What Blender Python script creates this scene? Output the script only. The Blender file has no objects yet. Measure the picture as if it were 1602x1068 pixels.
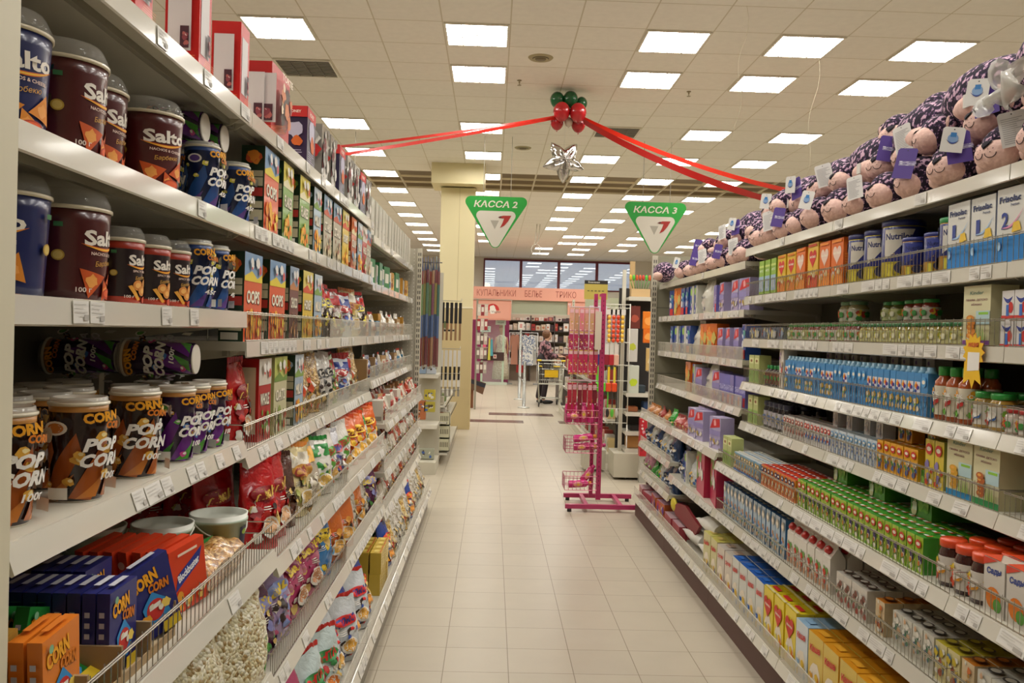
import bpy, math, random
from mathutils import Vector, Matrix
from mathutils.geometry import tessellate_polygon
R = random.Random(7)
PI = math.pi
SC = bpy.context.scene
COL = SC.collection

# ------------------------------------------------------------------ camera
cd = bpy.data.cameras.new('camera')
cd.sensor_width = 36.0; cd.sensor_fit = 'HORIZONTAL'
cd.lens = 1347.7 / 1602 * 36
cd.clip_start = .05; cd.clip_end = 200
cam = bpy.data.objects.new('camera', cd); COL.objects.link(cam)
yaw, pitch, roll = .0235, -.0117, .0278
fw = Vector((math.sin(yaw)*math.cos(pitch), math.cos(yaw)*math.cos(pitch), math.sin(pitch)))
rt = Vector((math.cos(yaw), -math.sin(yaw), 0)); up = rt.cross(fw)
r2 = math.cos(roll)*rt + math.sin(roll)*up; u2 = -math.sin(roll)*rt + math.cos(roll)*up
mw = Matrix((r2, u2, -fw)).transposed().to_4x4(); mw.translation = Vector((0, 0, 1.65))
cam.matrix_world = mw
SC.camera = cam
cd.dof.use_dof = False

# ------------------------------------------------------------------ world, exposure
w = bpy.data.worlds.new('world'); SC.world = w; w.use_nodes = True
bg = w.node_tree.nodes['Background']; bg.inputs[0].default_value = (.72, .82, 1, 1); bg.inputs[1].default_value = 1.3
SC.view_settings.view_transform = 'Standard'; SC.view_settings.look = 'None'
SC.view_settings.gamma = 1; SC.view_settings.use_curve_mapping = False
SC.view_settings.exposure = EXPO = 0.28
LAMP = 19.0          # radiance of the ceiling luminaires
LAMPCOL = (1.0, .965, .91)
try:
    cy = SC.cycles
    cy.max_bounces = 8; cy.diffuse_bounces = 4; cy.glossy_bounces = 3; cy.transmission_bounces = 4; cy.transparent_max_bounces = 12
    cy.use_denoising = True; cy.caustics_reflective = False; cy.caustics_refractive = False; cy.sample_clamp_indirect = 4
except Exception: pass

# ------------------------------------------------------------------ materials
def lin(c): return c/12.92 if c <= .04045 else ((c+.055)/1.055)**2.4
def hexc(h):
    h = h.lstrip('#'); return tuple(lin(int(h[i:i+2], 16)/255) for i in (0, 2, 4)) + (1,)
MATS = {}
def new(name):
    m = bpy.data.materials.new(name); m.use_nodes = True
    return m, m.node_tree, m.node_tree.nodes['Principled BSDF']
def M(h, r=.5, metal=0, coat=0, bump=0, bs=60, em=0):
    k = (h, r, metal, coat, bump, bs, em)
    if k in MATS: return MATS[k]
    m, nt, p = new('c_' + h.lstrip('#'))
    p.inputs['Base Color'].default_value = hexc(h)
    p.inputs['Roughness'].default_value = r; p.inputs['Metallic'].default_value = metal
    p.inputs['Coat Weight'].default_value = coat; p.inputs['Coat Roughness'].default_value = .08
    if em:
        p.inputs['Emission Color'].default_value = hexc(h); p.inputs['Emission Strength'].default_value = em
    if bump:
        n = nt.nodes.new('ShaderNodeTexNoise'); n.inputs['Scale'].default_value = bs; n.inputs['Detail'].default_value = 2; n.inputs['Distortion'].default_value = 1.5
        tc = nt.nodes.new('ShaderNodeTexCoord'); nt.links.new(tc.outputs['Object'], n.inputs['Vector'])
        b = nt.nodes.new('ShaderNodeBump'); b.inputs['Strength'].default_value = bump; b.inputs['Distance'].default_value = .01
        nt.links.new(n.outputs['Fac'], b.inputs['Height']); nt.links.new(b.outputs['Normal'], p.inputs['Normal'])
    MATS[k] = m; return m
def film(h, bump=.5, bs=22, r=.22): return M(h, r, 0, .4, bump, bs)          # crinkled printed plastic film
def paint(h): return M(h, .42)
def mixmat(name, cols, scale=30, r=.35, bump=.3, kind='noise', coat=.3, stops=None, sy=1):
    """colours scattered through the thing itself: mixed contents, fabric prints"""
    if name in MATS: return MATS[name]
    m, nt, p = new(name)
    tc = nt.nodes.new('ShaderNodeTexCoord'); mp = nt.nodes.new('ShaderNodeMapping'); mp.inputs['Scale'].default_value = (1, 1, sy)
    nt.links.new(tc.outputs['Object'], mp.inputs['Vector'])
    if kind == 'voronoi':
        n = nt.nodes.new('ShaderNodeTexVoronoi'); n.inputs['Scale'].default_value = scale; out = n.outputs['Color']
        hgt = n.outputs['Distance']
        bw = nt.nodes.new('ShaderNodeRGBToBW'); nt.links.new(out, bw.inputs[0]); out = bw.outputs[0]
    else:
        n = nt.nodes.new('ShaderNodeTexNoise'); n.inputs['Scale'].default_value = scale; n.inputs['Detail'].default_value = 3; out = n.outputs['Fac']; hgt = out
    nt.links.new(mp.outputs[0], n.inputs['Vector'])
    cr = nt.nodes.new('ShaderNodeValToRGB'); cr.color_ramp.interpolation = 'CONSTANT' if kind != 'soft' else 'LINEAR'
    lo, hi = (.32, .68) if kind != 'voronoi' else (.15, .85)
    while len(cr.color_ramp.elements) < len(cols): cr.color_ramp.elements.new(.5)
    for i, c in enumerate(cols):
        e = cr.color_ramp.elements[i]; e.position = (stops[i] if stops else (0 if i == 0 else lo + (hi-lo)*i/len(cols))); e.color = hexc(c)
    nt.links.new(out, cr.inputs[0]); nt.links.new(cr.outputs[0], p.inputs['Base Color'])
    p.inputs['Roughness'].default_value = r; p.inputs['Coat Weight'].default_value = coat; p.inputs['Coat Roughness'].default_value = .15
    if bump:
        b = nt.nodes.new('ShaderNodeBump'); b.inputs['Strength'].default_value = bump; b.inputs['Distance'].default_value = .006
        if kind == 'voronoi': b.invert = True
        nt.links.new(hgt, b.inputs['Height']); nt.links.new(b.outputs['Normal'], p.inputs['Normal'])
    MATS[name] = m; return m
def clear(name='clear_plastic', h='#f2f0e8', fac=.84, r=.05, metal=0):
    if name in MATS: return MATS[name]
    m, nt, p = new(name); p.inputs['Base Color'].default_value = hexc(h); p.inputs['Roughness'].default_value = r; p.inputs['Specular IOR Level'].default_value = .8; p.inputs['Metallic'].default_value = metal
    t = nt.nodes.new('ShaderNodeBsdfTransparent'); mx = nt.nodes.new('ShaderNodeMixShader'); mx.inputs[0].default_value = fac
    nt.links.new(p.outputs[0], mx.inputs[1]); nt.links.new(t.outputs[0], mx.inputs[2]); nt.links.new(mx.outputs[0], nt.nodes['Material Output'].inputs[0])
    MATS[name] = m; return m
def grid_mat(name, tile, line, px, py, ox, oy, wd, r, var=.04, bump=.2, speck=None):
    m, nt, p = new(name); L = nt.links.new
    tc = nt.nodes.new('ShaderNodeTexCoord'); sp = nt.nodes.new('ShaderNodeSeparateXYZ'); L(tc.outputs['Object'], sp.inputs[0])
    def mt(op, a, b=None, c=None):
        n = nt.nodes.new('ShaderNodeMath'); n.operation = op
        for i, q in enumerate((a, b, c)):
            if q is None: continue
            if isinstance(q, (int, float)): n.inputs[i].default_value = q
            else: L(q, n.inputs[i])
        return n.outputs[0]
    ms = []; cells = []
    for out, per, off in ((sp.outputs[0], px, ox), (sp.outputs[1], py, oy)):
        u = mt('DIVIDE', mt('SUBTRACT', out, off), per)
        f = mt('FRACT', mt('ADD', u, 100)); cells.append(mt('FLOOR', u))
        d = mt('MULTIPLY', mt('SUBTRACT', .5, mt('ABSOLUTE', mt('SUBTRACT', f, .5))), per)
        ms.append(mt('LESS_THAN', d, wd/2))
    g = mt('MAXIMUM', ms[0], ms[1])
    cx = nt.nodes.new('ShaderNodeCombineXYZ'); L(cells[0], cx.inputs[0]); L(cells[1], cx.inputs[1])
    wn = nt.nodes.new('ShaderNodeTexWhiteNoise'); wn.noise_dimensions = '2D'; L(cx.outputs[0], wn.inputs['Vector'])
    hs = nt.nodes.new('ShaderNodeHueSaturation'); hs.inputs['Color'].default_value = hexc(tile)
    L(mt('ADD', mt('MULTIPLY', wn.outputs['Value'], var), 1-var/2), hs.inputs['Value'])
    src = hs.outputs[0]
    if speck:
        nn = nt.nodes.new('ShaderNodeTexNoise'); nn.inputs['Scale'].default_value = speck; nn.inputs['Detail'].default_value = 4
        L(tc.outputs['Object'], nn.inputs['Vector'])
        h2 = nt.nodes.new('ShaderNodeHueSaturation'); L(src, h2.inputs['Color']); L(mt('ADD', mt('MULTIPLY', nn.outputs['Fac'], .12), .94), h2.inputs['Value']); src = h2.outputs[0]
    mx = nt.nodes.new('ShaderNodeMix'); mx.data_type = 'RGBA'; L(g, mx.inputs[0]); L(src, mx.inputs[6]); mx.inputs[7].default_value = hexc(line)
    L(mx.outputs[2], p.inputs['Base Color']); p.inputs['Roughness'].default_value = r
    p.inputs['Specular IOR Level'].default_value = .35
    if bump:
        b = nt.nodes.new('ShaderNodeBump'); b.invert = True; b.inputs['Strength'].default_value = bump; b.inputs['Distance'].default_value = .004
        L(g, b.inputs['Height']); L(b.outputs[0], p.inputs['Normal'])
    return m

# ------------------------------------------------------------------ 2-D shapes: (points, faces)
def rect(x0, y0, x1, y1): return [(x0, y0), (x1, y0), (x1, y1), (x0, y1)], [(0, 1, 2, 3)]
def ell(cx, cy, rx, ry, n=16): return [(cx+rx*math.cos(2*PI*i/n), cy+ry*math.sin(2*PI*i/n)) for i in range(n)], [tuple(range(n))]
def poly(pts):
    if sum(a[0]*b[1]-b[0]*a[1] for a, b in zip(pts, pts[1:]+pts[:1])) < 0: pts = pts[::-1]
    t = tessellate_polygon([[Vector((x, y, 0)) for x, y in pts]])
    fs = []
    for a, b, c in t:
        cr = (pts[b][0]-pts[a][0])*(pts[c][1]-pts[a][1])-(pts[b][1]-pts[a][1])*(pts[c][0]-pts[a][0])
        if abs(cr) > 1e-12: fs.append((a, b, c) if cr > 0 else (a, c, b))
    return list(pts), fs
def heart(cx, cy, s):
    pts = []
    for i in range(22):
        t = 2*PI*i/22; pts.append((cx+s*.0625*16*math.sin(t)**3, cy+s*.0625*(13*math.cos(t)-5*math.cos(2*t)-2*math.cos(3*t)-math.cos(4*t))))
    return poly(pts)
def starp(cx, cy, r, ri, n=12, a0=0):
    return poly([(cx+(r if i % 2 == 0 else ri)*math.cos(a0+PI*i/n), cy+(r if i % 2 == 0 else ri)*math.sin(a0+PI*i/n)) for i in range(2*n)])
def blob(cx, cy, r, seed=0, n=12, k=.3):
    q = random.Random(seed); return poly([(cx+r*(1+k*(q.random()-.5)*2)*math.cos(2*PI*i/n), cy+r*(1+k*(q.random()-.5)*2)*math.sin(2*PI*i/n)) for i in range(n)])
def swoosh(x0, y0, x1, y1, sag, th, n=10):
    a = [(x0+(x1-x0)*i/n, y0+(y1-y0)*i/n-sag*math.sin(PI*i/n)) for i in range(n+1)]
    b = [(x, y-th*math.sin(PI*i/n)-th*.05) for i, (x, y) in enumerate(a)]
    return poly(a + b[::-1])
TC = {}
def text_raw(s, bold):
    k = (s, bold)
    if k not in TC:
        c = bpy.data.curves.new('t', 'FONT'); c.body = s; c.resolution_u = 2; c.offset = bold; c.fill_mode = 'FRONT' if hasattr(c, 'fill_mode') else c.fill_mode
        o = bpy.data.objects.new('t', c); COL.objects.link(o)
        bpy.context.view_layer.update()
        dg = bpy.context.evaluated_depsgraph_get(); me = bpy.data.meshes.new_from_object(o.evaluated_get(dg))
        vs = [(v.co.x, v.co.y) for v in me.vertices]; fs = [tuple(f.vertices) for f in me.polygons]
        out = []
        for f in fs:
            a = sum(vs[f[i]][0]*vs[f[(i+1) % len(f)]][1]-vs[f[(i+1) % len(f)]][0]*vs[f[i]][1] for i in range(len(f)))
            out.append(f if a > 0 else f[::-1])
        bpy.data.objects.remove(o); bpy.data.curves.remove(c); bpy.data.meshes.remove(me)
        x0 = min(v[0] for v in vs); x1 = max(v[0] for v in vs); y0 = min(v[1] for v in vs); y1 = max(v[1] for v in vs)
        TC[k] = ([(x-x0, y-y0) for x, y in vs], out, x1-x0, y1-y0)
    return TC[k]
def text(s, cx, cy, w, h=None, slant=0, bold=.02, rot=0):
    vs, fs, tw, th = text_raw(s, bold)
    sx = w/tw; sy = (h/th) if h else sx
    c, sn = math.cos(rot), math.sin(rot); out = []
    for x, y in vs:
        x = (x-tw/2)*sx; y = (y-th/2)*sy; x += slant*y; out.append((cx+x*c-y*sn, cy+x*sn+y*c))
    return out, fs
def vtext(s, cx, cy, h, w, bold=.02): return text(s, cx, cy, h, w, 0, bold, PI/2)

# ------------------------------------------------------------------ mesh builder
class G:
    def __init__(s): s.v = []; s.f = []; s.fm = []; s.fs = []; s.mats = []; s.lay = 0
    def mi(s, m):
        if isinstance(m, str): m = M(m)
        if m not in s.mats: s.mats.append(m)
        return s.mats.index(m)
    def add(s, vs, fs, m, smooth=False, mirror=False):
        n = len(s.v); s.v.extend(tuple(v) for v in vs); k = s.mi(m)
        for f in fs:
            f = tuple(n+i for i in f)
            s.f.append(f[::-1] if mirror else f); s.fm.append(k); s.fs.append(smooth)
        return s
    def box(s, x0, x1, y0, y1, z0, z1, m, top=None, front=None, lx=None, rx=None, bevel=0):
        if bevel:
            b = bevel; P = []
            for (za, i) in ((z0, b), (z0+b, 0), (z1-b, 0), (z1, b)):
                X0, X1, Y0, Y1 = x0+i, x1-i, y0+i, y1-i; c = b if i == 0 else b*.3
                P.append([(X0+c, Y0, za), (X1-c, Y0, za), (X1, Y0+c, za), (X1, Y1-c, za), (X1-c, Y1, za), (X0+c, Y1, za), (X0, Y1-c, za), (X0, Y0+c, za)])
            vs = [p for r in P for p in r]; fs = [tuple(range(7, -1, -1)), tuple(range(24, 32))]
            for r in range(3):
                for i in range(8): j = (i+1) % 8; fs.append((8*r+i, 8*r+j, 8*r+8+j, 8*r+8+i))
            return s.add(vs, fs, m)
        vs = [(x0, y0, z0), (x1, y0, z0), (x1, y1, z0), (x0, y1, z0), (x0, y0, z1), (x1, y0, z1), (x1, y1, z1), (x0, y1, z1)]
        F = [((3, 2, 1, 0), m), ((4, 5, 6, 7), top or m), ((0, 1, 5, 4), front or m), ((1, 2, 6, 5), rx or m), ((2, 3, 7, 6), m), ((3, 0, 4, 7), lx or m)]
        n = len(s.v); s.v.extend(vs)
        for f, mm in F: s.f.append(tuple(n+i for i in f)); s.fm.append(s.mi(mm)); s.fs.append(False)
        return s
    def lathe(s, prof, m, n=20, cx=0, cy=0, cz=0, ax='z', smooth=True, cap=True):
        vs = []; 
        for r, z in prof:
            for i in range(n):
                a = 2*PI*i/n; p = (r*math.cos(a), r*math.sin(a), z)
                if ax == 'y': p = (p[0], p[2], -p[1])
                elif ax == 'x': p = (p[2], p[0], p[1])
                vs.append((cx+p[0], cy+p[1], cz+p[2]))
        mm = m if isinstance(m, (list, tuple)) else [m]*(len(prof)-1)
        b = len(s.v); s.v.extend(vs)
        for k in range(len(prof)-1):
            q = s.mi(mm[k])
            for i in range(n):
                j = (i+1) % n; s.f.append((b+k*n+i, b+k*n+j, b+(k+1)*n+j, b+(k+1)*n+i)); s.fm.append(q); s.fs.append(smooth)
        if cap:
            if prof[0][0] > 1e-5: s.f.append(tuple(b+i for i in range(n-1, -1, -1))); s.fm.append(s.mi(mm[0])); s.fs.append(False)
            if prof[-1][0] > 1e-5: s.f.append(tuple(b+(len(prof)-1)*n+i for i in range(n))); s.fm.append(s.mi(mm[-1])); s.fs.append(False)
        return s
    def tube(s, pts, r, m, n=6, closed=False, smooth=True):
        pts = [Vector(p) for p in pts]; N = len(pts); vs = []
        rr = r if isinstance(r, (list, tuple)) else [r]*N
        prev = None
        for i, p in enumerate(pts):
            a = pts[i-1] if i > 0 else (pts[-1] if closed else p); b = pts[i+1] if i < N-1 else (pts[0] if closed else p)
            t = (b-a).normalized() if (b-a).length > 1e-9 else Vector((0, 0, 1))
            if prev is None:
                q = Vector((0, 0, 1)) if abs(t.z) < .9 else Vector((1, 0, 0)); nx = t.cross(q).normalized()
            else:
                nx = (prev-t*prev.dot(t)); nx = nx.normalized() if nx.length > 1e-6 else t.orthogonal().normalized()
            prev = nx; ny = t.cross(nx)
            for k in range(n): a_ = 2*PI*k/n; vs.append(p+(nx*math.cos(a_)+ny*math.sin(a_))*rr[i])
        fs = []
        for i in range(N if closed else N-1):
            j = (i+1) % N
            for k in range(n): l = (k+1) % n; fs.append((i*n+k, i*n+l, j*n+l, j*n+k))
        if not closed: fs += [tuple(range(n-1, -1, -1)), tuple((N-1)*n+k for k in range(n))]
        return s.add(vs, fs, m, smooth)
    def rod(s, a, b, r, m, n=4): return s.tube([a, b], r, m, n, smooth=n > 5)
    def extr(s, pts, m, fn, t, side=None):
        """outline pts (2-D) extruded between fn(u,v,0) and fn(u,v,t)"""
        P, F = poly(pts); n = len(P)
        s.add([fn(u, v, t) for u, v in P], F, m); s.add([fn(u, v, 0) for u, v in P], [f[::-1] for f in F], m)
        s.add([fn(u, v, 0) for u, v in P]+[fn(u, v, t) for u, v in P], [(i, (i+1) % n, n+(i+1) % n, n+i) for i in range(n)], side or m)
        return s
    def surf(s, fn, nu, nv, m, smooth=True, closeu=False):
        vs = [fn(i/nu, j/nv) for j in range(nv+1) for i in range(nu+(0 if closeu else 1))]; W = nu if closeu else nu+1
        fs = []
        for j in range(nv):
            for i in range(nu): k = (i+1) % W; fs.append((j*W+i, j*W+k, (j+1)*W+k, (j+1)*W+i))
        mm = m
        if callable(m) and not hasattr(m, 'node_tree'):
            for q, f in enumerate(fs): pass
        return s.add(vs, fs, mm, smooth)
    def ellip(s, c, r, m, nu=14, nv=9, rot=None, fn=None):
        def f(u, v):
            a = 2*PI*u; b = PI*(v-.5); p = Vector((r[0]*math.cos(b)*math.cos(a), r[1]*math.cos(b)*math.sin(a), r[2]*math.sin(b)))
            if fn: p = fn(p)
            if rot: p = rot @ p
            return (c[0]+p.x, c[1]+p.y, c[2]+p.z)
        return s.surf(f, nu, nv, m, True, True)
    def decal(s, shape, fn, m, sub=0, base=.0006, step=.0003):
        P, F = shape; P = list(P); F = list(F)
        if sub:
            out = []; st = []
            for f in F:
                for i in range(1, len(f)-1): st.append((f[0], f[i], f[i+1]))
            while st:
                a, b, c = st.pop(); L = [abs(P[p][0]-P[q][0]) for p, q in ((a, b), (b, c), (c, a))]; k = L.index(max(L))
                if L[k] > sub:
                    p, q = ((a, b), (b, c), (c, a))[k]; P.append(((P[p][0]+P[q][0])/2, (P[p][1]+P[q][1])/2)); mI = len(P)-1
                    st += [(a, mI, c), (mI, b, c)] if k == 0 else [(a, b, mI), (a, mI, c)] if k == 1 else [(a, b, mI), (mI, b, c)]
                else: out.append((a, b, c))
            F = out
        s.lay += 1; d = base+s.lay*step
        return s.add([fn(u, v, d) for u, v in P], F, m, bool(sub))
    def build(s, name, parent=None, loc=None, rz=0):
        me = bpy.data.meshes.new(name); me.from_pydata([tuple(v) for v in s.v], [], s.f)
        for m in s.mats: me.materials.append(m)
        me.polygons.foreach_set('material_index', s.fm); me.polygons.foreach_set('use_smooth', s.fs); me.update()
        o = bpy.data.objects.new(name, me); COL.objects.link(o)
        if parent: o.parent = parent
        if loc: o.location = loc
        if rz: o.rotation_euler[2] = rz
        return o
def wfront(D): return lambda u, v, d: (u, -D/2-d, v)
def wleft(W): return lambda u, v, d: (-W/2-d, -u, v)      # face seen from local -x
def wright(W): return lambda u, v, d: (W/2+d, u, v)
def wtop(H): return lambda u, v, d: (u, v, H+d)
def wcyl(rf, a0=0):
    def f(u, v, d):
        r = rf(v) if callable(rf) else rf
        a = u/(rf(0) if callable(rf) else rf)+a0
        return ((r+d)*math.sin(a), -(r+d)*math.cos(a), v)
    return f

# ------------------------------------------------------------------ things
def empty(name, loc=(0, 0, 0), rz=0, parent=None):
    o = bpy.data.objects.new(name, None); COL.objects.link(o); o.location = loc; o.rotation_euler[2] = rz; o.empty_display_size = .05
    if parent: o.parent = parent
    return o
def tag(o, label, cat, group=None):
    o['label'] = label; o['category'] = cat
    if group: o['group'] = group
    return o
def struct(o): o['kind'] = 'structure'; return o
class Kind:
    """one product; the first put() uses the source, later ones copy it with its parts"""
    def __init__(s, maker, W, D, H, desc, cat): s.mk = maker; s.root = None; s.used = False; s.W = W; s.D = D; s.H = H; s.desc = desc; s.cat = cat
    def put(s, x, y, z, rz=0, rx=0, ry=0):
        if s.root is None: s.root = s.mk()
        if not s.used: o = s.root; s.used = True
        else:
            o = s.root.copy(); COL.objects.link(o)
            for ch in s.root.children:
                c = ch.copy(); COL.objects.link(c); c.parent = o
                for g in ch.children: q = g.copy(); COL.objects.link(q); q.parent = c
        o.location = (x, y, z); o.rotation_euler = (rx, ry, rz)
        o['category'] = s.cat
        return o
PEND = []       # (object, description, where, row) waiting for the label that says which one
def nth(i):
    w_ = ['first', 'second', 'third', 'fourth', 'fifth', 'sixth', 'seventh', 'eighth', 'ninth', 'tenth', 'eleventh', 'twelfth']
    if i < 12: return w_[i]
    n = i+1; return str(n)+('th' if 10 <= n % 100 <= 20 else {1: 'st', 2: 'nd', 3: 'rd'}.get(n % 10, 'th'))
def pend(o, desc, where, row='', group=None): PEND.append((o, desc, where, row)); o['group'] = group or (desc+' '+where)[:60]; return o
def finish_labels():
    by = {}
    for t in PEND: by.setdefault(t[1:], []).append(t[0])
    for (desc, where, row), os_ in by.items():
        if len(os_) == 1:
            os_[0]['label'] = f"{desc}, {row+' ' if row else ''}{where}"
            if not any(k[0] == desc and k[1] == where and k[2] != row for k in by): 
                if 'group' in os_[0]: del os_[0]['group']
            continue
        for i, o in enumerate(os_): o['label'] = f"{desc}, {nth(i)} from near end, {row+' ' if row else ''}{where}"
SIDE = {'L': (-1, PI/2), 'R': (1, -PI/2)}
def place(kind, side, xf, y, z, where, row='', jit=.004, turn=.03, desc=None, rz=None, group=None, ry=0, rx=0):
    """stand a product on a shelf: its front face at |x| = xf, its middle at y"""
    sg, rot = SIDE[side]
    o = kind.put(sg*(xf+kind.D/2+R.uniform(0, jit)), y, z, rot+R.uniform(-turn, turn) if rz is None else rz, rx, ry)
    return pend(o, desc or kind.desc, where, row, group)
def run(kinds, side, xf, y0, y1, z, where, gap=.006, rows=1, levels=1, rowgap=.006, jit=.004, turn=.02, rw=None):
    """a row of products from y0 (near) to y1, rows deep and levels high"""
    kinds = kinds if isinstance(kinds, list) else [kinds]
    d = 0
    for r in range(rows):
        y = y0; i = 0
        while True:
            k = kinds[i % len(kinds)]
            if y+k.W > y1+.002: break
            for l in range(levels):
                rn = (['', 'second row', 'third row', 'fourth row', 'fifth row', 'sixth row', 'seventh row'][r]+((' upper' if r else ' upper layer') if l == 1 else (' top' if r else ' top layer') if l == 2 else '')).strip() if not rw else rw
                place(k, side, xf+d, y+k.W/2, z+l*(k.H+.001), where, rn, jit, turn)
            y += k.W+gap; i += 1
        d += kinds[0].D+rowgap
# ================================================================== THE SETTING
CZ = 4.352
def plane(name, pts, m):
    g = G(); g.add(pts, [tuple(range(len(pts)))], m); return struct(g.build(name))
fl = grid_mat('floor_tiles', '#b5ab98', '#7c6e58', .317, .317, -.193, 4.147, .004, .33, .05, .15, speck=6)
plane('floor', [(-14, -5, 0), (14, -5, 0), (14, 31.6, 0), (-14, 31.6, 0)], fl)
ct = grid_mat('ceiling_tiles', '#f5f0e6', '#d6cdb8', .6, .6, .09, .41, .012, .8, .035, .15, speck=14)
g = G()
for y0, y1 in ((-5, 14.81), (16.61, 31.6)): g.add([(-14, y0, CZ), (-14, y1, CZ), (14, y1, CZ), (14, y0, CZ)], [(0, 1, 2, 3)], ct)
struct(g.build('ceiling'))
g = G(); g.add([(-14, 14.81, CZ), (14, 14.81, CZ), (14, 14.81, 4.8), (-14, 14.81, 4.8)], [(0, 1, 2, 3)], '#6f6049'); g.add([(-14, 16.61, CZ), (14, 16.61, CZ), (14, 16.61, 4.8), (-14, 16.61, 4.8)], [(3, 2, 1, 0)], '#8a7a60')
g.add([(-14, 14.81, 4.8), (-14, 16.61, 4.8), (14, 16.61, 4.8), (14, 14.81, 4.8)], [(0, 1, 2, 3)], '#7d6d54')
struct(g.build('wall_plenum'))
g = G()
for k in range(-23, 24): x = .09+.6*k; g.box(x-.012, x+.012, 14.81, 16.61, CZ-.002, CZ+.03, '#cfc6ae')
for y in (14.81, 15.41, 16.01, 16.61): g.box(-14, 14, y-.012, y+.012, CZ-.002, CZ+.03, '#cfc6ae')
struct(g.build('trim_1'))
WZ0, WZ1 = 3.2, 4.30
WX = [-.37, 1.0, 2.39, 3.79, 5.10]
g = G()
wm = M('#e2ddd0', .7)
g.box(-14, 14, 31.6, 31.7, 0, WZ0, wm); g.box(-14, WX[0], 31.6, 31.7, WZ0, CZ+.5, wm); g.box(WX[-1], 14, 31.6, 31.7, WZ0, CZ+.5, wm); g.box(WX[0], WX[-1], 31.6, 31.7, WZ1, CZ+.5, wm)
struct(g.build('wall_back'))
g = G(); g.box(-14.1, -14, -5, 31.6, 0, CZ+.5, M('#efece4', .7)); struct(g.build('wall_left'))
g = G(); g.box(14, 14.1, -5, 31.6, 0, CZ+.5, wm); struct(g.build('wall_right'))
g = G(); g.box(-14, 14, -5.1, -5, 0, CZ+.5, wm); struct(g.build('wall_front'))
pane = clear('window_glass', '#c2ccd8', .45, .02, .75)
for i in range(4):
    o = empty(f'window_{i+1}', (WX[i], 31.6, WZ0)); struct(o); W_ = WX[i+1]-WX[i]; H_ = WZ1-WZ0
    g = G(); fr = M('#6d2b35', .5)
    for b in ((0, .05, 0, H_), (W_-.05, W_, 0, H_), (.05, W_-.05, H_-.07, H_), (.05, W_-.05, 0, .05)): g.box(b[0], b[1], -.03, .06, b[2], b[3], fr)
    g.build('window_frame', o)
    g = G(); g.box(.05, W_-.05, .02, .03, .05, H_-.07, pane); g.build('glass_pane', o)
# dark inlay strips in the floor beyond the aisle
g = G()
for x0, x1, y0, y1 in ((-.60, .62, 15.52, 15.98), (-.02, 1.26, 16.9, 17.4), (1.27, 2.4, 15.6, 16.05)): g.box(x0, x1, y0, y1, -.002, .0012, M('#5b4038', .25))
struct(g.build('trim_2'))
# column
g = G(); cm = M('#e6d9ae', .55); lm_ = M('#c7b384', .6)
g.box(-.90, -.335, 14.3, 14.75, 0, 2.02, lm_); g.box(-.90, -.335, 14.3, 14.75, 2.02, 4.0, cm); g.box(-.905, -.33, 14.295, 14.755, 2.01, 2.035, M('#efe6c8'))
g.box(-1.05, -.18, 14.0, 14.8, 4.02, CZ, cm)
g.box(-.595, -.59, 14.298, 14.3, 2.04, 4.0, '#bfae80')
o = g.build('support_column'); tag(o, 'square cream column with wide capital and darker lower half behind left racks', 'column')

# ------------------------------------------------------------------ ceiling luminaires
lampm = bpy.data.materials.new('lamp_glow'); lampm.use_nodes = True; nt = lampm.node_tree; nt.nodes.clear()
e = nt.nodes.new('ShaderNodeEmission'); e.inputs[0].default_value = LAMPCOL+(1,); e.inputs[1].default_value = LAMP
out = nt.nodes.new('ShaderNodeOutputMaterial'); nt.links.new(e.outputs[0], out.inputs[0])
def mk_light(lit):
    def mk():
        r = empty('ceiling_light')
        g = G(); f = M('#e8e2d2', .5)
        for b in ((-.29, .29, -.29, -.272), (-.29, .29, .272, .29), (-.29, -.272, -.272, .272), (.272, .29, -.272, .272)): g.box(b[0], b[1], b[2], b[3], -.014, 0, f)
        g.build('lamp_frame', r)
        g = G()
        if lit: g.add([(-.272, -.272, -.003), (-.272, .272, -.003), (.272, .272, -.003), (.272, -.272, -.003)], [(0, 1, 2, 3)], lampm); g.build('diffuser', r)
        else:
            g.add([(-.272, -.272, -.003), (-.272, .272, -.003), (.272, .272, -.003), (.272, -.272, -.003)], [(0, 1, 2, 3)], M('#8f8a7c', .4))
            g.build('reflector', r)
        g = G(); lm = M('#dfdcd2', .3, .3) if lit else M('#6d685c', .4, .2)
        for k in range(1, 4): x = -.272+.136*k; g.box(x-.004, x+.004, -.272, .272, -.013, -.005, lm)
        for k in range(1, 10): y = -.272+.0544*k; g.box(-.272, .272, y-.0015, y+.0015, -.012, -.006, lm)
        g.build('louvre', r)
        return r
    return mk
KL = Kind(mk_light(True), .6, .6, .01, 'lit', 'ceiling light'); KU = Kind(mk_light(False), .6, .6, .01, 'unlit', 'ceiling light')
cols_n = {-3: 'far left file', 0: 'file over the aisle', 3: 'file right of aisle', 5: 'second file right of aisle', 7: 'third file right of aisle', 4: 'short middle file', 10: 'outer right file', -6: 'outer left file', -8: 'left hall file', 12: 'right hall file'}
L_ = []
for j in (-11, -8, -5, -3, 0, 2, 6, 9, 12, 15, 18, 21, 24, 27, 30, 33, 36):
    for i in (-8, -6, -3, 0, 3, 5, 7, 10):
        if i in (-8, -6, 10) and j in (-3, 2, -14, 33, 36, 27, 30) and not (i == 10 and j in (27, 30, 33)): continue
        if i == 3 and j in (27, 30): i = 4
        if i == 0 and j in (33, 36): continue
        if i == 7 and j > 33: continue
        L_.append((i, j))
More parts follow.
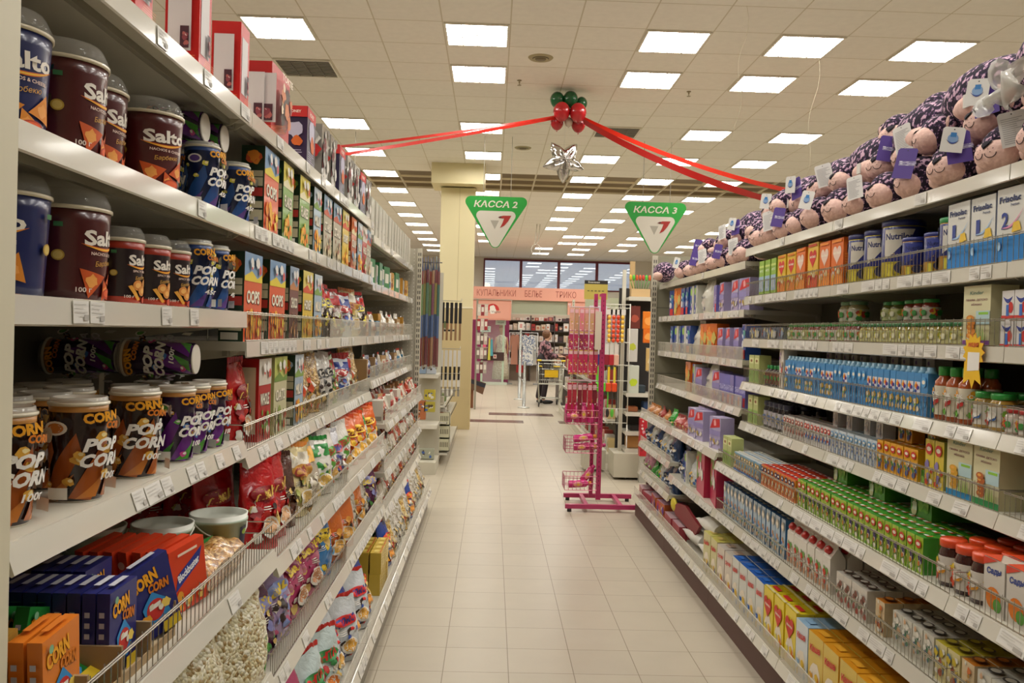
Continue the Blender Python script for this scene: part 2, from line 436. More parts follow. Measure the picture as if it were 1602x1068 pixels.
for i, j in L_:
    un = (i, j) in ((-3, 2), (3, 6))
    o = (KU if un else KL).put(-.21+.6*i, 7.91+.6*j, CZ-.001)
    if un: o['label'] = 'dark unlit ceiling panel with grey louvre, ' + ('near the left rack' if i < 0 else 'behind the red ribbons')
    else: pend(o, 'lit square ceiling light', cols_n[i], '', 'recessed ceiling lights')
# round vents, sprinkler, hanging cable loop
def vent():
    g = G(); m = M('#b5a985', .6)
    g.lathe([(.0, -.022), (.05, -.022), (.055, -.012), (.07, -.02), (.078, -.02), (.083, -.01), (.1, -.016), (.11, -.014), (.125, 0)], [M('#7c7053'), M('#6b6046'), m, m, M('#6b6046'), m, m, m], 24, cap=False); return g.build('ceiling_vent')
KV = Kind(vent, .2, .2, .02, '', 'vent')
o = KV.put(.405, 8.51, CZ); o['label'] = 'round cream ceiling vent nearest the camera above the aisle'
o = KV.put(.38, 12.69, CZ); o['label'] = 'round cream ceiling vent, farther one above the aisle'
def sprinkler():
    g = G(); m = M('#9c8f70', .3, .6); g.lathe([(.025, 0), (.025, -.006), (.008, -.008), (.008, -.03), (.004, -.032), (.004, -.05), (.022, -.052), (.022, -.055)], m, 10); return g.build('sprinkler_head')
KS = Kind(sprinkler, .05, .05, .05, '', 'sprinkler')
for x, y, l in ((.22, 9.3, 'small sprinkler head on the ceiling left of the nearer round vent'), (2.1, 9.5, 'small sprinkler head on the ceiling between two right light files')): o = KS.put(x, y, CZ); o['label'] = l
g = G(); pts = [(1.05, 21.6, CZ), (1.03, 21.6, 4.0), (1.0, 21.6, 3.86)] + [(1.04+.11*math.cos(a), 21.6, 3.72+.13*math.sin(a)) for a in [i*PI/8+PI/2 for i in range(17)]]+[(1.1, 21.6, 3.95), (1.13, 21.6, CZ)]
g.tube(pts, .012, '#d8d4c8', 6); o = g.build('hanging_cable'); tag(o, 'white cable coiled in a loop hanging from the far ceiling', 'cable')
g = G()
for x in (.35,): g.tube([(2.0+.03*math.sin(i*.9), 7.0+.02*i, CZ-.085*i) for i in range(13)], .0012, '#c9bfa4', 5)
o = g.build('hanging_string'); tag(o, 'thin pale string hanging from ceiling left of the plush toys', 'string')
g = G(); g.tube([(3.05+.03*math.sin(i*.7), 8.2+.02*i, CZ-.085*i) for i in range(14)], .0012, '#c9bfa4', 5); o = g.build('hanging_string'); tag(o, 'thin pale string hanging from ceiling directly above the plush toys', 'string')

# ================================================================== RACKS
RC = M('#bdb7a4', .45); RC2 = M('#8d8878', .5); LIP = M('#cfcabb', .18, 0, .6); SHF = M('#cbc6b6', .4); WIRE = M('#b9b5a8', .25, .9); ACR = clear('acrylic', '#c9c4b4', .6, .05)
def tagmesh(g, w_, h_):
    g.box(-w_/2, w_/2, -.0015, 0, -h_/2, h_/2, M('#dedbd3', .35, 0, .3))
    fn = lambda u, v, d: (u, -.0015-d, v)
    for k, (a, b) in enumerate(((-.42, .3), (-.42, .1), (-.42, .35), (-.1, .42))): g.decal(rect(a*w_, h_*(.32-.18*k), b*w_, h_*(.32-.18*k)+h_*.06), fn, '#c6c2ba')
    g.decal(rect(.12*w_, -.38*h_, .42*w_, -.12*h_), fn, '#aaa59d')
def mk_tag(w_, h_, nm='price_tag'):
    g = G(); tagmesh(g, w_, h_); o = g.build(nm); return o
TAGW = (.058, .085, .12)
TAGS = [mk_tag(x, .04) for x in TAGW]; tag_used = [False]*3
def shelf(side, bay, y0, y1, z, xf, xb, guard=None, gh=.085, tags=.5, tilt=None, last=False):
    sg = SIDE[side][0]; th = .045; tl = (.016 if z < 1.5 else .002) if tilt is None else tilt
    g = G(); X = lambda x: sg*x
    a, b = sorted((X(xf+.004), X(xb))); g.box(a, b, y0+.003, y1-.003, z-.028, z, SHF)
    a, b = sorted((X(xf+.06), X(xf+.075))); g.box(a, b, y0+.01, y1-.01, z-.045, z-.028, RC2)
    for yy in (y0+.04, y1-.016):   # brackets
        pts = [(xf+.03, z-.028), (xb, z-.028), (xb, z-.10), (xf+.06, z-.048)]
        g.extr(pts, RC, lambda u, v, d, yy=yy: (X(u), yy+d if sg < 0 else yy+.004-d, v), .004)
    s = g.build('shelf', bay)
    g = G(); pr = [(xf+.004, z+.002), (xf, z+.001), (xf-tl, z-th), (xf-tl+.004, z-th-.003), (xf+.004, z-th+.006)]
    g.extr(pr, LIP, lambda u, v, d: (X(u), y0+.002+d if sg < 0 else y1-.002-d, v), y1-y0-.004)
    # glossy cover strip with faint folds
    g.build('price_rail', s)
    y = y0+.05+R.uniform(0, .1); ang = math.atan2(tl, th)
    while y < y1-.1:
        if R.random() < tags:
            k = R.choice((0, 0, 1, 2)) if tags > .6 else R.choice((0, 0, 1))
            if y+TAGW[k] > y1-.02: break
            if not tag_used[k]: t = TAGS[k]; tag_used[k] = True
            else: t = TAGS[k].copy(); COL.objects.link(t)
            t.parent = s; t.location = (X(xf-tl/2-.0015), y+TAGW[k]/2, z-.022)
            t.rotation_euler = (0, 0, SIDE[side][1]) if False else (Matrix.Rotation(SIDE[side][1], 3, 'Z') @ Matrix.Rotation(-ang, 3, 'X') @ Matrix.Rotation(R.uniform(-.04, .04), 3, 'Y')).to_euler()
            y += TAGW[k]+.006
        else: y += R.uniform(.05, .13)
    if guard == 'wire':
        g = G(); n = int((y1-y0-.03)/.026); x = X(xf+.008)
        for k in range(n+1): yy = y0+.015+(y1-y0-.03)*k/n; g.rod((x, yy, z), (x, yy, z+gh+(.006 if k % 2 else 0)), .0012, WIRE, 4)
        for zz in (z+.004, z+gh*.94, z+gh): g.rod((x-sg*.002, y0+.012, zz), (x-sg*.002, y1-.012, zz), .002, WIRE, 5)
        for yy in (y0+.012, y1-.012): g.rod((x, yy, z+gh), (X(xf+.12), yy, z+gh), .0018, WIRE, 4); g.rod((X(xf+.12), yy, z+gh), (X(xf+.12), yy, z), .0018, WIRE, 4)
        g.build('wire_guard', s)
    elif guard == 'acrylic':
        g = G(); a, b = sorted((X(xf+.004), X(xf+.007))); g.box(a, b, y0+.01, y1-.01, z, z+gh, ACR); g.box(a-.0005, b+.0005, y0+.01, y1-.01, z+gh-.003, z+gh, M('#d8d4c6', .2)); g.build('acrylic_guard', s)
    return s
def bay(side, y0, y1, shelves, label, top, xb, base=(.20, .53), kick='#8f887a', tags=.5, bguard='acrylic', bgh=.08):
    sg = SIDE[side][0]; b = empty('shelving_unit', (0, 0, 0)); tag(b, label, 'shelving', 'steel shelving bays along the aisle'); del b['group']
    g = G(); a, c = sorted((sg*xb, sg*(xb+.02))); g.box(a, c, y0+.001, y1-.001, .05, top, M('#5f5a4c', .7) if side == 'L' else M('#67614f', .7))
    for k in range(1, 6): zz = top*k/6; g.box(a if sg > 0 else c, (a if sg > 0 else c)+(-.002 if sg > 0 else .002), y0, y1, zz-.002, zz+.002, M('#4e493c')) if False else None
    g.build('back_panel', b)
    for yy in (y0, ):
        g = G(); a, c = sorted((sg*(xb-.02), sg*(xb+.03))); g.box(a, c, yy+.002, yy+.036, 0, top, RC); g.build('upright', b)
    g = G(); zb, xk = base; a, c = sorted((sg*(xk+.02), sg*(xb))); g.box(a, c, y0+.002, y1-.002, 0, zb-.05, M(kick, .6)); g.build('plinth', b)
    shelf(side, b, y0, y1, zb, xk, xb, bguard, bgh, tags)
    for z, xf, gd, gh in shelves: shelf(side, b, y0, y1, z, xf, xb, gd, gh, tags if z < 2 else .12)
    return b
U, LO = .735, .635
LB = [1.327, 2.60, 3.95, 5.28, 6.62, 7.93]
near1 = [(2.285, U, None, 0), (1.955, U, None, 0), (1.685, U, None, 0), (1.30, U, None, 0), (.975, LO, 'wire', .085), (.605, LO, None, 0)]
mid = [(2.285, U, None, 0), (1.955, U, None, 0), (1.596, U, 'wire', .09), (1.26, U, 'wire', .085), (.935, LO, 'wire', .085), (.57, LO, 'wire', .085)]
mid3 = [(2.285, U, None, 0), (1.955, U, None, 0), (1.596, U, 'acrylic', .09), (1.26, U, 'acrylic', .085), (.935, LO, 'acrylic', .085), (.57, LO, 'acrylic', .085)]
far = [(2.215, U, None, 0), (1.925, U, None, 0), (1.596, U, 'acrylic', .09), (1.32, U, 'acrylic', .09), (1.06, LO, 'acrylic', .08), (.76, LO, 'acrylic', .08), (.51, LO, 'acrylic', .08)]
nmL = ['nearest left shelving bay with nachos tubs and popcorn cups', 'second left shelving bay from the camera with cereal boxes and red bags', 'third left shelving bay from the camera with sweets bags', 'fourth left shelving bay from the camera, shelves closer together', 'last left shelving bay before the pegboard end panel']
for i, sh in enumerate((near1, mid, mid3, far, far)): bay('L', LB[i], LB[i+1], sh, nmL[i], 2.4, 1.19, tags=.3 if i == 0 else .55)
RU, RL, RBX = 1.52, 1.38, 1.335
RB = [-.10, 1.19, 2.52, 3.85, 5.18, 6.52, 7.85]
rn = [(2.185, RU, None, 0), (1.895, RU, 'wire', .085), (1.643, RU, 'wire', .085), (1.385, RU, 'wire', .085), (1.147, RU, 'wire', .07), (.90, RL, 'wire', .075), (.61, RL, 'wire', .07)]
rf1 = [(2.115, RU, None, 0), (1.82, RU, None, 0), (1.513, RU, 'acrylic', .08), (1.218, RU, 'acrylic', .08), (.95, RL, None, .08), (.605, RL, None, 0)]
rf2 = [(2.115, RU, None, 0), (1.82, RU, None, 0), (1.513, RU, 'acrylic', .08), (1.218, RU, 'acrylic', .08), (.95, RL, 'acrylic', .04), (.685, RL, 'acrylic', .05), (.435, RL, 'acrylic', .06)]
nmR = ['right shelving bay beside the camera', 'nearest fully seen right shelving bay with juice packs and plush toys', 'right shelving bay with formula tins on its second shelf', 'right shelving bay with slim green and heart cartons', 'right shelving bay with purple packs and flour bags', 'last right shelving bay against the slotted upright']
for i, sh in enumerate((rn, rn, rn, rn, rf1, rf2)):
    bay('R', RB[i], RB[i+1], sh, nmR[i], 2.3, 1.99, (.2, RBX), '#5c4038', .72, 'acrylic' if i else None, .07)
# near left end panel
g = G(); g.box(-1.2, -.722, 1.26, 1.32, 0, 2.45, M('#d2cbb2', .5)); o = g.build('steel_partition'); tag(o, 'pale painted steel end panel at the left edge of the picture', 'panel')
# slotted uprights that close the two racks
def slotted(g, x0, x1, y, z0, z1, m=RC, n=None, two=True):
    g.box(x0, x1, y, y+.03, z0, z1, m); n = int((z1-z0)/.05); fn = lambda u, v, d: (u, y-d, v); dk = M('#45413a')
    for k in range(n):
        z = z0+.02+k*(z1-z0-.04)/n
        for c in ((.3, .7) if two else (.5,)): xc = x0+(x1-x0)*c; g.decal(rect(xc-.0045, z, xc+.0045, z+.03), fn, dk, step=0)
g = G(); slotted(g, -.705, -.662, 7.96, 0, 2.39); o = g.build('slotted_upright'); tag(o, 'slotted grey steel post at the far end of the left rack', 'post')
g = G(); g.box(-1.25, -.705, 7.97, 7.985, .2, 2.39, M('#a39d8c', .55)); fn = lambda u, v, d: (u, 7.97-d, v)
for a in range(12):
    for k in range(62): g.decal(rect(-1.2+.042*a, .3+.034*k, -1.2+.042*a+.007, .3+.034*k+.007), fn, '#d9d4c4', step=0)
o = g.build('pegboard_panel'); tag(o, 'perforated grey steel panel across the end of the left rack', 'panel')
g = G(); slotted(g, 1.452, 1.50, 7.86, 0, 2.38); o = g.build('slotted_upright'); tag(o, 'slotted cream steel post at the far end of the right rack', 'post')
g = G(); g.box(1.5, 2.0, 7.87, 7.885, .2, 2.38, M('#8c8873', .6)); g.box(1.5, 2.0, 7.866, 7.87, 1.30, 1.31, M('#6e6a5b')); g.box(1.5, 2.0, 7.866, 7.87, 1.90, 1.91, M('#6e6a5b')); o = g.build('rack_end_panel'); tag(o, 'plain grey green panel closing the far end of the right rack', 'panel')
# ================================================================== PRODUCTS
def lines(g, fn, x0, x1, y0, y1, n, m='#c9bfae', seed=1, sub=0):
    q = random.Random(seed); h = (y1-y0)/n
    for k in range(n): g.decal(rect(x0, y0+k*h, x0+(x1-x0)*q.uniform(.55, 1), y0+k*h+h*.4), fn, m, sub=sub, step=0)
def busy(g, fn, x0, y0, x1, y1, cols, n=14, seed=1, s=.2, sub=0):
    q = random.Random(seed); S = min(x1-x0, y1-y0)
    for k in range(n):
        r = S*s*q.uniform(.4, 1); cx = q.uniform(x0+r, x1-r); cy_ = q.uniform(y0+r, y1-r)
        g.decal(blob(cx, cy_, r, q.random()), fn, cols[k % len(cols)], sub=sub)
def barcode(g, fn, x, y, w, h, sub=0):
    g.decal(rect(x, y, x+w, y+h), fn, '#e8e4da', sub=sub)
    for k in range(8): g.decal(rect(x+w*(.08+.11*k), y+h*.15, x+w*(.08+.11*k)+w*(.04 if k % 3 else .07), y+h*.95), fn, '#222222', step=0)
def corncorn(g, fn, cx, cy, w, sub=0, rot=.12, cols=('#f0a51e', '#d8791a')):
    for (dx, dy, k) in ((.012, -.012, 1), (0, 0, 0)):
        c = '#30200f' if k else cols[0]
        g.decal(text('CORN', cx-w*.14+dx*w*1.2, cy+w*.12+dy*w*1.2, w*.74, w*.30, 0, .05, rot), fn, c, sub=sub)
        g.decal(text('CORN', cx+w*.2+dx*w*1.2, cy-w*.14+dy*w*1.2, w*.55, w*.22, 0, .05, -rot), fn, '#30200f' if k else cols[1], sub=sub)

# ---- nachos tubs, popcorn cups and cans
def tub(base, dark, chip, logo=True, W=.17, H=.212, small=False):
    def mk():
        r = empty('snack_tub'); rb, rt_ = W*.42, W*.475; hb = H*.83
        rf = lambda z: rb+(rt_-rb)*z/hb
        g = G(); bm_ = M(base, .28, 0, .4); bd = M(dark, .28, 0, .4)
        g.lathe([(rb*.93, 0), (rb, .004), (rf(hb*.12), hb*.12), (rf(hb*.86), hb*.86), (rt_, hb), (rt_*.9, hb)], [bd, bd if small else bm_, bm_, M('#a8321d', .3) if small else bm_, M('#c9bda8')], 36)
        fn = wcyl(rf); s = .012
        g.decal(text('Salto', 0, hb*.70, W*.62, hb*.17, 0, .035, .06), fn, '#f1e9dc', sub=s)
        g.decal(swoosh(-W*.34, hb*.62, W*.34, hb*.67, hb*.055, hb*.035), fn, '#e8741c', sub=s); g.decal(swoosh(-W*.30, hb*.60, W*.30, hb*.65, hb*.045, hb*.016), fn, '#f5c43a', sub=s)
        g.decal(text('NACHOS & CHEESE' if not small else 'SPICY BREAD', 0, hb*.52, W*.46, hb*.035, 0, .02), fn, '#e9cfc0', sub=s)
        g.decal(text('Барбекю', 0, hb*.42, W*.34, hb*.07, .25, 0, .12), fn, '#d9a441', sub=s)
        if not small:
            for cx, cy, a, q in ((-.2*W, hb*.22, .3, 1), (.2*W, hb*.26, 1.3, .9), (.02*W, hb*.12, 2.0, .7)):
                g.decal(poly([(cx+W*.20*q*math.cos(a+t), cy+W*.20*q*math.sin(a+t)) for t in (0, 2.1, 4.2)]), fn, chip, sub=s)
                g.decal(blob(cx, cy, W*.07*q, 3), fn, '#f0a24a', sub=s)
            g.decal(ell(.08*W, hb*.09, W*.13, hb*.06), fn, '#c2411f', sub=s); g.decal(ell(.08*W, hb*.095, W*.10, hb*.04), fn, '#e8612c', sub=s)
        else:
            for cx, cy in ((-.1, .30), (.14, .33), (.02, .22)): g.decal(ell(cx*W, cy*hb, W*.12, W*.10), fn, '#d98b3c', sub=s); g.decal(ell(cx*W, cy*hb, W*.07, W*.055), fn, '#f0b561', sub=s)
            g.decal(poly([(-.32*W, .28*hb), (-.25*W, .30*hb), (-.05*W, .08*hb), (-.12*W, .06*hb)]), fn, '#e8a53c', sub=s)
            g.decal(ell(.15*W, hb*.08, W*.14, hb*.06), fn, '#c2411f', sub=s)
        for sg in (-1, 1):
            x = -W*.55 if sg < 0 else W*.55
            g.decal(ell(x, hb*.48, W*.06, W*.06), fn, '#c7a03c', sub=s); g.decal(ell(x, hb*.48, W*.045, W*.045), fn, '#e0c36a', sub=s)
            g.decal(rect(x-W*.04, hb*.78, x+W*.04, hb*.83), fn, '#3e7d4a', sub=s)
        lines(g, fn, -W*1.15, -W*.75, hb*.15, hb*.8, 22, '#8a6a5c', 2, s)
        g.decal(text('100 г', -W*.32, hb*.12, W*.15, None, 0, .02), fn, '#e9dccf', sub=s)
        g.build('tub', r)
        g = G(); hl = H-hb; c = clear(); rm = M('#d9cdb0', .3, 0, .3)
        g.lathe([(rt_*1.005, hb-.004), (rt_*1.04, hb-.003), (rt_*1.04, hb+.003), (rt_*.99, hb+.004)], rm, 36, cap=False)
        g.build('rim', r)
        g = G(); g.lathe([(rt_*.99, hb+.004), (rt_*1.0, hb+.012), (rt_*.90, hb+hl*.82), (rt_*.84, hb+hl), (rt_*.78, hb+hl*.97), (0.001, hb+hl*.97)], c, 36, cap=False); g.build('lid', r)
        return r
    return mk
K_tubbr = Kind(tub('#4e1516', '#33100f', '#cf5416'), .17, .17, .212, 'large maroon nachos tub', 'snack tub')
K_tubbl = Kind(tub('#20285a', '#151a3c', '#e08a24'), .17, .17, .212, 'large blue nachos tub', 'snack tub')
K_tubsm = Kind(tub('#2a1d20', '#c23a20', '#cf5416', W=.112, H=.165, small=True), .112, .112, .165, 'small dark bread snack tub', 'snack tub')
def popcup(base, acc, acc2, W=.113, H=.20, lidm='rim', kern='#e0a93c', txt='POP', gram='100г', canlike=False):
    def mk():
        r = empty('popcorn_cup'); rt_ = W*.47; rb = rt_*(.96 if canlike else .84); hb = H*.93
        rf = lambda z: rb+(rt_-rb)*z/hb
        g = G(); bm_ = M(base, .25, 0, .4); am = M(acc, .25, 0, .4)
        g.lathe([(rb*.97, 0), (rb, .003), (rf(hb*.93), hb*.93), (rt_, hb)], [M('#ddd6c8'), bm_, M('#c58a45' if not canlike else '#2a4a8a', .3)], 40)
        g.lathe([(rb*.95, .0005), (0.001, .0005)], '#e9e4d8', 30, cap=False)
        fn = wcyl(rf); s = .011; w2 = W
        for k in range(6):      # diagonal coloured sweeps round the cup
            x0 = -W*1.5+k*W*.52
            g.decal(poly([(x0, hb*.05), (x0+W*.34, hb*.02), (x0+W*.7, hb*.52), (x0+W*.62, hb*.72), (x0+W*.3, hb*.4)]), fn, am, sub=s)
            g.decal(poly([(x0+W*.1, hb*.04), (x0+W*.42, hb*.05), (x0+W*.6, hb*.3)]), fn, M(acc2, .25, 0, .4), sub=s)
        q = random.Random(len(base)+ord(base[2]))
        for k in range(20):
            x = q.uniform(-1.45, 1.45)*W; y = q.uniform(.1, .85)*hb; rr = q.uniform(.045, .09)*W
            g.decal(blob(x, y, rr, k, 9, .35), fn, kern if isinstance(kern, str) else kern[k % len(kern)], sub=s); g.decal(blob(x+rr*.2, y+rr*.2, rr*.5, k+5, 7, .3), fn, '#f6e2a4' if isinstance(kern, str) else '#efe9e0', sub=s)
        for x in (0, -W*1.05, W*1.05):
            corncorn(g, fn, x+W*.02, hb*.84, W*.6, s)
            g.decal(text('POP', x-W*.02, hb*.60, W*.48, hb*.14, .22, .05), fn, '#f0ece4', sub=s)
            g.decal(text('CORN', x, hb*.44, W*.62, hb*.14, .22, .05), fn, '#f0ece4', sub=s)
            g.decal(text(gram, x+W*.08, hb*.27, W*.28, hb*.075, .2, .03), fn, '#f0ece4', sub=s)
        for x in (-W*.55, W*.5):
            g.decal(ell(x, hb*.78, W*.12, W*.12), fn, '#eae4da', sub=s); g.decal(ell(x, hb*.78, W*.085, W*.085), fn, acc2, sub=s)
            lines(g, fn, x-W*.12, x+W*.15, hb*.12, hb*.25, 5, '#9c8f84', 3, s)
        barcode(g, fn, -W*.62, hb*.06, W*.2, hb*.12, s); barcode(g, fn, W*.45, hb*.06, W*.2, hb*.12, s)
        g.build('cup', r)
        g = G(); c = clear('lid_plastic', '#e6e2d6', .45, .12); rm = M('#e5dcc4', .3, 0, .3)
        g.lathe([(rt_, hb-.002), (rt_*1.05, hb), (rt_*1.05, hb+.004), (rt_*.98, hb+.005)], rm, 36, cap=False)
        g.lathe([(rt_*.98, hb+.005), (rt_*.96, H), (rt_*.88, H), (rt_*.85, H-.004), (.001, H-.004)], c, 36, cap=False)
        g.build('lid', r)
        return r
    return mk
K_cupbr = Kind(popcup('#2b1713', '#a4531c', '#c97a33'), .113, .113, .20, 'brown caramel popcorn cup', 'popcorn cup')
K_cuppu = Kind(popcup('#2c1638', '#6a2a86', '#4f9a3a', W=.10, H=.19, kern=('#c8468a', '#69b04a', '#4a7fc4', '#e0a93c')), .10, .10, .19, 'purple popcorn cup', 'popcorn cup')
K_canbl = Kind(popcup('#152247', '#27508f', '#5a3f86', W=.10, H=.185, kern='#d8cf4a', gram='45г', canlike=True), .10, .10, .185, 'blue popcorn can', 'popcorn can')
w0 = 'left second shelf'
for y, k, xf, tn in ((1.492, K_tubbl, .765, -.5), (1.665, K_tubbr, .745, .12), (1.86, K_tubbr, .79, .12), (2.065, K_tubbr, .742, -.55)):
    place(k, 'L', xf, y, 1.955, w0, rz=PI/2+tn)
for y, xf, tn in ((2.39, .755, -.3), (2.67, .752, -.55), (2.50, .86, -.2)): place(K_canbl, 'L', xf, y, 1.955, w0, rz=PI/2+tn)
for i, (y, x, z, ry) in enumerate(((2.42, -.86, 2.145, 0), (2.56, -.85, 2.145, 0))):     # cups lying on the cans, bottoms to the aisle
    o = K_cuppu.put(x+.05, y, z+.047, 0, 0, -PI/2); pend(o, 'popcorn cup lying on cans', w0)
w0 = 'left third shelf'
for y, k, xf, tn in ((1.52, K_tubbl, .775, -1.25), (1.70, K_tubbr, .75, .05), (1.885, K_tubsm, .755, 0), (2.035, K_tubsm, .752, -.15), (2.165, K_tubsm, .752, -.15), (2.33, K_canbl, .752, -.6), (2.485, K_canbl, .752, -.15)):
    place(k, 'L', xf, y, 1.685, w0, rz=PI/2+tn)
w0 = 'left fourth shelf'
for y, xf, tn in ((1.475, .765, -.4), (1.56, .855, -.3), (1.70, .745, -.3), (1.80, .86, -.2), (1.965, .745, -.75), (1.42, .90, -.3), (1.68, .88, -.3), (1.94, .88, -.3)): place(K_cupbr, 'L', xf, y, 1.30, w0, rz=PI/2+tn)
for y, xf, tn in ((2.085, .80, -.3), (2.195, .742, -.3), (2.32, .745, -.45), (2.45, .742, -.25), (2.20, .86, -.3), (2.34, .86, -.3)): place(K_cuppu, 'L', xf, y, 1.30, w0, rz=PI/2+tn)
for r, xf in enumerate((.99,)):
    for y in (1.42, 1.57, 1.72, 1.87, 2.02, 2.17): place(K_cupbr, 'L', xf, y, 1.30, w0, 'back row')
for i, x in enumerate((-.78, -.98)):
    o = K_cuppu.put(x-.0, 2.30+.0*i, 1.553, 0, 0, -PI/2); o.rotation_euler = (0, -PI/2, .06); pend(o, 'purple cup lying on others', w0)

# ---- cartons and boxes
def carton(name, W, D, H, col, art=None, top=None, side=None, rough=.4, bev=0):
    def mk():
        g = G(); c = M(col, rough, 0, .15); t = M(top, rough, 0, .15) if top else c; sd = M(side, rough, 0, .15) if side else c
        g.box(-W/2, W/2, -D/2, D/2, 0, H, c, top=t, lx=sd, rx=sd)
        if art: art(g, W, D, H, wfront(D), wleft(W), wright(W), wtop(H))
        else: pass
        return g.build(name)
    return mk
def a_label(g, W, D, H, F, L, Rr, T):       # red box: white text panel on both sides
    for fn, w_ in ((F, W), (L, D)):
        g.decal(rect(-w_*.38, H*.18, w_*.30, H*.84), fn, '#d8d2d0'); lines(g, fn, -w_*.35, w_*.24, H*.22, H*.80, 17, '#8f8888', 4)
        g.decal(rect(0, H*.20, w_*.26, H*.42), fn, '#4a2630'); busy(g, fn, 0, H*.22, w_*.26, H*.40, ['#b3615c', '#8c3f48', '#d6b9b0'], 5, 2, .3)
        for k in range(6): g.decal(rect(-w_*.45+k*.004, H*(.02+.02*k), w_*.46, H*(.025+.02*k)), fn, '#e8915a')
K_redbox = Kind(carton('biscuit_box', .095, .085, .25, '#c4201d', a_label), .095, .085, .25, 'tall red biscuit box', 'box')
K_redbig = Kind(carton('biscuit_box', .235, .11, .25, '#b81d1c', lambda g, W, D, H, F, L, Rr, T: (a_label(g, W, D, H, L, L, Rr, T), g.decal(blob(0, H*.45, .07, 3), F, '#6a2520'), busy(g, F, -W*.35, H*.2, W*.35, H*.8, ['#8c3a2c', '#d07a4a', '#3e2a1c', '#efd9b8'], 14, 5, .2), g.decal(text('TORTE', 0, H*.86, W*.6, H*.1, 0, .03), F, '#f3e2d0'))), .235, .11, .25, 'wide red cake box', 'box')
def a_purple(g, W, D, H, F, L, Rr, T):
    for fn, w_ in ((F, W), (L, D)):
        g.decal(rect(-w_/2, H*.82, w_/2, H), fn, '#c2231f'); g.decal(text('HONEY', 0, H*.91, w_*.5, None, 0, .03), fn, '#f0d9c8')
        g.decal(blob(0, H*.6, w_*.3, 5), fn, '#b9b4c8'); g.decal(blob(w_*.1, H*.42, w_*.2, 6), fn, '#d0621f'); lines(g, fn, -w_*.35, w_*.35, H*.08, H*.3, 6, '#a9a3b8', 2)
K_purbox = Kind(carton('biscuit_box', .17, .10, .24, '#2a2140', a_purple, top='#b5221f'), .17, .10, .24, 'dark purple box with red band', 'box')
def wrapart(g, W, D, H, F, L, Rr, T):
    busy(g, F, -W/2, 0, W/2, H, ['#a8a49e', '#6d6860', '#d8d2c8', '#7c2c2c'], 22, 9, .25); busy(g, L, -D/2, 0, D/2, H, ['#a8a49e', '#d8d2c8', '#c2231f'], 10, 4, .3)
K_wrap = Kind(carton('wrapped_box', .15, .10, .24, '#8b857c', wrapart, top='#b5221f', rough=.15), .15, .10, .24, 'film wrapped silver box', 'box')
w0 = 'left top shelf'
for k, y in ((K_redbox, 1.86), (K_redbox, 2.24), (K_redbox, 2.60), (K_redbig, 3.04), (K_purbox, 3.55), (K_wrap, 3.83), (K_wrap, 4.03), (K_purbox, 4.26), (K_wrap, 4.50), (K_wrap, 4.72), (K_purbox, 4.96), (K_wrap, 5.17)): place(k, 'L', .757, y, 2.285, w0)
def cereal(main, sky, name, acc, banded=True, H=.285, txt='OOPS', blobs=('#f0b23a', '#f3d04a', '#e8892a')):
    def art(g, W, D, H, F, L, Rr, T):
        g.decal(rect(-W/2, H*.72, W/2, H), F, sky); g.decal(poly([(-W/2, H*.68), (W/2, H*.68), (W/2, H*.78), (W*.2, H*.72), (-W*.1, H*.8), (-W/2, H*.73)]), F, acc)
        g.decal(text(txt, 0, H*.5, W*.74, H*.16, 0, .05), F, '#3a2a22'); g.decal(text(txt, -.003, H*.505, W*.72, H*.15, 0, .035), F, '#efe6cf')
        busy(g, F, -W*.48, H*.02, W*.48, H*.38, list(blobs), 16, len(txt)+3, .22); busy(g, F, -W*.4, H*.76, W*.4, H*.97, ['#e8e4dc', '#d94a3a', '#e8e4dc'], 6, 5, .3)
        if banded:
            for fn in (L, Rr):
                for z0, z1, c in ((.12, .24, '#c9bf9c'), (.26, .34, '#c9bf9c'), (.40, .50, '#b8342a'), (.52, .62, '#c9bf9c'), (.63, .70, '#c9bf9c'), (.25, .26, '#2e2a20')): g.decal(rect(-D*.46, H*z0, D*.46, H*z1), fn, c)
                lines(g, fn, -D*.4, D*.4, H*.53, H*.69, 6, '#8a8468', 2); lines(g, fn, -D*.4, D*.4, H*.13, H*.33, 7, '#8a8468', 5)
                busy(g, fn, -D*.45, H*.74, D*.45, H*.96, [main, acc, '#e8892a'], 6, 6, .35); barcode(g, fn, -D*.35, H*.02, D*.7, H*.08)
        else:
            for fn in (L, Rr): g.decal(rect(-D*.4, H*.1, D*.4, H*.9), fn, '#d9cfae'); lines(g, fn, -D*.35, D*.35, H*.14, H*.86, 18, '#8f8768', 2)
    return art
def ckind(main, sky, acc, txt, desc, W=.20, D=.075, H=.275, side='#1f3a24', banded=True, blobs=('#f0b23a', '#f3d04a', '#e8892a')):
    return Kind(carton('cereal_box', W, D, H, main, cereal(main, sky, txt, acc, banded, H, txt, blobs), side=side), W, D, H, desc, 'cereal box')
K_oops = ckind('#d9582a', '#7f9fc0', '#e0c83a', 'OOPS', 'orange and blue cereal box')
K_green = ckind('#6f9a3a', '#d8c84a', '#e8e0b8', 'FLAKES', 'green and yellow cereal box', W=.17)
K_brown = ckind('#6a3430', '#8fa2b4', '#b87a4a', 'CHOCO', 'brown cereal box', W=.15, blobs=('#4a2620', '#8a5a3c', '#c08a5a'))
K_yell = ckind('#d8b83a', '#e0d070', '#d0502a', 'HONEY', 'yellow cereal box', W=.19)
K_pastel = ckind('#b0a890', '#8ca4b8', '#c05a40', 'STARS', 'pale patterned cereal box', W=.2, blobs=('#c8b890', '#a06a50', '#d8c8a0'))
K_lblue = ckind('#9fb4c4', '#c4cfd6', '#7a9a4a', 'MILK', 'light blue cereal box', W=.15)
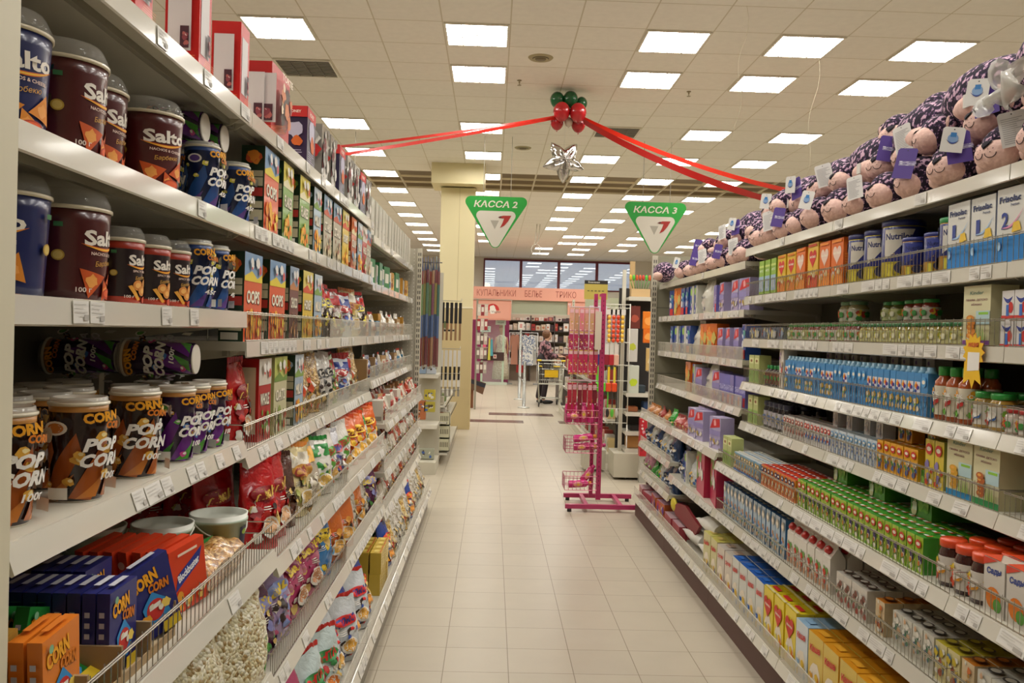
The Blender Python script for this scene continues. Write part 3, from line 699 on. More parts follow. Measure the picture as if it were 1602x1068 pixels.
K_redc = ckind('#b0201e', '#d8cfc0', '#d8cfc0', 'WHOLE', 'red and white cereal box', W=.14, side='#b8201e', banded=False, blobs=('#e8ddc8', '#6a9a3a', '#c03a2a'))
K_cream = ckind('#c9c49a', '#b8c060', '#6f8f3a', 'OATS', 'cream and green cereal box', W=.19, side='#b9ba7a', banded=False, blobs=('#8a9a4a', '#c0503a', '#e8e0c0'))
K_orng = ckind('#c05a22', '#d8702a', '#e8d8a8', 'SUN', 'dull orange cereal box', W=.17, side='#9a4318', blobs=('#6aa0c0', '#e8d8c0', '#c8a070'))
w0 = 'left second shelf'
for k, y in ((K_oops, 2.92), (K_green, 3.15), (K_green, 3.42), (K_lblue, 3.68), (K_pastel, 3.90), (K_pastel, 4.14), (K_yell, 4.38), (K_orng, 4.63), (K_lblue, 4.84), (K_redc, 5.02), (K_pastel, 5.19)): place(k, 'L', .75, y, 1.955, w0)
w0 = 'left third shelf'
for k, y in ((K_oops, 2.735), (K_oops, 3.04), (K_brown, 3.30), (K_yell, 3.55), (K_lblue, 3.76)): place(k, 'L', .755, y, 1.596, w0)
w0 = 'left fourth shelf'
for k, y in ((K_redc, 2.93), (K_cream, 3.14), (K_lblue, 3.44)): place(k, 'L', .76, y, 1.26, w0)

# ---- bags
def bag(name, W, D, H, mat, art=None, seal='top', seed=1, rough=.007, topcol=None, flat=.5):
    q = random.Random(seed); ph = [q.uniform(0, 6.28) for _ in range(6)]
    def pr(v): return (.78+.22*math.sin(min(v/.3, 1)*PI/2))*(1-max(0, (v-.35)/.65)**1.6*.95)
    def wv(v): return .93+.07*math.sin(PI*min(1, v*1.1))-.05*max(0, v-.6)
    def nz(x, z): return rough*(math.sin(x*70+z*40+ph[0])+math.sin(x*33-z*85+ph[1])+.7*math.sin(z*130+x*50+ph[2])+.5*math.sin(x*160+ph[3]))*.5
    def fr(x, z, d=0):
        v = max(0, min(1, z/H)); e = max(0, 1-abs(x/(W/2*wv(v)))**2.6)**.5
        return -(D/2*pr(v)*e)-nz(x, z)*e-d
    def mk():
        g = G(); nu, nv = 20, 12
        def f(u, v):
            a = 2*PI*u; c, s_ = math.cos(a), math.sin(a); x = W/2*wv(v)*math.copysign(abs(c)**.55, c); z = v*H
            y = fr(x, z) if s_ > 0 else -fr(x, z)*.8
            return (x, y, z+(.006*math.sin(x*90+ph[4]) if v > .98 else 0))
        g.surf(lambda u, v: f(1-u, v), nu, nv, mat, True, True)
        g.add([(-W/2*wv(0), 0, 0)]+[f(1-i/nu, 0) for i in range(nu)], [tuple(range(nu, 0, -1))], mat)
        t = M(topcol, .3, 0, .3) if topcol else mat
        g.surf(lambda u, v: ((u-.5)*W*wv(1)*.98, .003*math.sin(u*40+ph[5]), H-.003+v*.018+(.004 if int(u*24+.5) % 2 and v > .5 else 0)), 24, 1, t)
        if art:
            fn = lambda u, v, d: (u, fr(u, v, .0015+d), v)
            art(g, W, H, fn)
        return g.build(name)
    return mk
def bart(c1, c2, txt=None, tc='#f0ece0', pic=None, seed=3, win=None, band=None):
    def art(g, W, H, fn):
        s = .014
        if band: g.decal(rect(-W*.46, H*.70, W*.46, H*.92), fn, band, sub=s)
        if win: g.decal(blob(0, H*.32, W*.3, seed, 14, .15), fn, win, sub=s)
        busy(g, fn, -W*.44, H*.05, W*.44, H*.60, [c1, c2, '#e4ddd0', c1, '#3a2a24', c2, '#d8b86a'], 22, seed, .13, s); lines(g, fn, -W*.3, W*.3, H*.44, H*.52, 3, '#e4ddd0', seed, s)
        if txt:
            g.decal(ell(0, H*.66, W*.36, H*.09), fn, c2, sub=s); g.decal(text(txt, 0, H*.66, W*.62, H*.13, .15, .05, .14), fn, tc, sub=s)
        if pic: g.decal(ell(W*.05, H*.26, W*.24, H*.13), fn, '#e6e0d4', sub=s); g.decal(ell(W*.05, H*.27, W*.20, H*.10), fn, pic, sub=s)
    return art
def bk(W, D, H, mat, art, desc, seed=1, top=None, cat='bag', name='snack_bag', rough=.008): return Kind(bag(name, W, D, H, mat, art, seed=seed, topcol=top, rough=rough), W, D*1.02, H, desc, cat)
FR = film('#b3161a'); 
K_bred = bk(.16, .07, .27, FR, bart('#c9352c', '#8c0f14', 'Wheels', '#e8c35a', '#d9a87a', 3), 'glossy red cereal bag', 1, '#c01a1c')
K_bchoc = bk(.20, .08, .25, film('#3a211d'), bart('#7a5240', '#e8d84a', 'CHOCO', '#2a2a7a', None, 4, band='#c3211f'), 'brown sweets bag with yellow badge', 2, '#c3211f')
K_bchoc2 = bk(.18, .08, .23, film('#7a4a36'), bart('#a9bd5a', '#7cb04a', None, '#fff', None, 5, band='#b8201e'), 'red and green sweets bag', 3, '#b8201e')
K_bblue = bk(.18, .07, .22, film('#c9cdd4'), bart('#2c4a96', '#b8302c', 'Mix', '#f0ece0', None, 6, band='#2c3f8c'), 'silver and blue sweets bag', 4, '#9b2320')
RING = mixmat('ring_cereal', ['#8a6a30', '#c79a48', '#e0bd72', '#a8813c'], 95, .3, .9, 'voronoi', .7)
K_bring = bk(.21, .09, .27, RING, bart('#c8a050', '#d9532a', None, '#fff', None, 7), 'clear bag of ring cereal', 5, '#d6cdb4')
K_bwb = bk(.17, .08, .25, film('#c9c5bc'), bart('#3a3834', '#2a2826', 'RICE', '#d8d4c8', None, 8), 'white and black bag', 6)
K_bgreen = bk(.15, .07, .24, film('#6f9a3c'), bart('#a0522c', '#4a7a2a', None, '#fff', None, 9, band='#9a2a22'), 'green bag with red top', 7, '#9a2a22')
K_bbr = bk(.13, .06, .25, film('#4b2a1c'), bart('#2e1a12', '#6a442c', None, '#fff', None, 10), 'dark brown bag', 8)
K_boat = bk(.21, .08, .26, film('#d5c592'), bart('#9aa04a', '#c08a3a', 'OAT', '#8a2a20', '#d8b46a', 11, band='#ddd6c4'), 'cream oat bag with orange top', 9, '#d8863a')
K_bbeige = bk(.22, .11, .24, film('#b3a894', .3), bart('#d6cdb8', '#c9bfa8', None, '#fff', None, 12, band='#d9a02c'), 'beige pouch with yellow band', 10, '#d9a02c')
K_bwh = bk(.19, .09, .24, film('#ddd9cf'), bart('#b0392c', '#5f9a3a', 'Eco', '#b0392c', '#c89a4a', 13), 'white bag with red print', 11)
K_bwg = bk(.18, .09, .23, film('#d9d6cc'), bart('#2f8a3a', '#9fb04a', None, '#fff', '#d0a850', 14, band='#2d8a3c'), 'white bag with green top', 12, '#2d8a3c')
K_bwp = bk(.18, .09, .22, film('#cfd0d6'), bart('#3a3f86', '#c0504a', 'Bio', '#3a3f86', None, 15), 'white bag with blue print', 13)
K_bor = bk(.22, .10, .25, film('#d5601e'), bart('#e8a02a', '#f0c23a', 'Sun', '#7a1f14', '#e8b23a', 16), 'orange crisps bag', 14, '#d9481c')
K_pop = bk(.33, .17, .31, mixmat('popcorn', ['#a88c54', '#e0d6ac', '#f4eed6', '#d8cca0', '#efe8c8'], 105, .35, 1.0, 'voronoi', .5), lambda g, W, H, fn: (g.decal(poly([(.10, .04), (.15, .09), (.13, .15), (.09, .12)]), fn, '#4f9a2c', sub=.02), g.decal(rect(.10, .05, .125, .075), fn, '#e8e4d4', sub=.02)), 'big clear bag of popcorn', 15, '#cfc8b0', rough=.012)
K_bpur = bk(.20, .10, .27, film('#5c2a4c'), bart('#4a8a3a', '#8a8ac0', 'Bebik', '#e8c83a', None, 17), 'dark purple bag with yellow lettering', 16, '#7a2a34')
K_blil = bk(.20, .10, .27, film('#a58fb4'), bart('#c05a7a', '#8a9ad0', 'Bebik', '#e8c83a', None, 18), 'lilac bag with yellow lettering', 17, '#b5706a')
K_bpink = bk(.26, .12, .28, film('#b8456e'), bart('#d98aa0', '#8c2c54', 'Bebik', '#e8c83a', '#c98a5a', 19), 'pink puffs bag with yellow lettering', 18, '#9c2c50')
K_bsky = bk(.24, .11, .28, film('#2f78b4'), bart('#4fa0d0', '#e8c82a', 'Dino', '#2a1a14', None, 20), 'bright blue puffs bag', 19, '#3a8ac4')
K_bcorn = bk(.25, .11, .27, film('#cc6a24'), bart('#e8a03a', '#c8401c', None, '#fff', '#e8b04a', 21), 'large orange puffs bag', 20, '#d88a4a')
CLR = mixmat('grain_bag', ['#8a8474', '#b9b3a2', '#d8d4c8', '#a39a82'], 26, .18, .8, 'noise', .8)
K_bclr = bk(.19, .10, .24, CLR, bart('#cfcabc', '#a8a28e', None, '#fff', None, 22), 'clear bag of grain', 21, '#c9c4b4')
K_bclr2 = bk(.17, .09, .22, mixmat('pasta_bag', ['#8c6a34', '#c9a85a', '#e0cf9a', '#b98a3c'], 40, .18, .8, 'noise', .8), bart('#c9b480', '#a82c22', None, '#fff', None, 23), 'clear bag of pasta', 22, '#b5a88a')
K_bon = bk(.21, .09, .27, film('#c3d2d0'), bart('#b82a26', '#3a8a4a', 'ОНТА', '#d8302a', '#d87a2a', 24), 'pale bag with red lettering', 23, '#c8302a')
K_bon2 = bk(.20, .09, .27, film('#cfd4d6'), bart('#2c4a9a', '#d8302a', 'TORO', '#2c3a8a', '#d8a03a', 25), 'pale blue bag with blue lettering', 24, '#c8302a')
K_bbo = bk(.19, .09, .27, film('#2c4a96'), bart('#e89a2a', '#d8402a', 'Max', '#e8c83a', '#e89a3a', 26), 'blue bag with orange picture', 25, '#c8302a')
K_pean = bk(.20, .10, .13, mixmat('peanuts', ['#8a5c28', '#c68f48', '#e0b878', '#a87434'], 120, .3, .6, 'voronoi', .7), lambda g, W, H, fn: g.decal(rect(-.07, .08, .02, .10), fn, '#2e8a3a', sub=.02), 'clear bag of peanuts', 26, '#c8b48a')
def bags(lst, y0, y1, z, xf, where, gap=.012, back=True, lean=.12):
    y = y0; i = 0
    while True:
        k = lst[i % len(lst)]; y += R.uniform(0, .012)
        if y+k.W*.92 > y1: break
        o = place(k, 'L', xf+.012, y+k.W/2, z, where, turn=.1, rx=0); o.rotation_euler = (Matrix.Rotation(o.rotation_euler[2]-R.uniform(.15, .55), 3, 'Z') @ Matrix.Rotation(-R.uniform(.3, 1)*lean, 3, 'X') @ Matrix.Rotation(R.uniform(-.1, .1), 3, 'Y')).to_euler()
        y += k.W*.93+gap; i += 1
w0 = 'left third shelf'; bags([K_bchoc, K_bchoc, K_bchoc2, K_bblue, K_bblue, K_boat], 3.88, 5.26, 1.596, .765, w0)
w0 = 'left fourth shelf'; place(K_bred, 'L', .77, 2.73, 1.26, w0)
bags([K_bring, K_bring, K_bwb, K_bwb, K_bgreen, K_bblue, K_bchoc2], 3.56, 5.26, 1.26, .765, w0)
w0 = 'left fifth shelf'; bags([K_bred, K_bred, K_bbr, K_boat, K_bbeige, K_bwg, K_bwh, K_bwp, K_bwh, K_bor, K_bor, K_bwg, K_bor], 2.66, 5.26, .935, .67, w0)
bags([K_bwg, K_bwh, K_bwp, K_bor], 3.9, 5.2, .935, .80, 'left fifth shelf rear', lean=.05)
for y, xf in ((2.70, .82), (2.78, .93), (2.72, 1.03)): place(K_bred, 'L', xf, y, .936, w0, 'back row', turn=.2, rz=PI/2-.6)
w0 = 'left sixth shelf'; 
for y, xf in ((1.72, .68), (2.08, .66), (2.42, .64)): place(K_pop, 'L', xf, y, .606, w0, rz=PI/2-.3)
bags([K_bpur, K_blil, K_bpink, K_bpink, K_bsky, K_bcorn, K_bcorn, K_bclr, K_bcorn, K_bclr], 2.66, 5.26, .57, .665, w0)
w0 = 'left bottom shelf'; bags([K_bpink, K_bon, K_bon, K_bon2, K_bon2, K_bbo, K_bon2, K_bbo], 2.75, 4.62, .20, .56, w0, lean=.25)
bags([K_bbo, K_bclr2, K_bclr, K_bclr, K_bclr, K_bclr2, K_bclr], 5.15, 7.9, .20, .56, w0, lean=.2)
bags([K_bon, K_bon2, K_bbo], 3.2, 4.6, .20, .72, 'left bottom shelf rear', lean=.05)
bags([K_bclr, K_bclr2, K_bwh, K_bclr], 5.2, 7.9, .20, .71, 'left bottom shelf rear', lean=.05)
K_ybox = Kind(carton('sugar_box', .085, .06, .115, '#c9a83a', lambda g, W, D, H, F, L, Rr, T: (lines(g, F, -W*.4, W*.4, H*.2, H*.8, 5, '#e8d99a', 2), g.decal(rect(-W*.3, -D*.2, W*.3, D*.2), T, '#d8c060'), g.decal(rect(-W*.45, -D*.42, W*.45, -D*.34), T, '#b5452a'))), .085, .06, .115, 'small yellow box', 'box')
run(K_ybox, 'L', .565, 4.66, 5.1, .20, 'left bottom shelf', gap=.006, rows=2, levels=2)

# bays four and five of the left rack: small packs behind clear guards
K_greyb = Kind(carton('pale_box', .15, .12, .24, '#b8b3a4', lambda g, W, D, H, F, L, Rr, T: (g.decal(rect(-W*.48, H*.02, -W*.30, H*.98), F, '#a9a496'), g.decal(rect(W*.2, H*.3, W*.4, H*.34), F, '#8f8a7c'))), .15, .12, .24, 'plain grey box', 'box')
run(K_greyb, 'L', .76, 5.32, 7.85, 2.215, 'left top shelf', gap=.03)
K_gbook = Kind(carton('small_box', .16, .10, .17, '#2e7a48', lambda g, W, D, H, F, L, Rr, T: g.decal(rect(-W*.3, H*.3, W*.3, H*.7), F, '#d8d4c4')), .16, .10, .17, 'green box', 'box')
K_wbook = Kind(carton('small_box', .14, .10, .14, '#cfcabb', lambda g, W, D, H, F, L, Rr, T: (g.decal(rect(-W*.3, H*.2, W*.3, H*.5), F, '#3a6a8a'), g.decal(rect(-D*.4, H*.1, D*.4, H*.3), L, '#8f8a7c'))), .14, .10, .14, 'white box', 'box')
K_bbook = Kind(carton('small_box', .20, .05, .24, '#23222a', lambda g, W, D, H, F, L, Rr, T: g.decal(rect(-W*.4, H*.1, W*.4, H*.9), F, '#3a3840')), .20, .05, .24, 'tall black box', 'box')
K_obook = Kind(carton('small_box', .12, .08, .15, '#c08a2a', lambda g, W, D, H, F, L, Rr, T: busy(g, F, -W/2, 0, W/2, H, ['#d8b04a', '#8a4a22', '#e8d8b0'], 8, 2, .3)), .12, .08, .15, 'amber box', 'box')
K_blbook = Kind(carton('small_box', .14, .09, .10, '#2e7aa0', lambda g, W, D, H, F, L, Rr, T: g.decal(rect(-W*.4, H*.3, W*.4, H*.6), F, '#d8d4c4')), .14, .09, .10, 'turquoise box', 'box')
K_redp = Kind(carton('small_box', .12, .09, .09, '#a8231e', lambda g, W, D, H, F, L, Rr, T: g.decal(rect(-W*.4, H*.3, W*.4, H*.6), F, '#e0d4c0')), .12, .09, .09, 'red box', 'box')
K_krft = Kind(carton('small_box', .13, .10, .13, '#b08a5a', lambda g, W, D, H, F, L, Rr, T: (g.decal(rect(-W*.35, H*.2, W*.35, H*.8), F, '#ddd6c4'), g.decal(ell(0, H*.5, W*.2, H*.2), F, '#b0392c'))), .13, .10, .13, 'kraft box', 'box')
K_sbag = bk(.13, .07, .14, film('#cfc6b4'), bart('#a83a2c', '#d8cdb8', None, '#fff', None, 31), 'small white bag', 31, '#b03a2c')
K_sbag2 = bk(.14, .08, .15, film('#a8452c'), bart('#d8a05a', '#7a241c', None, '#fff', None, 32), 'small red bag', 32, '#c8a070')
K_sbag3 = bk(.15, .09, .16, CLR, bart('#a89878', '#8a7a5c', None, '#fff', None, 33), 'small clear bag', 33, '#d0cabb')
K_sbag4 = bk(.13, .08, .13, film('#24407e'), bart('#c8ccd8', '#5a6aa8', None, '#fff', None, 34), 'small blue bag', 34, '#c8ccd8')
def mixrun(ks, side, xf, y0, y1, z, where, gap=.02, turn=.15, row='', seed=1):
    q = random.Random(seed); y = y0; last = None
    while True:
        k = q.choice([c for c in ks if c is not last]); last = k
        if y+k.W > y1: break
        place(k, side, xf, y+k.W/2, z, where, row, .015, turn); y += k.W+q.uniform(.3, 1)*gap
mixrun([K_gbook, K_wbook, K_bbook, K_obook, K_wbook], 'L', .77, 5.35, 7.8, 1.925, 'left second shelf', .05, seed=3)
mixrun([K_sbag, K_krft, K_obook, K_sbag3, K_blbook], 'L', .77, 5.32, 7.85, 1.596, 'left third shelf', .04, seed=4)
mixrun([K_blbook, K_sbag4, K_sbag, K_redp, K_krft, K_sbag4], 'L', .77, 5.32, 7.85, 1.32, 'left fourth shelf', .03, seed=5)
mixrun([K_sbag, K_krft, K_redp, K_sbag2, K_wbook], 'L', .66, 5.32, 7.85, 1.06, 'left fifth shelf', .012, seed=6); mixrun([K_sbag, K_krft, K_sbag2], 'L', .80, 5.32, 7.85, 1.06, 'left fifth shelf rear', .012, seed=16)
mixrun([K_sbag3, K_sbag, K_sbag2, K_sbag3], 'L', .66, 5.32, 7.85, .76, 'left sixth shelf', .012, seed=7); mixrun([K_sbag3, K_sbag2], 'L', .79, 5.32, 7.85, .76, 'left sixth shelf rear', .012, seed=17)
mixrun([K_sbag2, K_sbag3, K_sbag, K_sbag3], 'L', .66, 5.32, 7.85, .51, 'left seventh shelf', .012, seed=8); mixrun([K_sbag3, K_sbag2], 'L', .79, 5.32, 7.85, .51, 'left seventh shelf rear', .012, seed=18)

# ---- fifth shelf of the nearest left bay: trays of small popcorn boxes, buckets, peanuts
def a_pop(col):
    def art(g, W, D, H, F, L, Rr, T):
        corncorn(g, F, 0, H*.72, W*.82); g.decal(blob(0, H*.35, W*.30, 4), F, '#2f8ac8'); g.decal(ell(0, H*.36, W*.2, H*.14), F, '#c8302a'); g.decal(rect(-W*.13, H*.38, W*.13, H*.44), F, '#f0ece0')
        busy(g, F, -W*.45, H*.03, W*.45, H*.5, ['#f0d060', '#e8e0c8', '#e8a02a', '#4fa0d0'], 8, 4, .16); g.decal(rect(W*.05, 0, W*.45, H*.14), F, '#e0c02a'); g.decal(ell(-W*.36, H*.9, W*.06, W*.06), F, '#7fb08a')
        for k in range(3): g.decal(rect(-D*.2, H*(.5+.12*k), D*.2, H*(.56+.12*k)), L, '#b8b8c8')
        g.decal(rect(-W*.25, -D*.25, W*.3, D*.25), T, '#c8c8d0' if col == '#23286e' else col)
    return art
K_pbblue = Kind(carton('popcorn_box', .12, .024, .165, '#23286e', a_pop('#23286e')), .12, .024, .165, 'small blue popcorn box', 'popcorn box')
K_pborng = Kind(carton('popcorn_box', .12, .024, .165, '#dd7a1e', a_pop('#dd7a1e')), .12, .024, .165, 'small orange popcorn box', 'popcorn box')
K_pbyel = Kind(carton('popcorn_box', .12, .024, .15, '#cf9a3e', a_pop('#cf9a3e')), .12, .024, .15, 'small amber popcorn box', 'popcorn box')
K_pbgrn = Kind(carton('popcorn_box', .12, .024, .15, '#1f7a30', a_pop('#1f7a30')), .12, .024, .15, 'small green popcorn box', 'popcorn box')
def a_block(g, W, D, H, F, L, Rr, T):
    g.decal(poly([(-W*.4, H*.35), (W*.3, H*.62), (W*.42, H*.86), (-W*.3, H*.6)]), F, '#26358c'); g.decal(text('Blockbuster', 0, H*.61, W*.66, H*.12, .1, .04, .36), F, '#f0f0f4')
    busy(g, F, -W*.46, H*.03, W*.46, H*.36, ['#f0c860', '#f4e4b0', '#e8a030'], 10, 7, .25); g.decal(rect(-W*.3, H*.88, W*.25, H*.92), F, '#f0d8c0'); g.decal(ell(0, H*.8, D*.4, D*.4), L, '#e8b0a0')
    for k in range(4): g.decal(rect(-D*.3, H*(.08+.1*k), D*.3, H*(.13+.1*k)), L, '#d8b03a')
K_pbred = Kind(carton('popcorn_box', .12, .024, .155, '#d8401c', a_block), .12, .024, .155, 'small red popcorn box', 'popcorn box')
w0 = 'left fifth shelf'
def packrow(k, y, x0, n, dx, z, tilt=0, row=''):
    for i in range(n): o = place(k, 'L', x0+i*dx, y, z, w0, row, .001, .015); o.rotation_euler = (Matrix.Rotation(PI/2, 3, 'Z') @ Matrix.Rotation(tilt, 3, 'Y')).to_euler()
packrow(K_pborng, 1.43, .69, 2, .03, .98, -.06); packrow(K_pbyel, 1.40, .77, 6, .034, .98, -.15)
packrow(K_pbgrn, 1.545, .80, 4, .04, .98, .3)
o = K_pbgrn.put(-.71, 1.545, .99, PI/2); o.rotation_euler = (Matrix.Rotation(PI/2, 3, 'Z') @ Matrix.Rotation(-1.1, 3, 'X')).to_euler(); pend(o, 'green popcorn box fallen forward', w0); 
packrow(K_pbblue, 1.66, .69, 10, .027, .98)
o = place(K_pbblue, 'L', .68, 1.84, .99, w0); o.rotation_euler = (Matrix.Rotation(PI/2-.45, 3, 'Z') @ Matrix.Rotation(-.30, 3, 'Y')).to_euler(); o['label'] = 'tilted blue popcorn box leaning alone in its tray, left fifth shelf'; PEND.pop()
packrow(K_pbblue, 1.80, .80, 4, .028, .98, 0, 'farther row')
for i in range(7): o = place(K_pbred, 'L', .69+.032*i, 2.05, .98, w0, '', .001, 0); o.rotation_euler = (Matrix.Rotation(PI/2-.35, 3, 'Z') @ Matrix.Rotation(-.16, 3, 'Y')).to_euler()
def tray(W, D, H):
    def mk():
        g = G(); c = M('#a88d66', .8); i_ = M('#cdb894', .8); t = .003
        g.box(-W/2, W/2, -D/2, D/2, 0, .004, c, top=i_)
        g.box(-W/2, -W/2+t, -D/2, D/2, .004, H, c); g.box(W/2-t, W/2, -D/2, D/2, .004, H, c); g.box(-W/2+t, W/2-t, D/2-t, D/2, .004, H, c); g.box(-W/2+t, W/2-t, -D/2, -D/2+t, .004, H*.25, c)
        return g.build('cardboard_tray')
    return mk
KT = Kind(tray(.134, .36, .075), .134, .36, .075, 'open cardboard tray of boxes', 'tray')
for y in (1.395, 1.53, 1.665, 1.80): place(KT, 'L', .665, y, .9755, w0, turn=0, jit=0)
def bucket():
    r = empty('plastic_bucket'); g = G(); c = M('#a9b8a4', .35, 0, .2); H, rt_, rb = .135, .078, .066
    g.lathe([(rb, 0), (rb+(rt_-rb)*.85, H*.84), (rt_+.003, H*.84), (rt_+.003, H*.9), (rt_, H*.9), (rt_+.003, H), (rt_-.003, H), (rt_-.004, H*.88), (rt_-.03, H*.87), (.001, H*.87)], [c, c, c, c, M('#d8dacd', .35), M('#d8dacd', .35), M('#c9ccbf'), M('#c9ccbf'), M('#c9ccbf')], 32)
    g.build('pail', r)
    g = G(); g.tube([((rt_+.006)*math.cos(a), -(rt_+.008)*math.sin(a)*.75, H*.92-.055*math.sin(a)) for a in [PI*i/14 for i in range(15)]], .0022, '#dcdccf', 6); g.build('handle', r)
    g = G(); fn = wcyl(lambda z: .0665+.011*z/H); g.decal(rect(.02, .01, .065, .10), fn, '#2c2840', sub=.01); g.decal(ell(.043, .085, .015, .008), fn, '#9ab03a', sub=.01); lines(g, fn, .028, .06, .02, .07, 6, '#8a86a0', 2, .01); g.build('label_sticker', r)
    return r
KB = Kind(bucket, .165, .165, .135, 'pale green plastic bucket', 'bucket')
for x, y, t, l in ((-.765, 2.47, .9, 'pale green plastic bucket standing at the shelf edge, nearest the wire guard'), (-.87, 2.33, 0, 'pale green plastic bucket with dark sticker, middle of the three'), (-1.03, 2.28, .2, 'pale green plastic bucket farthest back of the three on the shelf')):
    o = KB.put(x, y, .976, t); o['label'] = l; o['group'] = 'buckets on the left fifth shelf'
for y in (2.20, 2.33):
    o = place(K_pean, 'L', .66, y, .99, w0); o.rotation_euler = (Matrix.Rotation(PI/2, 3, 'Z') @ Matrix.Rotation(-1.3, 3, 'X')).to_euler(); o.location = (-.675, y, 1.01)
# ================================================================== RIGHT RACK
# ---- spotted plush pets on the top shelf
FUR = mixmat('spotted_fur', ['#1d1226', '#2c1c3a', '#6d5070', '#c7a5b8'], 62, .95, 1.0, 'noise', 0, stops=(0, .49, .53, .57))
PINK = mixmat('pink_plush', ['#d8b0a4', '#ecc9bc'], 60, .95, .6, 'soft', 0, stops=(.3, .7))
def swing(kind):
    g = G(); W, H = (.088, .125) if kind != 'w2' else (.08, .10); c = {'p': '#4b2f86', 'w': '#d9d7d2', 'w2': '#dcdad4'}[kind]
    pts = [(-W/2, -H), (W/2, -H), (W/2, -.008), (W/2-.008, 0), (-W/2+.008, 0), (-W/2, -.008)]
    g.extr(pts, c, lambda u, v, d: (u, -d, v), .0012)
    fn = lambda u, v, d: (u, -.0012-d, v); g.decal(ell(0, -.01, .0025, .0025, 8), fn, '#222222')
    if kind == 'p': g.decal(vtext('HUGGY PET', .012, -H*.5, .018, H*.62), fn, '#e4e0f0'); g.decal(vtext('since 2009', .028, -H*.5, .006, H*.4, 0), fn, '#b8aedc')
    elif kind == 'w': lines(g, fn, -W*.4, W*.4, -H*.92, -H*.15, 13, '#a9a7a4', 3)
    else: g.decal(ell(0, -H*.45, W*.24, H*.18), fn, '#7fa0c8'); g.decal(rect(-W*.13, -H*.40, W*.13, -H*.22), fn, '#2f78b8'); g.decal(swoosh(-W*.3, -H*.5, W*.3, -H*.5, H*.12, H*.05), fn, '#28408c')
    return g
def plush(variant):
    def mk():
        r = empty('plush_monkey'); q = random.Random(variant)
        g = G()
        def lump(p):
            n = 1+.035*math.sin(p.x*40+variant)+.035*math.sin(p.y*33+1)+.03*math.sin(p.z*50); return p*n
        g.ellip((0, .14, .085), (.165, .19, .10), FUR, 22, 14, fn=lump); g.build('body', r)
        g = G(); g.ellip((0, -.055, .095), (.095, .085, .085), FUR, 20, 12, fn=lump); g.build('head', r)
        g = G()
        def fs(p):   # muzzle: wide low heart-like face pad
            k = 1-.14*max(0, p.z/.06)*max(0, 1-abs(p.x)/.03); return Vector((p.x, p.y, p.z*k))
        g.ellip((0, -.098, .068), (.082, .066, .060), PINK, 24, 16, fn=fs); f = g.build('face', r)
        fy = lambda u, v: -.098-.066*max(0, 1-(u/.082)**2-((v-.068)/.060)**2)**.5
        fn = lambda u, v, d: (u, fy(u, v)-d, v)
        g = G(); g.decal(heart(0, .100, .021), fn, M('#120c14', .9), sub=.01, base=.003); g.decal(heart(0, .100, .016), fn, M('#1c1420', .9), sub=.01, base=.006); g.build('nose', f)
        g = G(); k = M('#2a1a1e', .8)
        for sx in (-1, 1):
            pts = [fn(sx*.024+.020*math.cos(a), .066+.017*math.sin(a), .001) for a in [PI+PI*i/8 for i in range(9)]]; g.tube(pts, .0013, k, 4)
            for dx, dz in ((.016, .08), (.034, .08), (.026, .068)): g.decal(ell(sx*dx, dz, .0018, .0018, 8), fn, k, base=.001)
        g.build('smile', f)
        for sx in (-1, 1):
            g = G(); g.ellip((sx*.098, -.03, .125), (.034, .02, .036), FUR, 12, 8); g.ellip((sx*.100, -.044, .124), (.022, .01, .024), PINK, 10, 7); g.build('ear', r)
            g = G(); g.ellip((sx*.135, .02, .05), (.04, .085, .035), PINK, 12, 8, rot=Matrix.Rotation(-sx*.3, 3, 'Z')); g.build('paw', r)
        t = {0: 'p', 1: 'w', 2: 'w2', 3: None, 4: 'p'}[variant]
        if t:
            gt = swing(t); o = gt.build('swing_tag', r); o.location = (.075, -.13, .20); o.rotation_euler = (-.12, q.uniform(-.25, .25), .75)
            if variant == 4: o2 = swing('w2').build('swing_tag', r); o2.location = (.085, -.15, .215); o2.rotation_euler = (-.1, .15, .8)
        return r
    return mk
KP = [Kind(plush(v), .29, .34, .2, ['with purple swing tag', 'with white care tag', 'with small logo tag', 'without swing tag', 'with purple and logo tags'][v], 'plush toy') for v in range(5)]
def pp(v, y, z, xf, where, sc=1, rz=0, rx=0):
    k = KP[v]; o = k.put(xf+.17*sc, y, z, -PI/2+rz, rx, 0); o.scale = (sc, sc, sc)
    pend(o, 'plush pet '+k.desc, where, '', 'spotted plush pets on the right top shelf')
q = random.Random(5); w1 = 'lower layer, right rack'; w2 = 'upper layer, right rack'
for i, (y, v) in enumerate(((2.46, 3), (2.70, 1), (2.95, 4), (3.20, 0), (3.45, 3), (3.68, 1), (3.92, 3), (4.16, 2), (4.40, 3), (4.64, 0), (4.88, 1), (5.10, 3))): pp(v, y, 2.186, 1.475+q.uniform(0, .03), w1, .86+q.uniform(-.05, .05), q.uniform(-.25, .35))
for i, (y, v) in enumerate(((5.36, 3), (5.58, 1), (5.80, 0), (6.04, 3), (6.28, 1), (6.52, 0), (6.78, 3), (7.04, 2))): pp(v, y, 2.116, 1.475+q.uniform(0, .03), w1, .82+q.uniform(-.05, .05), q.uniform(-.25, .35))
for i, (y, v) in enumerate(((2.58, 2), (2.86, 4), (3.14, 3), (3.40, 1), (3.70, 0), (3.98, 3), (4.25, 1), (4.52, 4), (4.80, 3), (5.06, 2))): pp(v, y, 2.186+.15, 1.53+q.uniform(0, .05), w2, .88, q.uniform(-.4, .5), q.uniform(-.1, .15))
for i, (y, v) in enumerate(((5.35, 3), (5.62, 4), (5.9, 1), (6.2, 2), (6.5, 3), (6.85, 0))): pp(v, y, 2.116+.14, 1.53+q.uniform(0, .05), w2, .8, q.uniform(-.4, .5))
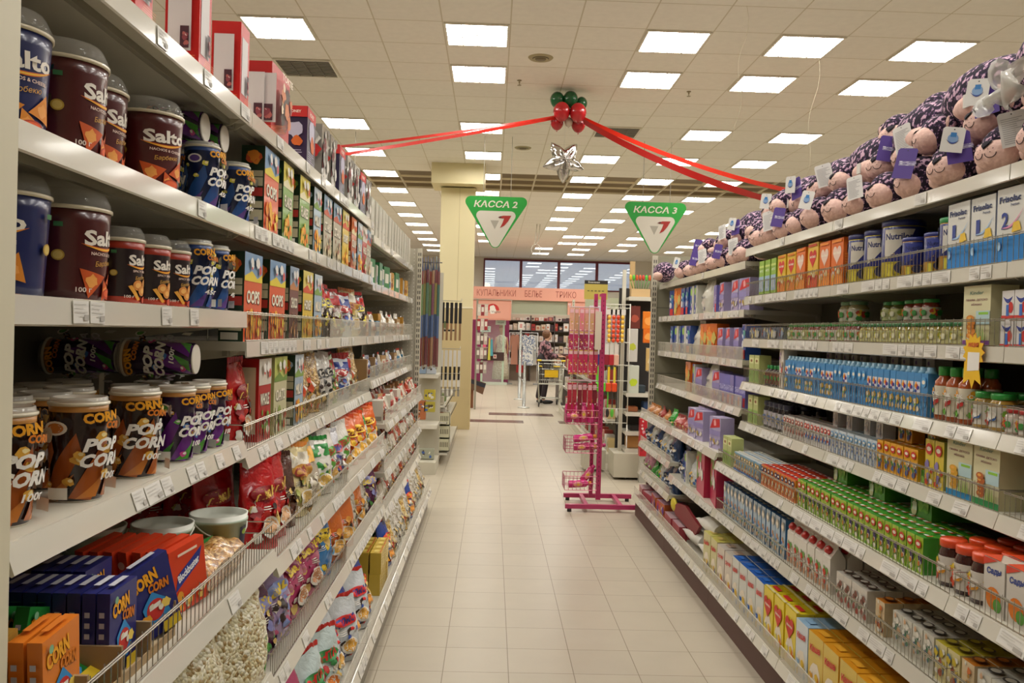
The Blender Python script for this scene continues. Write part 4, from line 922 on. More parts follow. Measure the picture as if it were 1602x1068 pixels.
for i, (y, v) in enumerate(((2.45, 3), (2.78, 3), (3.1, 3), (3.45, 3), (3.8, 3))): pp(v, y, 2.186+.29, 1.66, 'topmost layer, right rack', 1.0, .6)
# long pink paw-bolster pets lying at both ends of the pile
def bolster():
    r = empty('plush_bolster'); g = G(); g.ellip((0, 0, .09), (.09, .22, .09), FUR, 18, 12); g.build('back', r)
    g = G(); g.ellip((-.055, -.04, .055), (.045, .13, .04), PINK, 18, 12); g.build('paw', r)
    g = G(); g.box(-.103, -.099, -.045, -.02, .04, .075, '#d8d4cc'); g.build('sewn_label', r); return r
KBo = Kind(bolster, .2, .45, .18, '', 'plush toy')
o = KBo.put(1.56, 7.62, 2.40-.284); o.scale = (.8, .8, .8); o.location = (1.50, 7.56, 2.117); o.scale = (1, 1, 1); o['label'] = 'long spotted plush with pink paw lying sideways at the far end of the top shelf'
for i, (x, y, z, rz) in enumerate(((1.70, 2.52, 2.42, -.1), (1.72, 2.95, 2.40, .1), (1.73, 3.40, 2.37, -.05), (1.74, 3.85, 2.34, .1), (1.75, 4.30, 2.33, 0), (1.75, 4.75, 2.32, -.1), (1.76, 5.2, 2.31, .05), (1.74, 5.7, 2.26, 0), (1.74, 6.2, 2.22, .1), (1.72, 6.7, 2.16, 0))):
    o = KBo.put(x, y, z, rz); o.scale = (1.35, 1.15, 1.3); pend(o, 'long spotted plush back', 'top of the pile')
# clear plastic bag caught in the near plush pile
g = G(); qq = random.Random(3)
g.surf(lambda u, v: (1.50+.03*math.sin(v*7+u*5)+.02*math.sin(u*19)+.05*v, 2.50+.12*u+.02*math.sin(v*11), 2.36+.14*v+.02*math.sin(u*13+v*9)), 14, 12, clear('bag_film', '#e4e2da', .45, .12))
o = g.build('plastic_bag'); tag(o, 'crumpled clear plastic bag among the nearest plush pets', 'bag')

# ---- cartons, tins, jars
def hcart(main, acc, hc='#d0302a', txt='МАЛЫШ', top=None):
    def art(g, W, D, H, F, L, Rr, T):
        g.decal(rect(-W/2, 0, W/2, H*.30), F, acc); g.decal(heart(0, H*.68, W*.36), F, hc); g.decal(text(txt, 0, H*.70, W*.56, H*.05, 0, .03), F, '#f4ecd8')
        busy(g, F, -W*.46, H*.03, W*.46, H*.42, ['#e8c890', '#f4e8c0', hc, '#d8a03a'], 8, 4, .2); g.decal(rect(-W*.4, H*.92, W*.4, H*.97), F, acc)
        lines(g, Rr, -D*.35, D*.35, H*.2, H*.7, 9, acc, 3); g.decal(rect(-W*.3, -D*.2, W*.3, D*.2), T, hc)
    return art
K_slim = Kind(carton('porridge_carton', .085, .05, .20, '#8fb83e', lambda g, W, D, H, F, L, Rr, T: (g.decal(rect(-W/2, H*.12, W/2, H*.55), F, '#9fb8cc'), g.decal(rect(-W/2, H*.8, W/2, H*.86), F, '#c8d878'), g.decal(text('ФРУТО', 0, H*.7, W*.7, None, 0, .03), F, '#e8f0d8'), g.decal(ell(0, H*.3, W*.3, H*.12), F, '#c8d4dc'))), .085, .05, .20, 'slim green carton', 'carton')
K_hy = Kind(carton('porridge_carton', .125, .055, .205, '#e0b62a', hcart('', '#d87a1c')), .125, .055, .205, 'yellow heart carton', 'carton')
K_ho = Kind(carton('porridge_carton', .13, .055, .215, '#dd6a1c', hcart('', '#e8892a', '#e8c8b8')), .13, .055, .215, 'orange heart carton', 'carton')
K_hr = Kind(carton('porridge_carton', .135, .055, .225, '#e0b43a', hcart('', '#cf4420', '#c8201c'), top='#c22a1c'), .135, .055, .225, 'yellow carton with red top', 'carton')
def tin(R_, H, c1, c2, cap, txt='Nutrilon', gold='#b5883a', glab=None):
    def mk():
        r = empty('formula_tin'); g = G()
        g.lathe([(R_*.97, 0), (R_, .004), (R_, H*.30), (R_, H*.88), (R_*.98, H*.9)], [M('#a8a498', .2, .9), M(gold, .3, .3), M(c1, .28, .1, .3), M(gold, .3, .5)], 32)
        fn = wcyl(R_); s = .012; w_ = R_*1.5
        for x0 in (.95, -1.1, -3.15):
            x = x0*R_
            g.decal(poly([(x-w_*.5, H*.34), (x-w_*.2, H*.42), (x+w_*.4, H*.72), (x+w_*.5, H*.84), (x-w_*.5, H*.84)]), fn, c2, sub=s)
            g.decal(text(txt, x, H*.72, w_*.9, H*.11, 0, .03), fn, '#1c2560', sub=s); lines(g, fn, x-w_*.45, x-w_*.1, H*.42, H*.62, 6, '#b8a070', 2, s)
            g.decal(ell(x+w_*.1, H*.2, w_*.22, H*.1), fn, '#2a2a4a', sub=s); g.decal(rect(x-w_*.4, H*.06, x-w_*.15, H*.26), fn, '#d8c83a', sub=s)
        g.build('tin', r)
        g = G(); g.lathe([(R_*1.0, H*.9), (R_*1.02, H*.905), (R_*1.02, H*.985), (R_*.97, H), (.001, H*.99)], M(cap, .3, 0, .3), 32, cap=False); g.build('lid', r); return r
    return mk
K_tin = Kind(tin(.064, .215, '#232b72', '#c9c3b4', '#252c6c', gold='#c4b23e'), .128, .128, .215, 'blue and cream formula tin', 'formula tin')
K_tinb = Kind(tin(.080, .235, '#232b72', '#c9c3b4', '#252c6c', gold='#c4b23e'), .16, .16, .235, 'biggest blue formula tin', 'formula tin')
K_tins = Kind(tin(.052, .15, '#20286c', '#2e3a8c', '#28307a'), .104, .104, .15, 'small dark blue formula tin', 'formula tin')
K_ting = Kind(tin(.050, .19, '#20286c', '#d8d4c8', '#2c8a4a'), .10, .10, .19, 'formula tin with green lid', 'formula tin')
def a_fris(num, c2):
    def a(g, W, D, H, F, L, Rr, T):
        g.decal(rect(-W/2, 0, W/2, H*.36), F, '#2a86cf'); g.decal(rect(-D/2, 0, D/2, H*.36), L, '#2a86cf'); g.decal(rect(-D/2, H*.36, D/2, H), L, '#1f4f9c')
        g.decal(text('Frisolac', -W*.02, H*.85, W*.78, H*.085, 0, .035), F, '#1d2c5c'); g.decal(text('Premium', W*.16, H*.765, W*.3, None, 0, .02), F, '#1d2c5c')
        g.decal(text(num, -W*.18, H*.57, W*.16*(1 if num == '1' else 1.6), H*.22, 0, .03), F, '#2c3f8c'); g.decal(swoosh(-W*.3, H*.48, W*.48, H*.70, H*.07, H*.03), F, c2)
        g.decal(poly([(W*.08, H*.40), (W*.42, H*.42), (W*.34, H*.54), (W*.14, H*.53)]), F, '#e8c03a'); lines(g, F, -W*.05, W*.4, H*.08, H*.30, 7, '#a8d0f0', 3); g.decal(ell(-W*.35, H*.24, W*.07, H*.06), F, '#a8d0f0')
    return a
K_fr1 = Kind(carton('formula_box', .135, .07, .225, '#d9d8d0', a_fris('1', '#a8c8e8'), rough=.3), .135, .07, .225, 'formula box with numeral one', 'formula box')
K_fr2 = Kind(carton('formula_box', .135, .07, .23, '#d9d8d0', a_fris('2', '#e090b0'), rough=.3), .135, .07, .23, 'formula box with pink swoosh', 'formula box')
K_fr3 = Kind(carton('formula_box', .135, .07, .24, '#d9d8d0', a_fris('3', '#8fc07a'), rough=.3), .135, .07, .24, 'formula box with green swoosh', 'formula box')
w0 = 'right second shelf'
for k, y in ((K_fr3, 2.37), (K_fr2, 2.555), (K_fr1, 2.705), (K_fr1, 2.845), (K_ting, 2.955), (K_tins, 3.06), (K_tins, 3.23), (K_tinb, 3.40), (K_tin, 3.565), (K_tin, 3.72), (K_ho, 3.86), (K_ho, 4.005), (K_hr, 4.155), (K_ho, 4.31), (K_hy, 4.45), (K_hy, 4.60), (K_slim, 4.735), (K_slim, 4.84), (K_slim, 4.945)):
    place(k, 'R', 1.545, y, 1.895, w0, turn=.06 if k in (K_tin, K_tinb, K_tins) else .02)
for y in (3.31, 3.13): place(K_tins, 'R', 1.66, y, 1.895, w0, 'back row')
for y in (2.30, 2.45, 2.62, 2.78): place(K_fr1, 'R', 1.64, y, 1.895, w0, 'back row', desc='white formula box, front hidden')
for y in (3.86, 4.01, 4.16, 4.31): place(K_ho, 'R', 1.61, y, 1.895, w0, 'back row')
for y in (4.46, 4.6): place(K_hy, 'R', 1.61, y, 1.895, w0, 'back row')

def jar(R_, H, body, lab, lid, cols=('#c8402a', '#3a8a3a', '#e8c03a'), nm='baby_food_jar', neck=.8, txt=None):
    def mk():
        r = empty(nm); g = G(); b = M(body, .12, 0, .6)
        g.lathe([(R_*.9, 0), (R_, .006), (R_, H*.62), (R_*.97, H*.72), (R_*neck, H*.80), (R_*neck, H*.84)], b, 20)
        fn = wcyl(R_*1.0); s = R_*.35
        g.lathe([(R_*1.008, H*.10), (R_*1.012, H*.12), (R_*1.012, H*.62), (R_*1.008, H*.64)], M(lab, .4), 20, cap=False)
        fn = wcyl(R_*1.012)
        for x in (-R_*1.6, 0, R_*1.6):
            busy(g, fn, x-R_*.7, H*.12, x+R_*.7, H*.60, list(cols), 8, 3, .28, s)
            if txt: g.decal(text(txt, x, H*.5, R_*1.1, H*.07, 0, .03), fn, '#f0ece0', sub=s)
        g.build('glass', r)
        g = G(); g.lathe([(R_*neck*1.06, H*.83), (R_*neck*1.1, H*.84), (R_*neck*1.1, H*.97), (R_*neck*1.03, H), (.001, H)], M(lid, .3, 0, .4), 20, cap=False); g.build('lid', r); return r
    return mk
def jk(R_, H, body, lab, lid, desc, **k): return Kind(jar(R_, H, body, lab, lid, **k), 2*R_, 2*R_, H, desc, 'jar')
K_jg = jk(.033, .085, '#7a2a18', '#c9c4b4', '#2a8a3c', 'small red jar with green lid')
K_jgr = jk(.033, .085, '#5a5a22', '#b9bd84', '#2f8a3e', 'small olive jar with green lid', cols=('#8aa03a', '#d8d4b8', '#c8b03a'))
K_jy = jk(.033, .080, '#9a8a34', '#c6c28a', '#3a7a48', 'small yellow fruit puree jar', cols=('#c8b83a', '#e0dcb8', '#7a9a3a'))
K_jbig = jk(.045, .10, '#a89a70', '#c9c4b0', '#7a9c7a', 'wide jar with pale green lid')
K_jwid = jk(.042, .115, '#b08a34', '#d8d4c8', '#2a9a3c', 'puree jar with bright green lid', cols=('#3a6ab0', '#c8402a', '#7ab03a', '#e8e4d8'))
K_jred = jk(.032, .075, '#c9b8a8', '#d8d0c4', '#b8302c', 'little jar with red lid')
K_jor = jk(.042, .145, '#3a1510', '#d0c8bc', '#d8481c', 'dark jar with orange lid', cols=('#e8a02a', '#d8481c', '#e8c83a', '#e8e0d4'), neck=.86)
w0 = 'right third shelf'
K_tray = Kind(carton('gift_pack', .30, .10, .07, '#5b6472', lambda g, W, D, H, F, L, Rr, T: busy(g, F, -W/2, 0, W/2, H, ['#8c9ab0', '#c8c4b8', '#a8543a', '#3a4a6a', '#d8c890'], 30, 3, .3), top='#39456e'), .30, .10, .07, 'flat dark patterned pack', 'pack')
run(K_tray, 'R', 1.545, 4.52, 5.14, 1.643, w0)
run([K_jg, K_jg, K_jgr], 'R', 1.545, 3.64, 4.50, 1.643, w0, rows=2)
run([K_jbig], 'R', 1.60, 3.80, 4.02, 1.729, w0, rw='upper layer'); run([K_jgr], 'R', 1.60, 3.4, 3.60, 1.729, w0, rw='upper layer')
run([K_jy], 'R', 1.545, 2.83, 3.63, 1.643, w0, rows=2)
run([K_jg, K_jg], 'R', 1.60, 3.14, 3.38, 1.729, w0, rw='upper layer')
def a_tea(c, foot, fruit):
    def a(g, W, D, H, F, L, Rr, T):
        g.decal(rect(-W/2, 0, W/2, H*.10), F, foot); g.decal(text('Heinz' if 0 else 'Kinder', 0, H*.88, W*.5, H*.06, .2, .01), F, '#6a8a7a'); g.decal(text('ПИЧИ ДЕТЯМ' if 0 else 'ПРИЯМ. ДЕТСКО', 0, H*.76, W*.8, H*.04, 0, .02), F, '#7a3a4a'); g.decal(text('яблоко', 0, H*.69, W*.4, H*.04, 0, .01), F, '#7a3a4a')
        g.decal(rect(W*.0, H*.36, W*.5, H*.58), F, '#b4cfd0'); g.decal(rect(W*.1, H*.52, W*.45, H*.56), F, '#8ac03a')
        for k in range(5): g.decal(ell(-W*.18+.006*(k % 2), H*(.18+.07*k), W*.15, H*.055), F, fruit); g.decal(ell(-W*.2, H*(.19+.07*k), W*.07, H*.022), F, '#e8a84a')
        for k in range(5): g.decal(poly([(W*(.05+.08*k), H*.11), (W*(.11+.08*k), H*.11), (W*(.08+.08*k), H*.36)]), F, '#8aac4a')
        for k in range(3): g.decal(rect(-D*.28, H*(.72+.08*k), D*.15, H*(.77+.08*k)), L, '#6a6470')
    return a
K_tea = Kind(carton('tea_box', .15, .09, .195, '#d6d0a6', a_tea('', '#7a3f86', '#d8842a'), rough=.5), .15, .09, .195, 'cream tea box with purple foot', 'tea box')
K_teab = Kind(carton('tea_box', .145, .08, .20, '#d6d0a6', a_tea('', '#2a86b8', '#d8a02a'), rough=.5), .145, .08, .20, 'cream tea box with blue foot', 'tea box')
K_teag = Kind(carton('tea_box', .145, .08, .20, '#d6d0a6', a_tea('', '#2e8a4a', '#b5602a'), rough=.5), .145, .08, .20, 'cream tea box with green foot', 'tea box')
place(K_tea, 'R', 1.545, 2.72, 1.643, w0); place(K_tea, 'R', 1.66, 2.66, 1.643, w0, 'back row')
K_mpk = Kind(carton('juice_pack', .062, .05, .085, '#d8d4d0', lambda g, W, D, H, F, L, Rr, T: (g.decal(swoosh(-W*.4, H*.8, W*.4, H*.8, H*.1, H*.14), F, '#2a3a8c'), g.decal(ell(W*.25, H*.4, W*.2, H*.2), F, '#c8302a'), g.decal(rect(-W*.5, 0, W*.5, H*.12), F, '#c8302a'), g.decal(rect(-W*.1, H*.1, W*.12, H*.5), F, '#3a6ab8'))), .062, .05, .085, 'small white juice pack', 'juice pack')
run(K_mpk, 'R', 1.545, 2.26, 2.60, 1.643, w0, levels=2, gap=.004)
# price star hanging on the rail
g = G(); g.extr(starp(0, .0, .062, .046, 13)[0], '#e8b81c', lambda u, v, d: (u, -d, v), .0015, '#c8401c'); g.extr([(-.05, -.03), (.03, -.04), (.045, -.10), (.01, -.085), (-.005, -.115), (-.02, -.085), (-.055, -.10)], '#e8b81c', lambda u, v, d: (u, -d, v), .0012)
g.add([(-.032, -.0022, -.06), (.034, -.0022, -.055), (.036, -.0022, 0), (-.03, -.0022, 0)], [(0, 1, 2, 3)], '#e8e4dc'); g.decal(text('АКЦИЯ', 0, .022, .06, None, 0, .03), lambda u, v, d: (u, -.002-d, v), '#c8401c')
o = g.build('price_star', None, (1.508, 2.66, 1.625), -PI/2); tag(o, 'yellow starburst price card hanging on the right third shelf rail', 'price card')

def tetra(W, D, H, c, art, nm='juice_carton', top=None, side=None, rough=.3): return carton(nm, W, D, H, c, art, top=top, side=side, rough=rough)
def a_tet(badge, cols, foot=None, sd=1, slot=True):
    def a(g, W, D, H, F, L, Rr, T):
        busy(g, F, -W*.5, 0, W*.5, H*.62, cols, 10, sd, .24)
        if foot: g.decal(rect(-W/2, 0, W/2, H*.1), F, foot)
        g.decal(ell(0, H*.80, W*.36, H*.12, 14), F, badge); g.decal(ell(0, H*.80, W*.24, H*.05, 10), F, '#e8dcc8')
        if slot: g.decal(rect(-W*.30, -D*.12, W*.1, D*.12), T, '#d8dcd0'); g.decal(rect(W*.2, -D*.2, W*.4, D*.2), T, badge)
        busy(g, L, -D*.5, 0, D*.5, H*.8, cols[:2], 3, 3, .3)
    return a
def tk(W, D, H, c, badge, cols, desc, top=None, side=None, foot=None, sd=1, cat='juice carton', nm='juice_carton'): return Kind(tetra(W, D, H, c, a_tet(badge, cols, foot, sd), nm, top, side), W, D, H, desc, cat)
K_tblue = tk(.047, .047, .155, '#3f86bd', '#5a9fd0', ['#3a78ae', '#4f96c8', '#3f86bd'], 'slim light blue juice carton', '#6aa8d0', sd=2)
K_tbluf = Kind(tetra(.047, .047, .155, '#3f86bd', lambda g, W, D, H, F, L, Rr, T: (g.decal(rect(-W*.42, H*.52, W*.42, H*.8), F, '#d8d8e0'), busy(g, F, -W*.4, H*.53, W*.4, H*.79, ['#c8302a', '#2a3a8c', '#e8a02a'], 6, 3, .25), busy(g, F, -W*.45, H*.1, W*.45, H*.46, ['#e0c03a', '#e8d8b8', '#c8a02a', '#8ab04a'], 7, 5, .26)), top='#6aa8d0'), .047, .047, .155, 'slim blue carton with fruit picture', 'juice carton')
w0 = 'right fourth shelf'
K_gtray = Kind(carton('bottle_tray', .26, .22, .06, '#a8bc6a', lambda g, W, D, H, F, L, Rr, T: (busy(g, F, -W*.48, 0, W*.48, H, ['#c8c86a', '#7a9a3a', '#d8d4a8'], 9, 3, .3)), top='#8a9a5a'), .26, .22, .06, 'green tray of small bottles', 'tray')
K_gbx = Kind(carton('tea_carton', .09, .07, .165, '#b9c07a', lambda g, W, D, H, F, L, Rr, T: (g.decal(rect(-W*.4, H*.7, W*.4, H*.9), F, '#d8d8a0'), g.decal(rect(-W*.45, H*.05, W*.45, H*.5), F, '#8fae5a'), g.decal(ell(0, H*.8, W*.2, H*.05), F, '#8a5a2a'))), .09, .07, .165, 'pale green carton', 'carton')
K_bot = jk(.026, .115, '#2a1210', '#6a2a20', '#2a8a44', 'small dark bottle with green cap', neck=.45)
run(K_gbx, 'R', 1.545, 4.94, 5.14, 1.385, w0)
run(K_bot, 'R', 1.56, 4.62, 4.93, 1.385, w0, rows=3, rowgap=.004)
K_tall = Kind(carton('cereal_carton', .065, .07, .215, '#d5cdc0', lambda g, W, D, H, F, L, Rr, T: busy(g, F, -W*.45, H*.05, W*.45, H*.9, ['#c86a5a', '#b8a890', '#8a6a9a', '#e0d8cc'], 14, 3, .25)), .065, .07, .215, 'tall white patterned carton', 'carton')
place(K_tall, 'R', 1.545, 4.555, 1.385, w0)
for _k in (K_tblue, K_tbluf):
    _k.root = _k.mk(); me = _k.root.data
    g = G(); g.v = [tuple(v.co) for v in me.vertices]; g.f = [tuple(p.vertices) for p in me.polygons]; g.fm = [p.material_index for p in me.polygons]; g.fs = [False]*len(g.f); g.mats = list(me.materials)
    g.lathe([(.021, .155), (.019, .163), (.015, .166), (.015, .176), (.013, .178), (.001, .178)], M('#8fc0dc', .25, 0, .4), 14)
    o_ = _k.root; n_ = g.build('juice_carton'); _k.root = n_; bpy.data.objects.remove(o_)
q = random.Random(11); y = 4.47
while y > 3.03:
    place(K_tbluf if q.random() < .55 else K_tblue, 'R', 1.545, y, 1.385, w0); y -= .0495
y = 4.3
while y > 3.2: place(K_tall, 'R', 1.70, y, 1.385, w0, 'back row'); y -= .1
K_jb = jk(.033, .185, '#a04a1c', '#d8cfb8', '#2a8a34', 'orange juice bottle with green cap', neck=.6, cols=('#c8302a', '#6ab03a', '#e8a02a', '#f0ece0'), txt='СОК')
run(K_jb, 'R', 1.545, 2.77, 3.0, 1.385, w0, gap=.012, rows=2)
run(K_jwid, 'R', 1.545, 2.585, 2.76, 1.385, w0, gap=.003, rows=2)
place(K_jred, 'R', 1.545, 2.545, 1.385, w0); place(K_jred, 'R', 1.545, 2.475, 1.385, w0)
K_wpk = Kind(carton('porridge_pack', .075, .05, .135, '#cfcbd0', lambda g, W, D, H, F, L, Rr, T: (g.decal(swoosh(-W*.4, H*.85, W*.4, H*.85, H*.08, H*.12), F, '#2a3a8c'), g.decal(heart(W*.1, H*.55, W*.22), F, '#3a6ab8'), g.decal(rect(-W/2, 0, W/2, H*.14), F, '#c8302a'), g.decal(ell(-W*.1, H*.3, W*.22, H*.1), F, '#c8c4d8'))), .075, .05, .135, 'white porridge pack with red foot', 'pack')
run(K_wpk, 'R', 1.62, 2.2, 2.56, 1.385, w0)

w0 = 'right fifth shelf'
run(K_gbx, 'R', 1.545, 4.94, 5.14, 1.147, w0)
K_dj = jk(.037, .15, '#140e18', '#b9b4b8', '#262a44', 'dark plum jar', cols=('#c8b03a', '#5a6a8a', '#8a9a3a'), neck=.85)
run(K_dj, 'R', 1.56, 4.52, 4.93, 1.147, w0, rows=3)
K_tw1 = tk(.04, .05, .105, '#ccc6be', '#a8483a', ['#a84a3a', '#d8d0c4', '#6a5a5a', '#c89a8a'], 'small white and brown juice carton', '#c9c4bc', sd=3)
K_tw2 = tk(.04, .05, .105, '#cfcbc6', '#c8302a', ['#3a6ab8', '#d8d4d0', '#c8402a', '#e8e4dc'], 'small white juice carton red badge', '#cfccc4', sd=4)
K_tw3 = tk(.04, .05, .105, '#c2ccd2', '#6a9ac0', ['#3a6ab8', '#d8d4d0', '#8a9ab8', '#e8e4dc'], 'small white and blue juice carton', '#c6d0d4', sd=5)
K_ty1 = tk(.05, .05, .115, '#e0a01c', '#c8302a', ['#3a5a9a', '#e8e0c8', '#c8502a', '#5a8a3a'], 'amber juice carton red badge', '#d8961c', sd=6)
K_ty2 = tk(.06, .06, .165, '#d6bc3a', '#c8302a', ['#c84a2a', '#8a7ab0', '#e8a02a', '#e8e0c8'], 'tall yellow juice carton', '#b8b84a', side='#9aa04a', sd=7)
run(K_tw1, 'R', 1.545, 4.20, 4.50, 1.147, w0, gap=.002, rows=2); run(K_tw2, 'R', 1.545, 3.86, 4.20, 1.147, w0, gap=.002, rows=2); run(K_tw3, 'R', 1.545, 3.40, 3.86, 1.147, w0, gap=.002, rows=2)
K_tup = tk(.055, .055, .15, '#cfc8c4', '#b86a5a', ['#b8a8a0', '#d8d0cc', '#8a8a9a'], 'tall white patterned milk carton', '#c9c4bc', sd=8)
for y in (3.95, 3.80, 3.62, 3.50): place(K_tup, 'R', 1.60, y, 1.253, w0, 'upper layer')
run(K_ty1, 'R', 1.545, 3.07, 3.39, 1.147, w0, gap=.004, rows=2)
for y in (3.33, 3.27, 3.10): place(K_ty1, 'R', 1.61, y, 1.264, w0, 'upper layer')
run(K_ty2, 'R', 1.545, 2.89, 3.04, 1.147, w0, gap=.006, rows=2)
place(K_teab, 'R', 1.545, 2.79, 1.147, w0); place(K_teag, 'R', 1.545, 2.635, 1.147, w0)
place(K_teag, 'R', 1.64, 2.60, 1.147, w0, 'back row'); 
run(K_jor, 'R', 1.55, 2.21, 2.55, 1.147, w0, gap=.004, rows=2)

w0 = 'right sixth shelf'
run(K_gbx, 'R', 1.40, 4.94, 5.14, .90, w0)
K_ts1 = tk(.045, .05, .10, '#7ea8c4', '#c8a04a', ['#c8603a', '#e8d8b8', '#3a78b0', '#e0b03a'], 'pale blue juice carton', '#c8d0d4', sd=9, foot='#2a6ab0')
K_tr = tk(.047, .05, .105, '#d97c2a', '#2a3a6a', ['#e8a03a', '#c8401c', '#e8d8b8', '#d86a1c'], 'orange juice carton with red top', '#c8301c', sd=10)
K_tg = tk(.05, .052, .12, '#9dbb2c', '#c8402a', ['#b8c83a', '#5a9a2a', '#e8e0d0', '#d87a2a', '#4a3a6a'], 'green juice carton red badge', '#3f8f2c', side='#3f8f2c', sd=11)
run(K_ts1, 'R', 1.405, 4.42, 4.93, .90, w0, gap=.003, rows=3)
run(K_tr, 'R', 1.405, 3.90, 4.41, .90, w0, gap=.003, rows=4, rowgap=.003)
run(K_tg, 'R', 1.405, 2.74, 3.89, .90, w0, gap=.004, rows=4, rowgap=.003)
K_gpk = Kind(carton('juice_multipack', .15, .17, .085, '#4f8f34', lambda g, W, D, H, F, L, Rr, T: (busy(g, F, -W*.48, 0, W*.48, H*.9, ['#6aa83a', '#d8d4a8', '#3a7a2a', '#8ab84a'], 10, 3, .28), g.decal(rect(-W*.35, H*.25, -W*.15, H*.6), F, '#d8e0d0'), g.decal(rect(-W*.3, -D*.3, W*.3, D*.3), T, '#9ab05a'))), .15, .17, .085, 'green juice multipack', 'pack')
for y in (3.78, 3.42, 3.06): 
    for l in range(2): place(K_gpk, 'R', 1.56, y, 1.021+l*.086, w0, ('lower' if l == 0 else 'upper')+' stacked')
run(K_jor, 'R', 1.41, 2.42, 2.72, .90, w0, gap=.004, rows=3)
K_obx = Kind(carton('juice_box', .095, .06, .155, '#d6cfc4', lambda g, W, D, H, F, L, Rr, T: (g.decal(text('Сады', 0, H*.78, W*.7, H*.14, .1, .05, .1), F, '#3a4a8c'), g.decal(ell(0, H*.3, W*.36, H*.2), F, '#e07a1c'), g.decal(ell(W*.2, H*.2, W*.2, H*.12), F, '#5a9a3a'), g.decal(poly([(-W*.5, H), (W*.2, H), (-W*.5, H*.85)]), F, '#d8402a'), g.decal(poly([(-W*.5, -D*.5), (W*.3, -D*.5), (-W*.5, D*.4)]), T, '#d8481c')), top='#d8c8b8'), .095, .06, .155, 'white juice box with orange picture', 'juice box')
run(K_obx, 'R', 1.41, 2.0, 2.41, .90, w0, rows=2)

w0 = 'right seventh shelf'
K_tbw = tk(.06, .05, .185, '#9fb4c4', '#c8c0b0', ['#d88a3a', '#4a8a4a', '#d8d4cc', '#2a6ab0', '#e8c08a'], 'tall blue and white milk carton', '#2c5a8c', side='#2f6a9c', sd=12)
run(K_tbw, 'R', 1.405, 4.02, 5.12, .61, w0, gap=.012, rows=3)
def milkb():
    r = empty('milk_bottle'); g = G(); m = M('#dad4c8', .3, 0, .3)
    g.box(-.04, .04, -.032, .032, 0, .145, m); W, D = .04, .032
    g.add([(-W, -D, .145), (W, -D, .145), (W, D, .145), (-W, D, .145), (-W, 0, .19), (W, 0, .19)], [(0, 1, 5, 4), (2, 3, 4, 5), (1, 2, 5), (3, 0, 4)], m); g.box(-W, W, -.002, .002, .19, .202, m)
    busy(g, wfront(.064), -.038, .005, .038, .11, ['#c8402a', '#d8a07a', '#6a9a4a', '#e8e0d0', '#b8a890'], 12, 5, .22); busy(g, wleft(.08), -.03, .005, .03, .11, ['#c8c0b4', '#a89a8a'], 4, 6, .3); g.build('carton', r)
    g = G(); g.lathe([(.015, -.003), (.017, .004), (.017, .016), (.014, .019), (.001, .019)], M('#c02420', .3, 0, .4), 16, cap=False); o = g.build('cap', r); o.location = (0, -.018, .170); o.rotation_euler = (.95, 0, 0); return r
K_milk = Kind(milkb, .08, .065, .2, 'white carton with red cap', 'milk carton')
run(K_milk, 'R', 1.405, 3.48, 3.99, .61, w0, gap=.006, rows=3)
def cup4(lid, band, cols, desc, sd):
    def mk():
        g = G(); s = .036
        g.lathe([(.024, 0), (.030, .07), (.033, .074), (.033, .078)], [M('#cbc5ba', .3), M('#cbc5ba', .3), M('#d8d4cc', .3)], 12, cap=True)
        fn = wcyl(lambda z: .024+.006*z/.07); busy(g, fn, -.03, .006, .03, .065, cols, 12, sd, .2, .012)
        g.lathe([(.0325, .0785), (.0, .0795)], lid, 12, cap=False); g.decal(ell(0, 0, .014, .010), wtop(.0795), band); return g.build('dessert_cup')
    return Kind(mk, .066, .066, .08, desc, 'dessert cup')
def jbx(c, top, tl, cols, desc, sd):
    def a(g, W, D, H, F, L, Rr, T):
        busy(g, F, -W*.48, H*.02, W*.48, H*.98, cols, 16, sd, .2); busy(g, L, -D*.48, 0, D*.48, H, cols[:3], 7, sd, .22); g.decal(ell(0, 0, W*.36, D*.30), T, tl); g.decal(ell(0, 0, W*.26, D*.2), T, top)
    return Kind(carton('curd_pack', .066, .066, .12, c, a, top=top, rough=.25), .066, .066, .12, desc, 'pack')
K_cp1 = jbx('#cbc4b8', '#d2ccc0', '#5a3a34', ['#a8483a', '#d8d0c4', '#5a7a4a', '#e0d8cc', '#8a5a4a'], 'white dessert pack with red print', 2)
K_cp2 = jbx('#c9c6b8', '#cfcabc', '#4a4440', ['#4a7a5a', '#d8d4c4', '#5a6a9a', '#c8a07a', '#e0dccf'], 'white dessert pack with green print', 4)
K_cp3 = jbx('#d0c48a', '#c8b83a', '#6a5a2a', ['#c8b02a', '#d8d4c4', '#5a7a9a', '#a85a3a', '#e0dccf'], 'yellow topped dessert pack', 6)
K_cp4 = jbx('#d0b890', '#c87a2a', '#6a3a1a', ['#c86a2a', '#d8d4c4', '#b88a3a', '#8a3a2a', '#e0dccf'], 'orange topped dessert pack', 8)
for k, a, b in ((K_cp1, 3.13, 3.46), (K_cp4, 2.99, 3.12), (K_cp2, 2.65, 2.98), (K_cp3, 2.50, 2.64), (K_cp4, 2.42, 2.50), (K_cp2, 2.20, 2.42)): run(k, 'R', 1.405, a, b, .61, w0, gap=.003, rows=5, rowgap=.003)
run(K_obx, 'R', 1.42, 1.95, 2.18, .61, w0, rows=2)

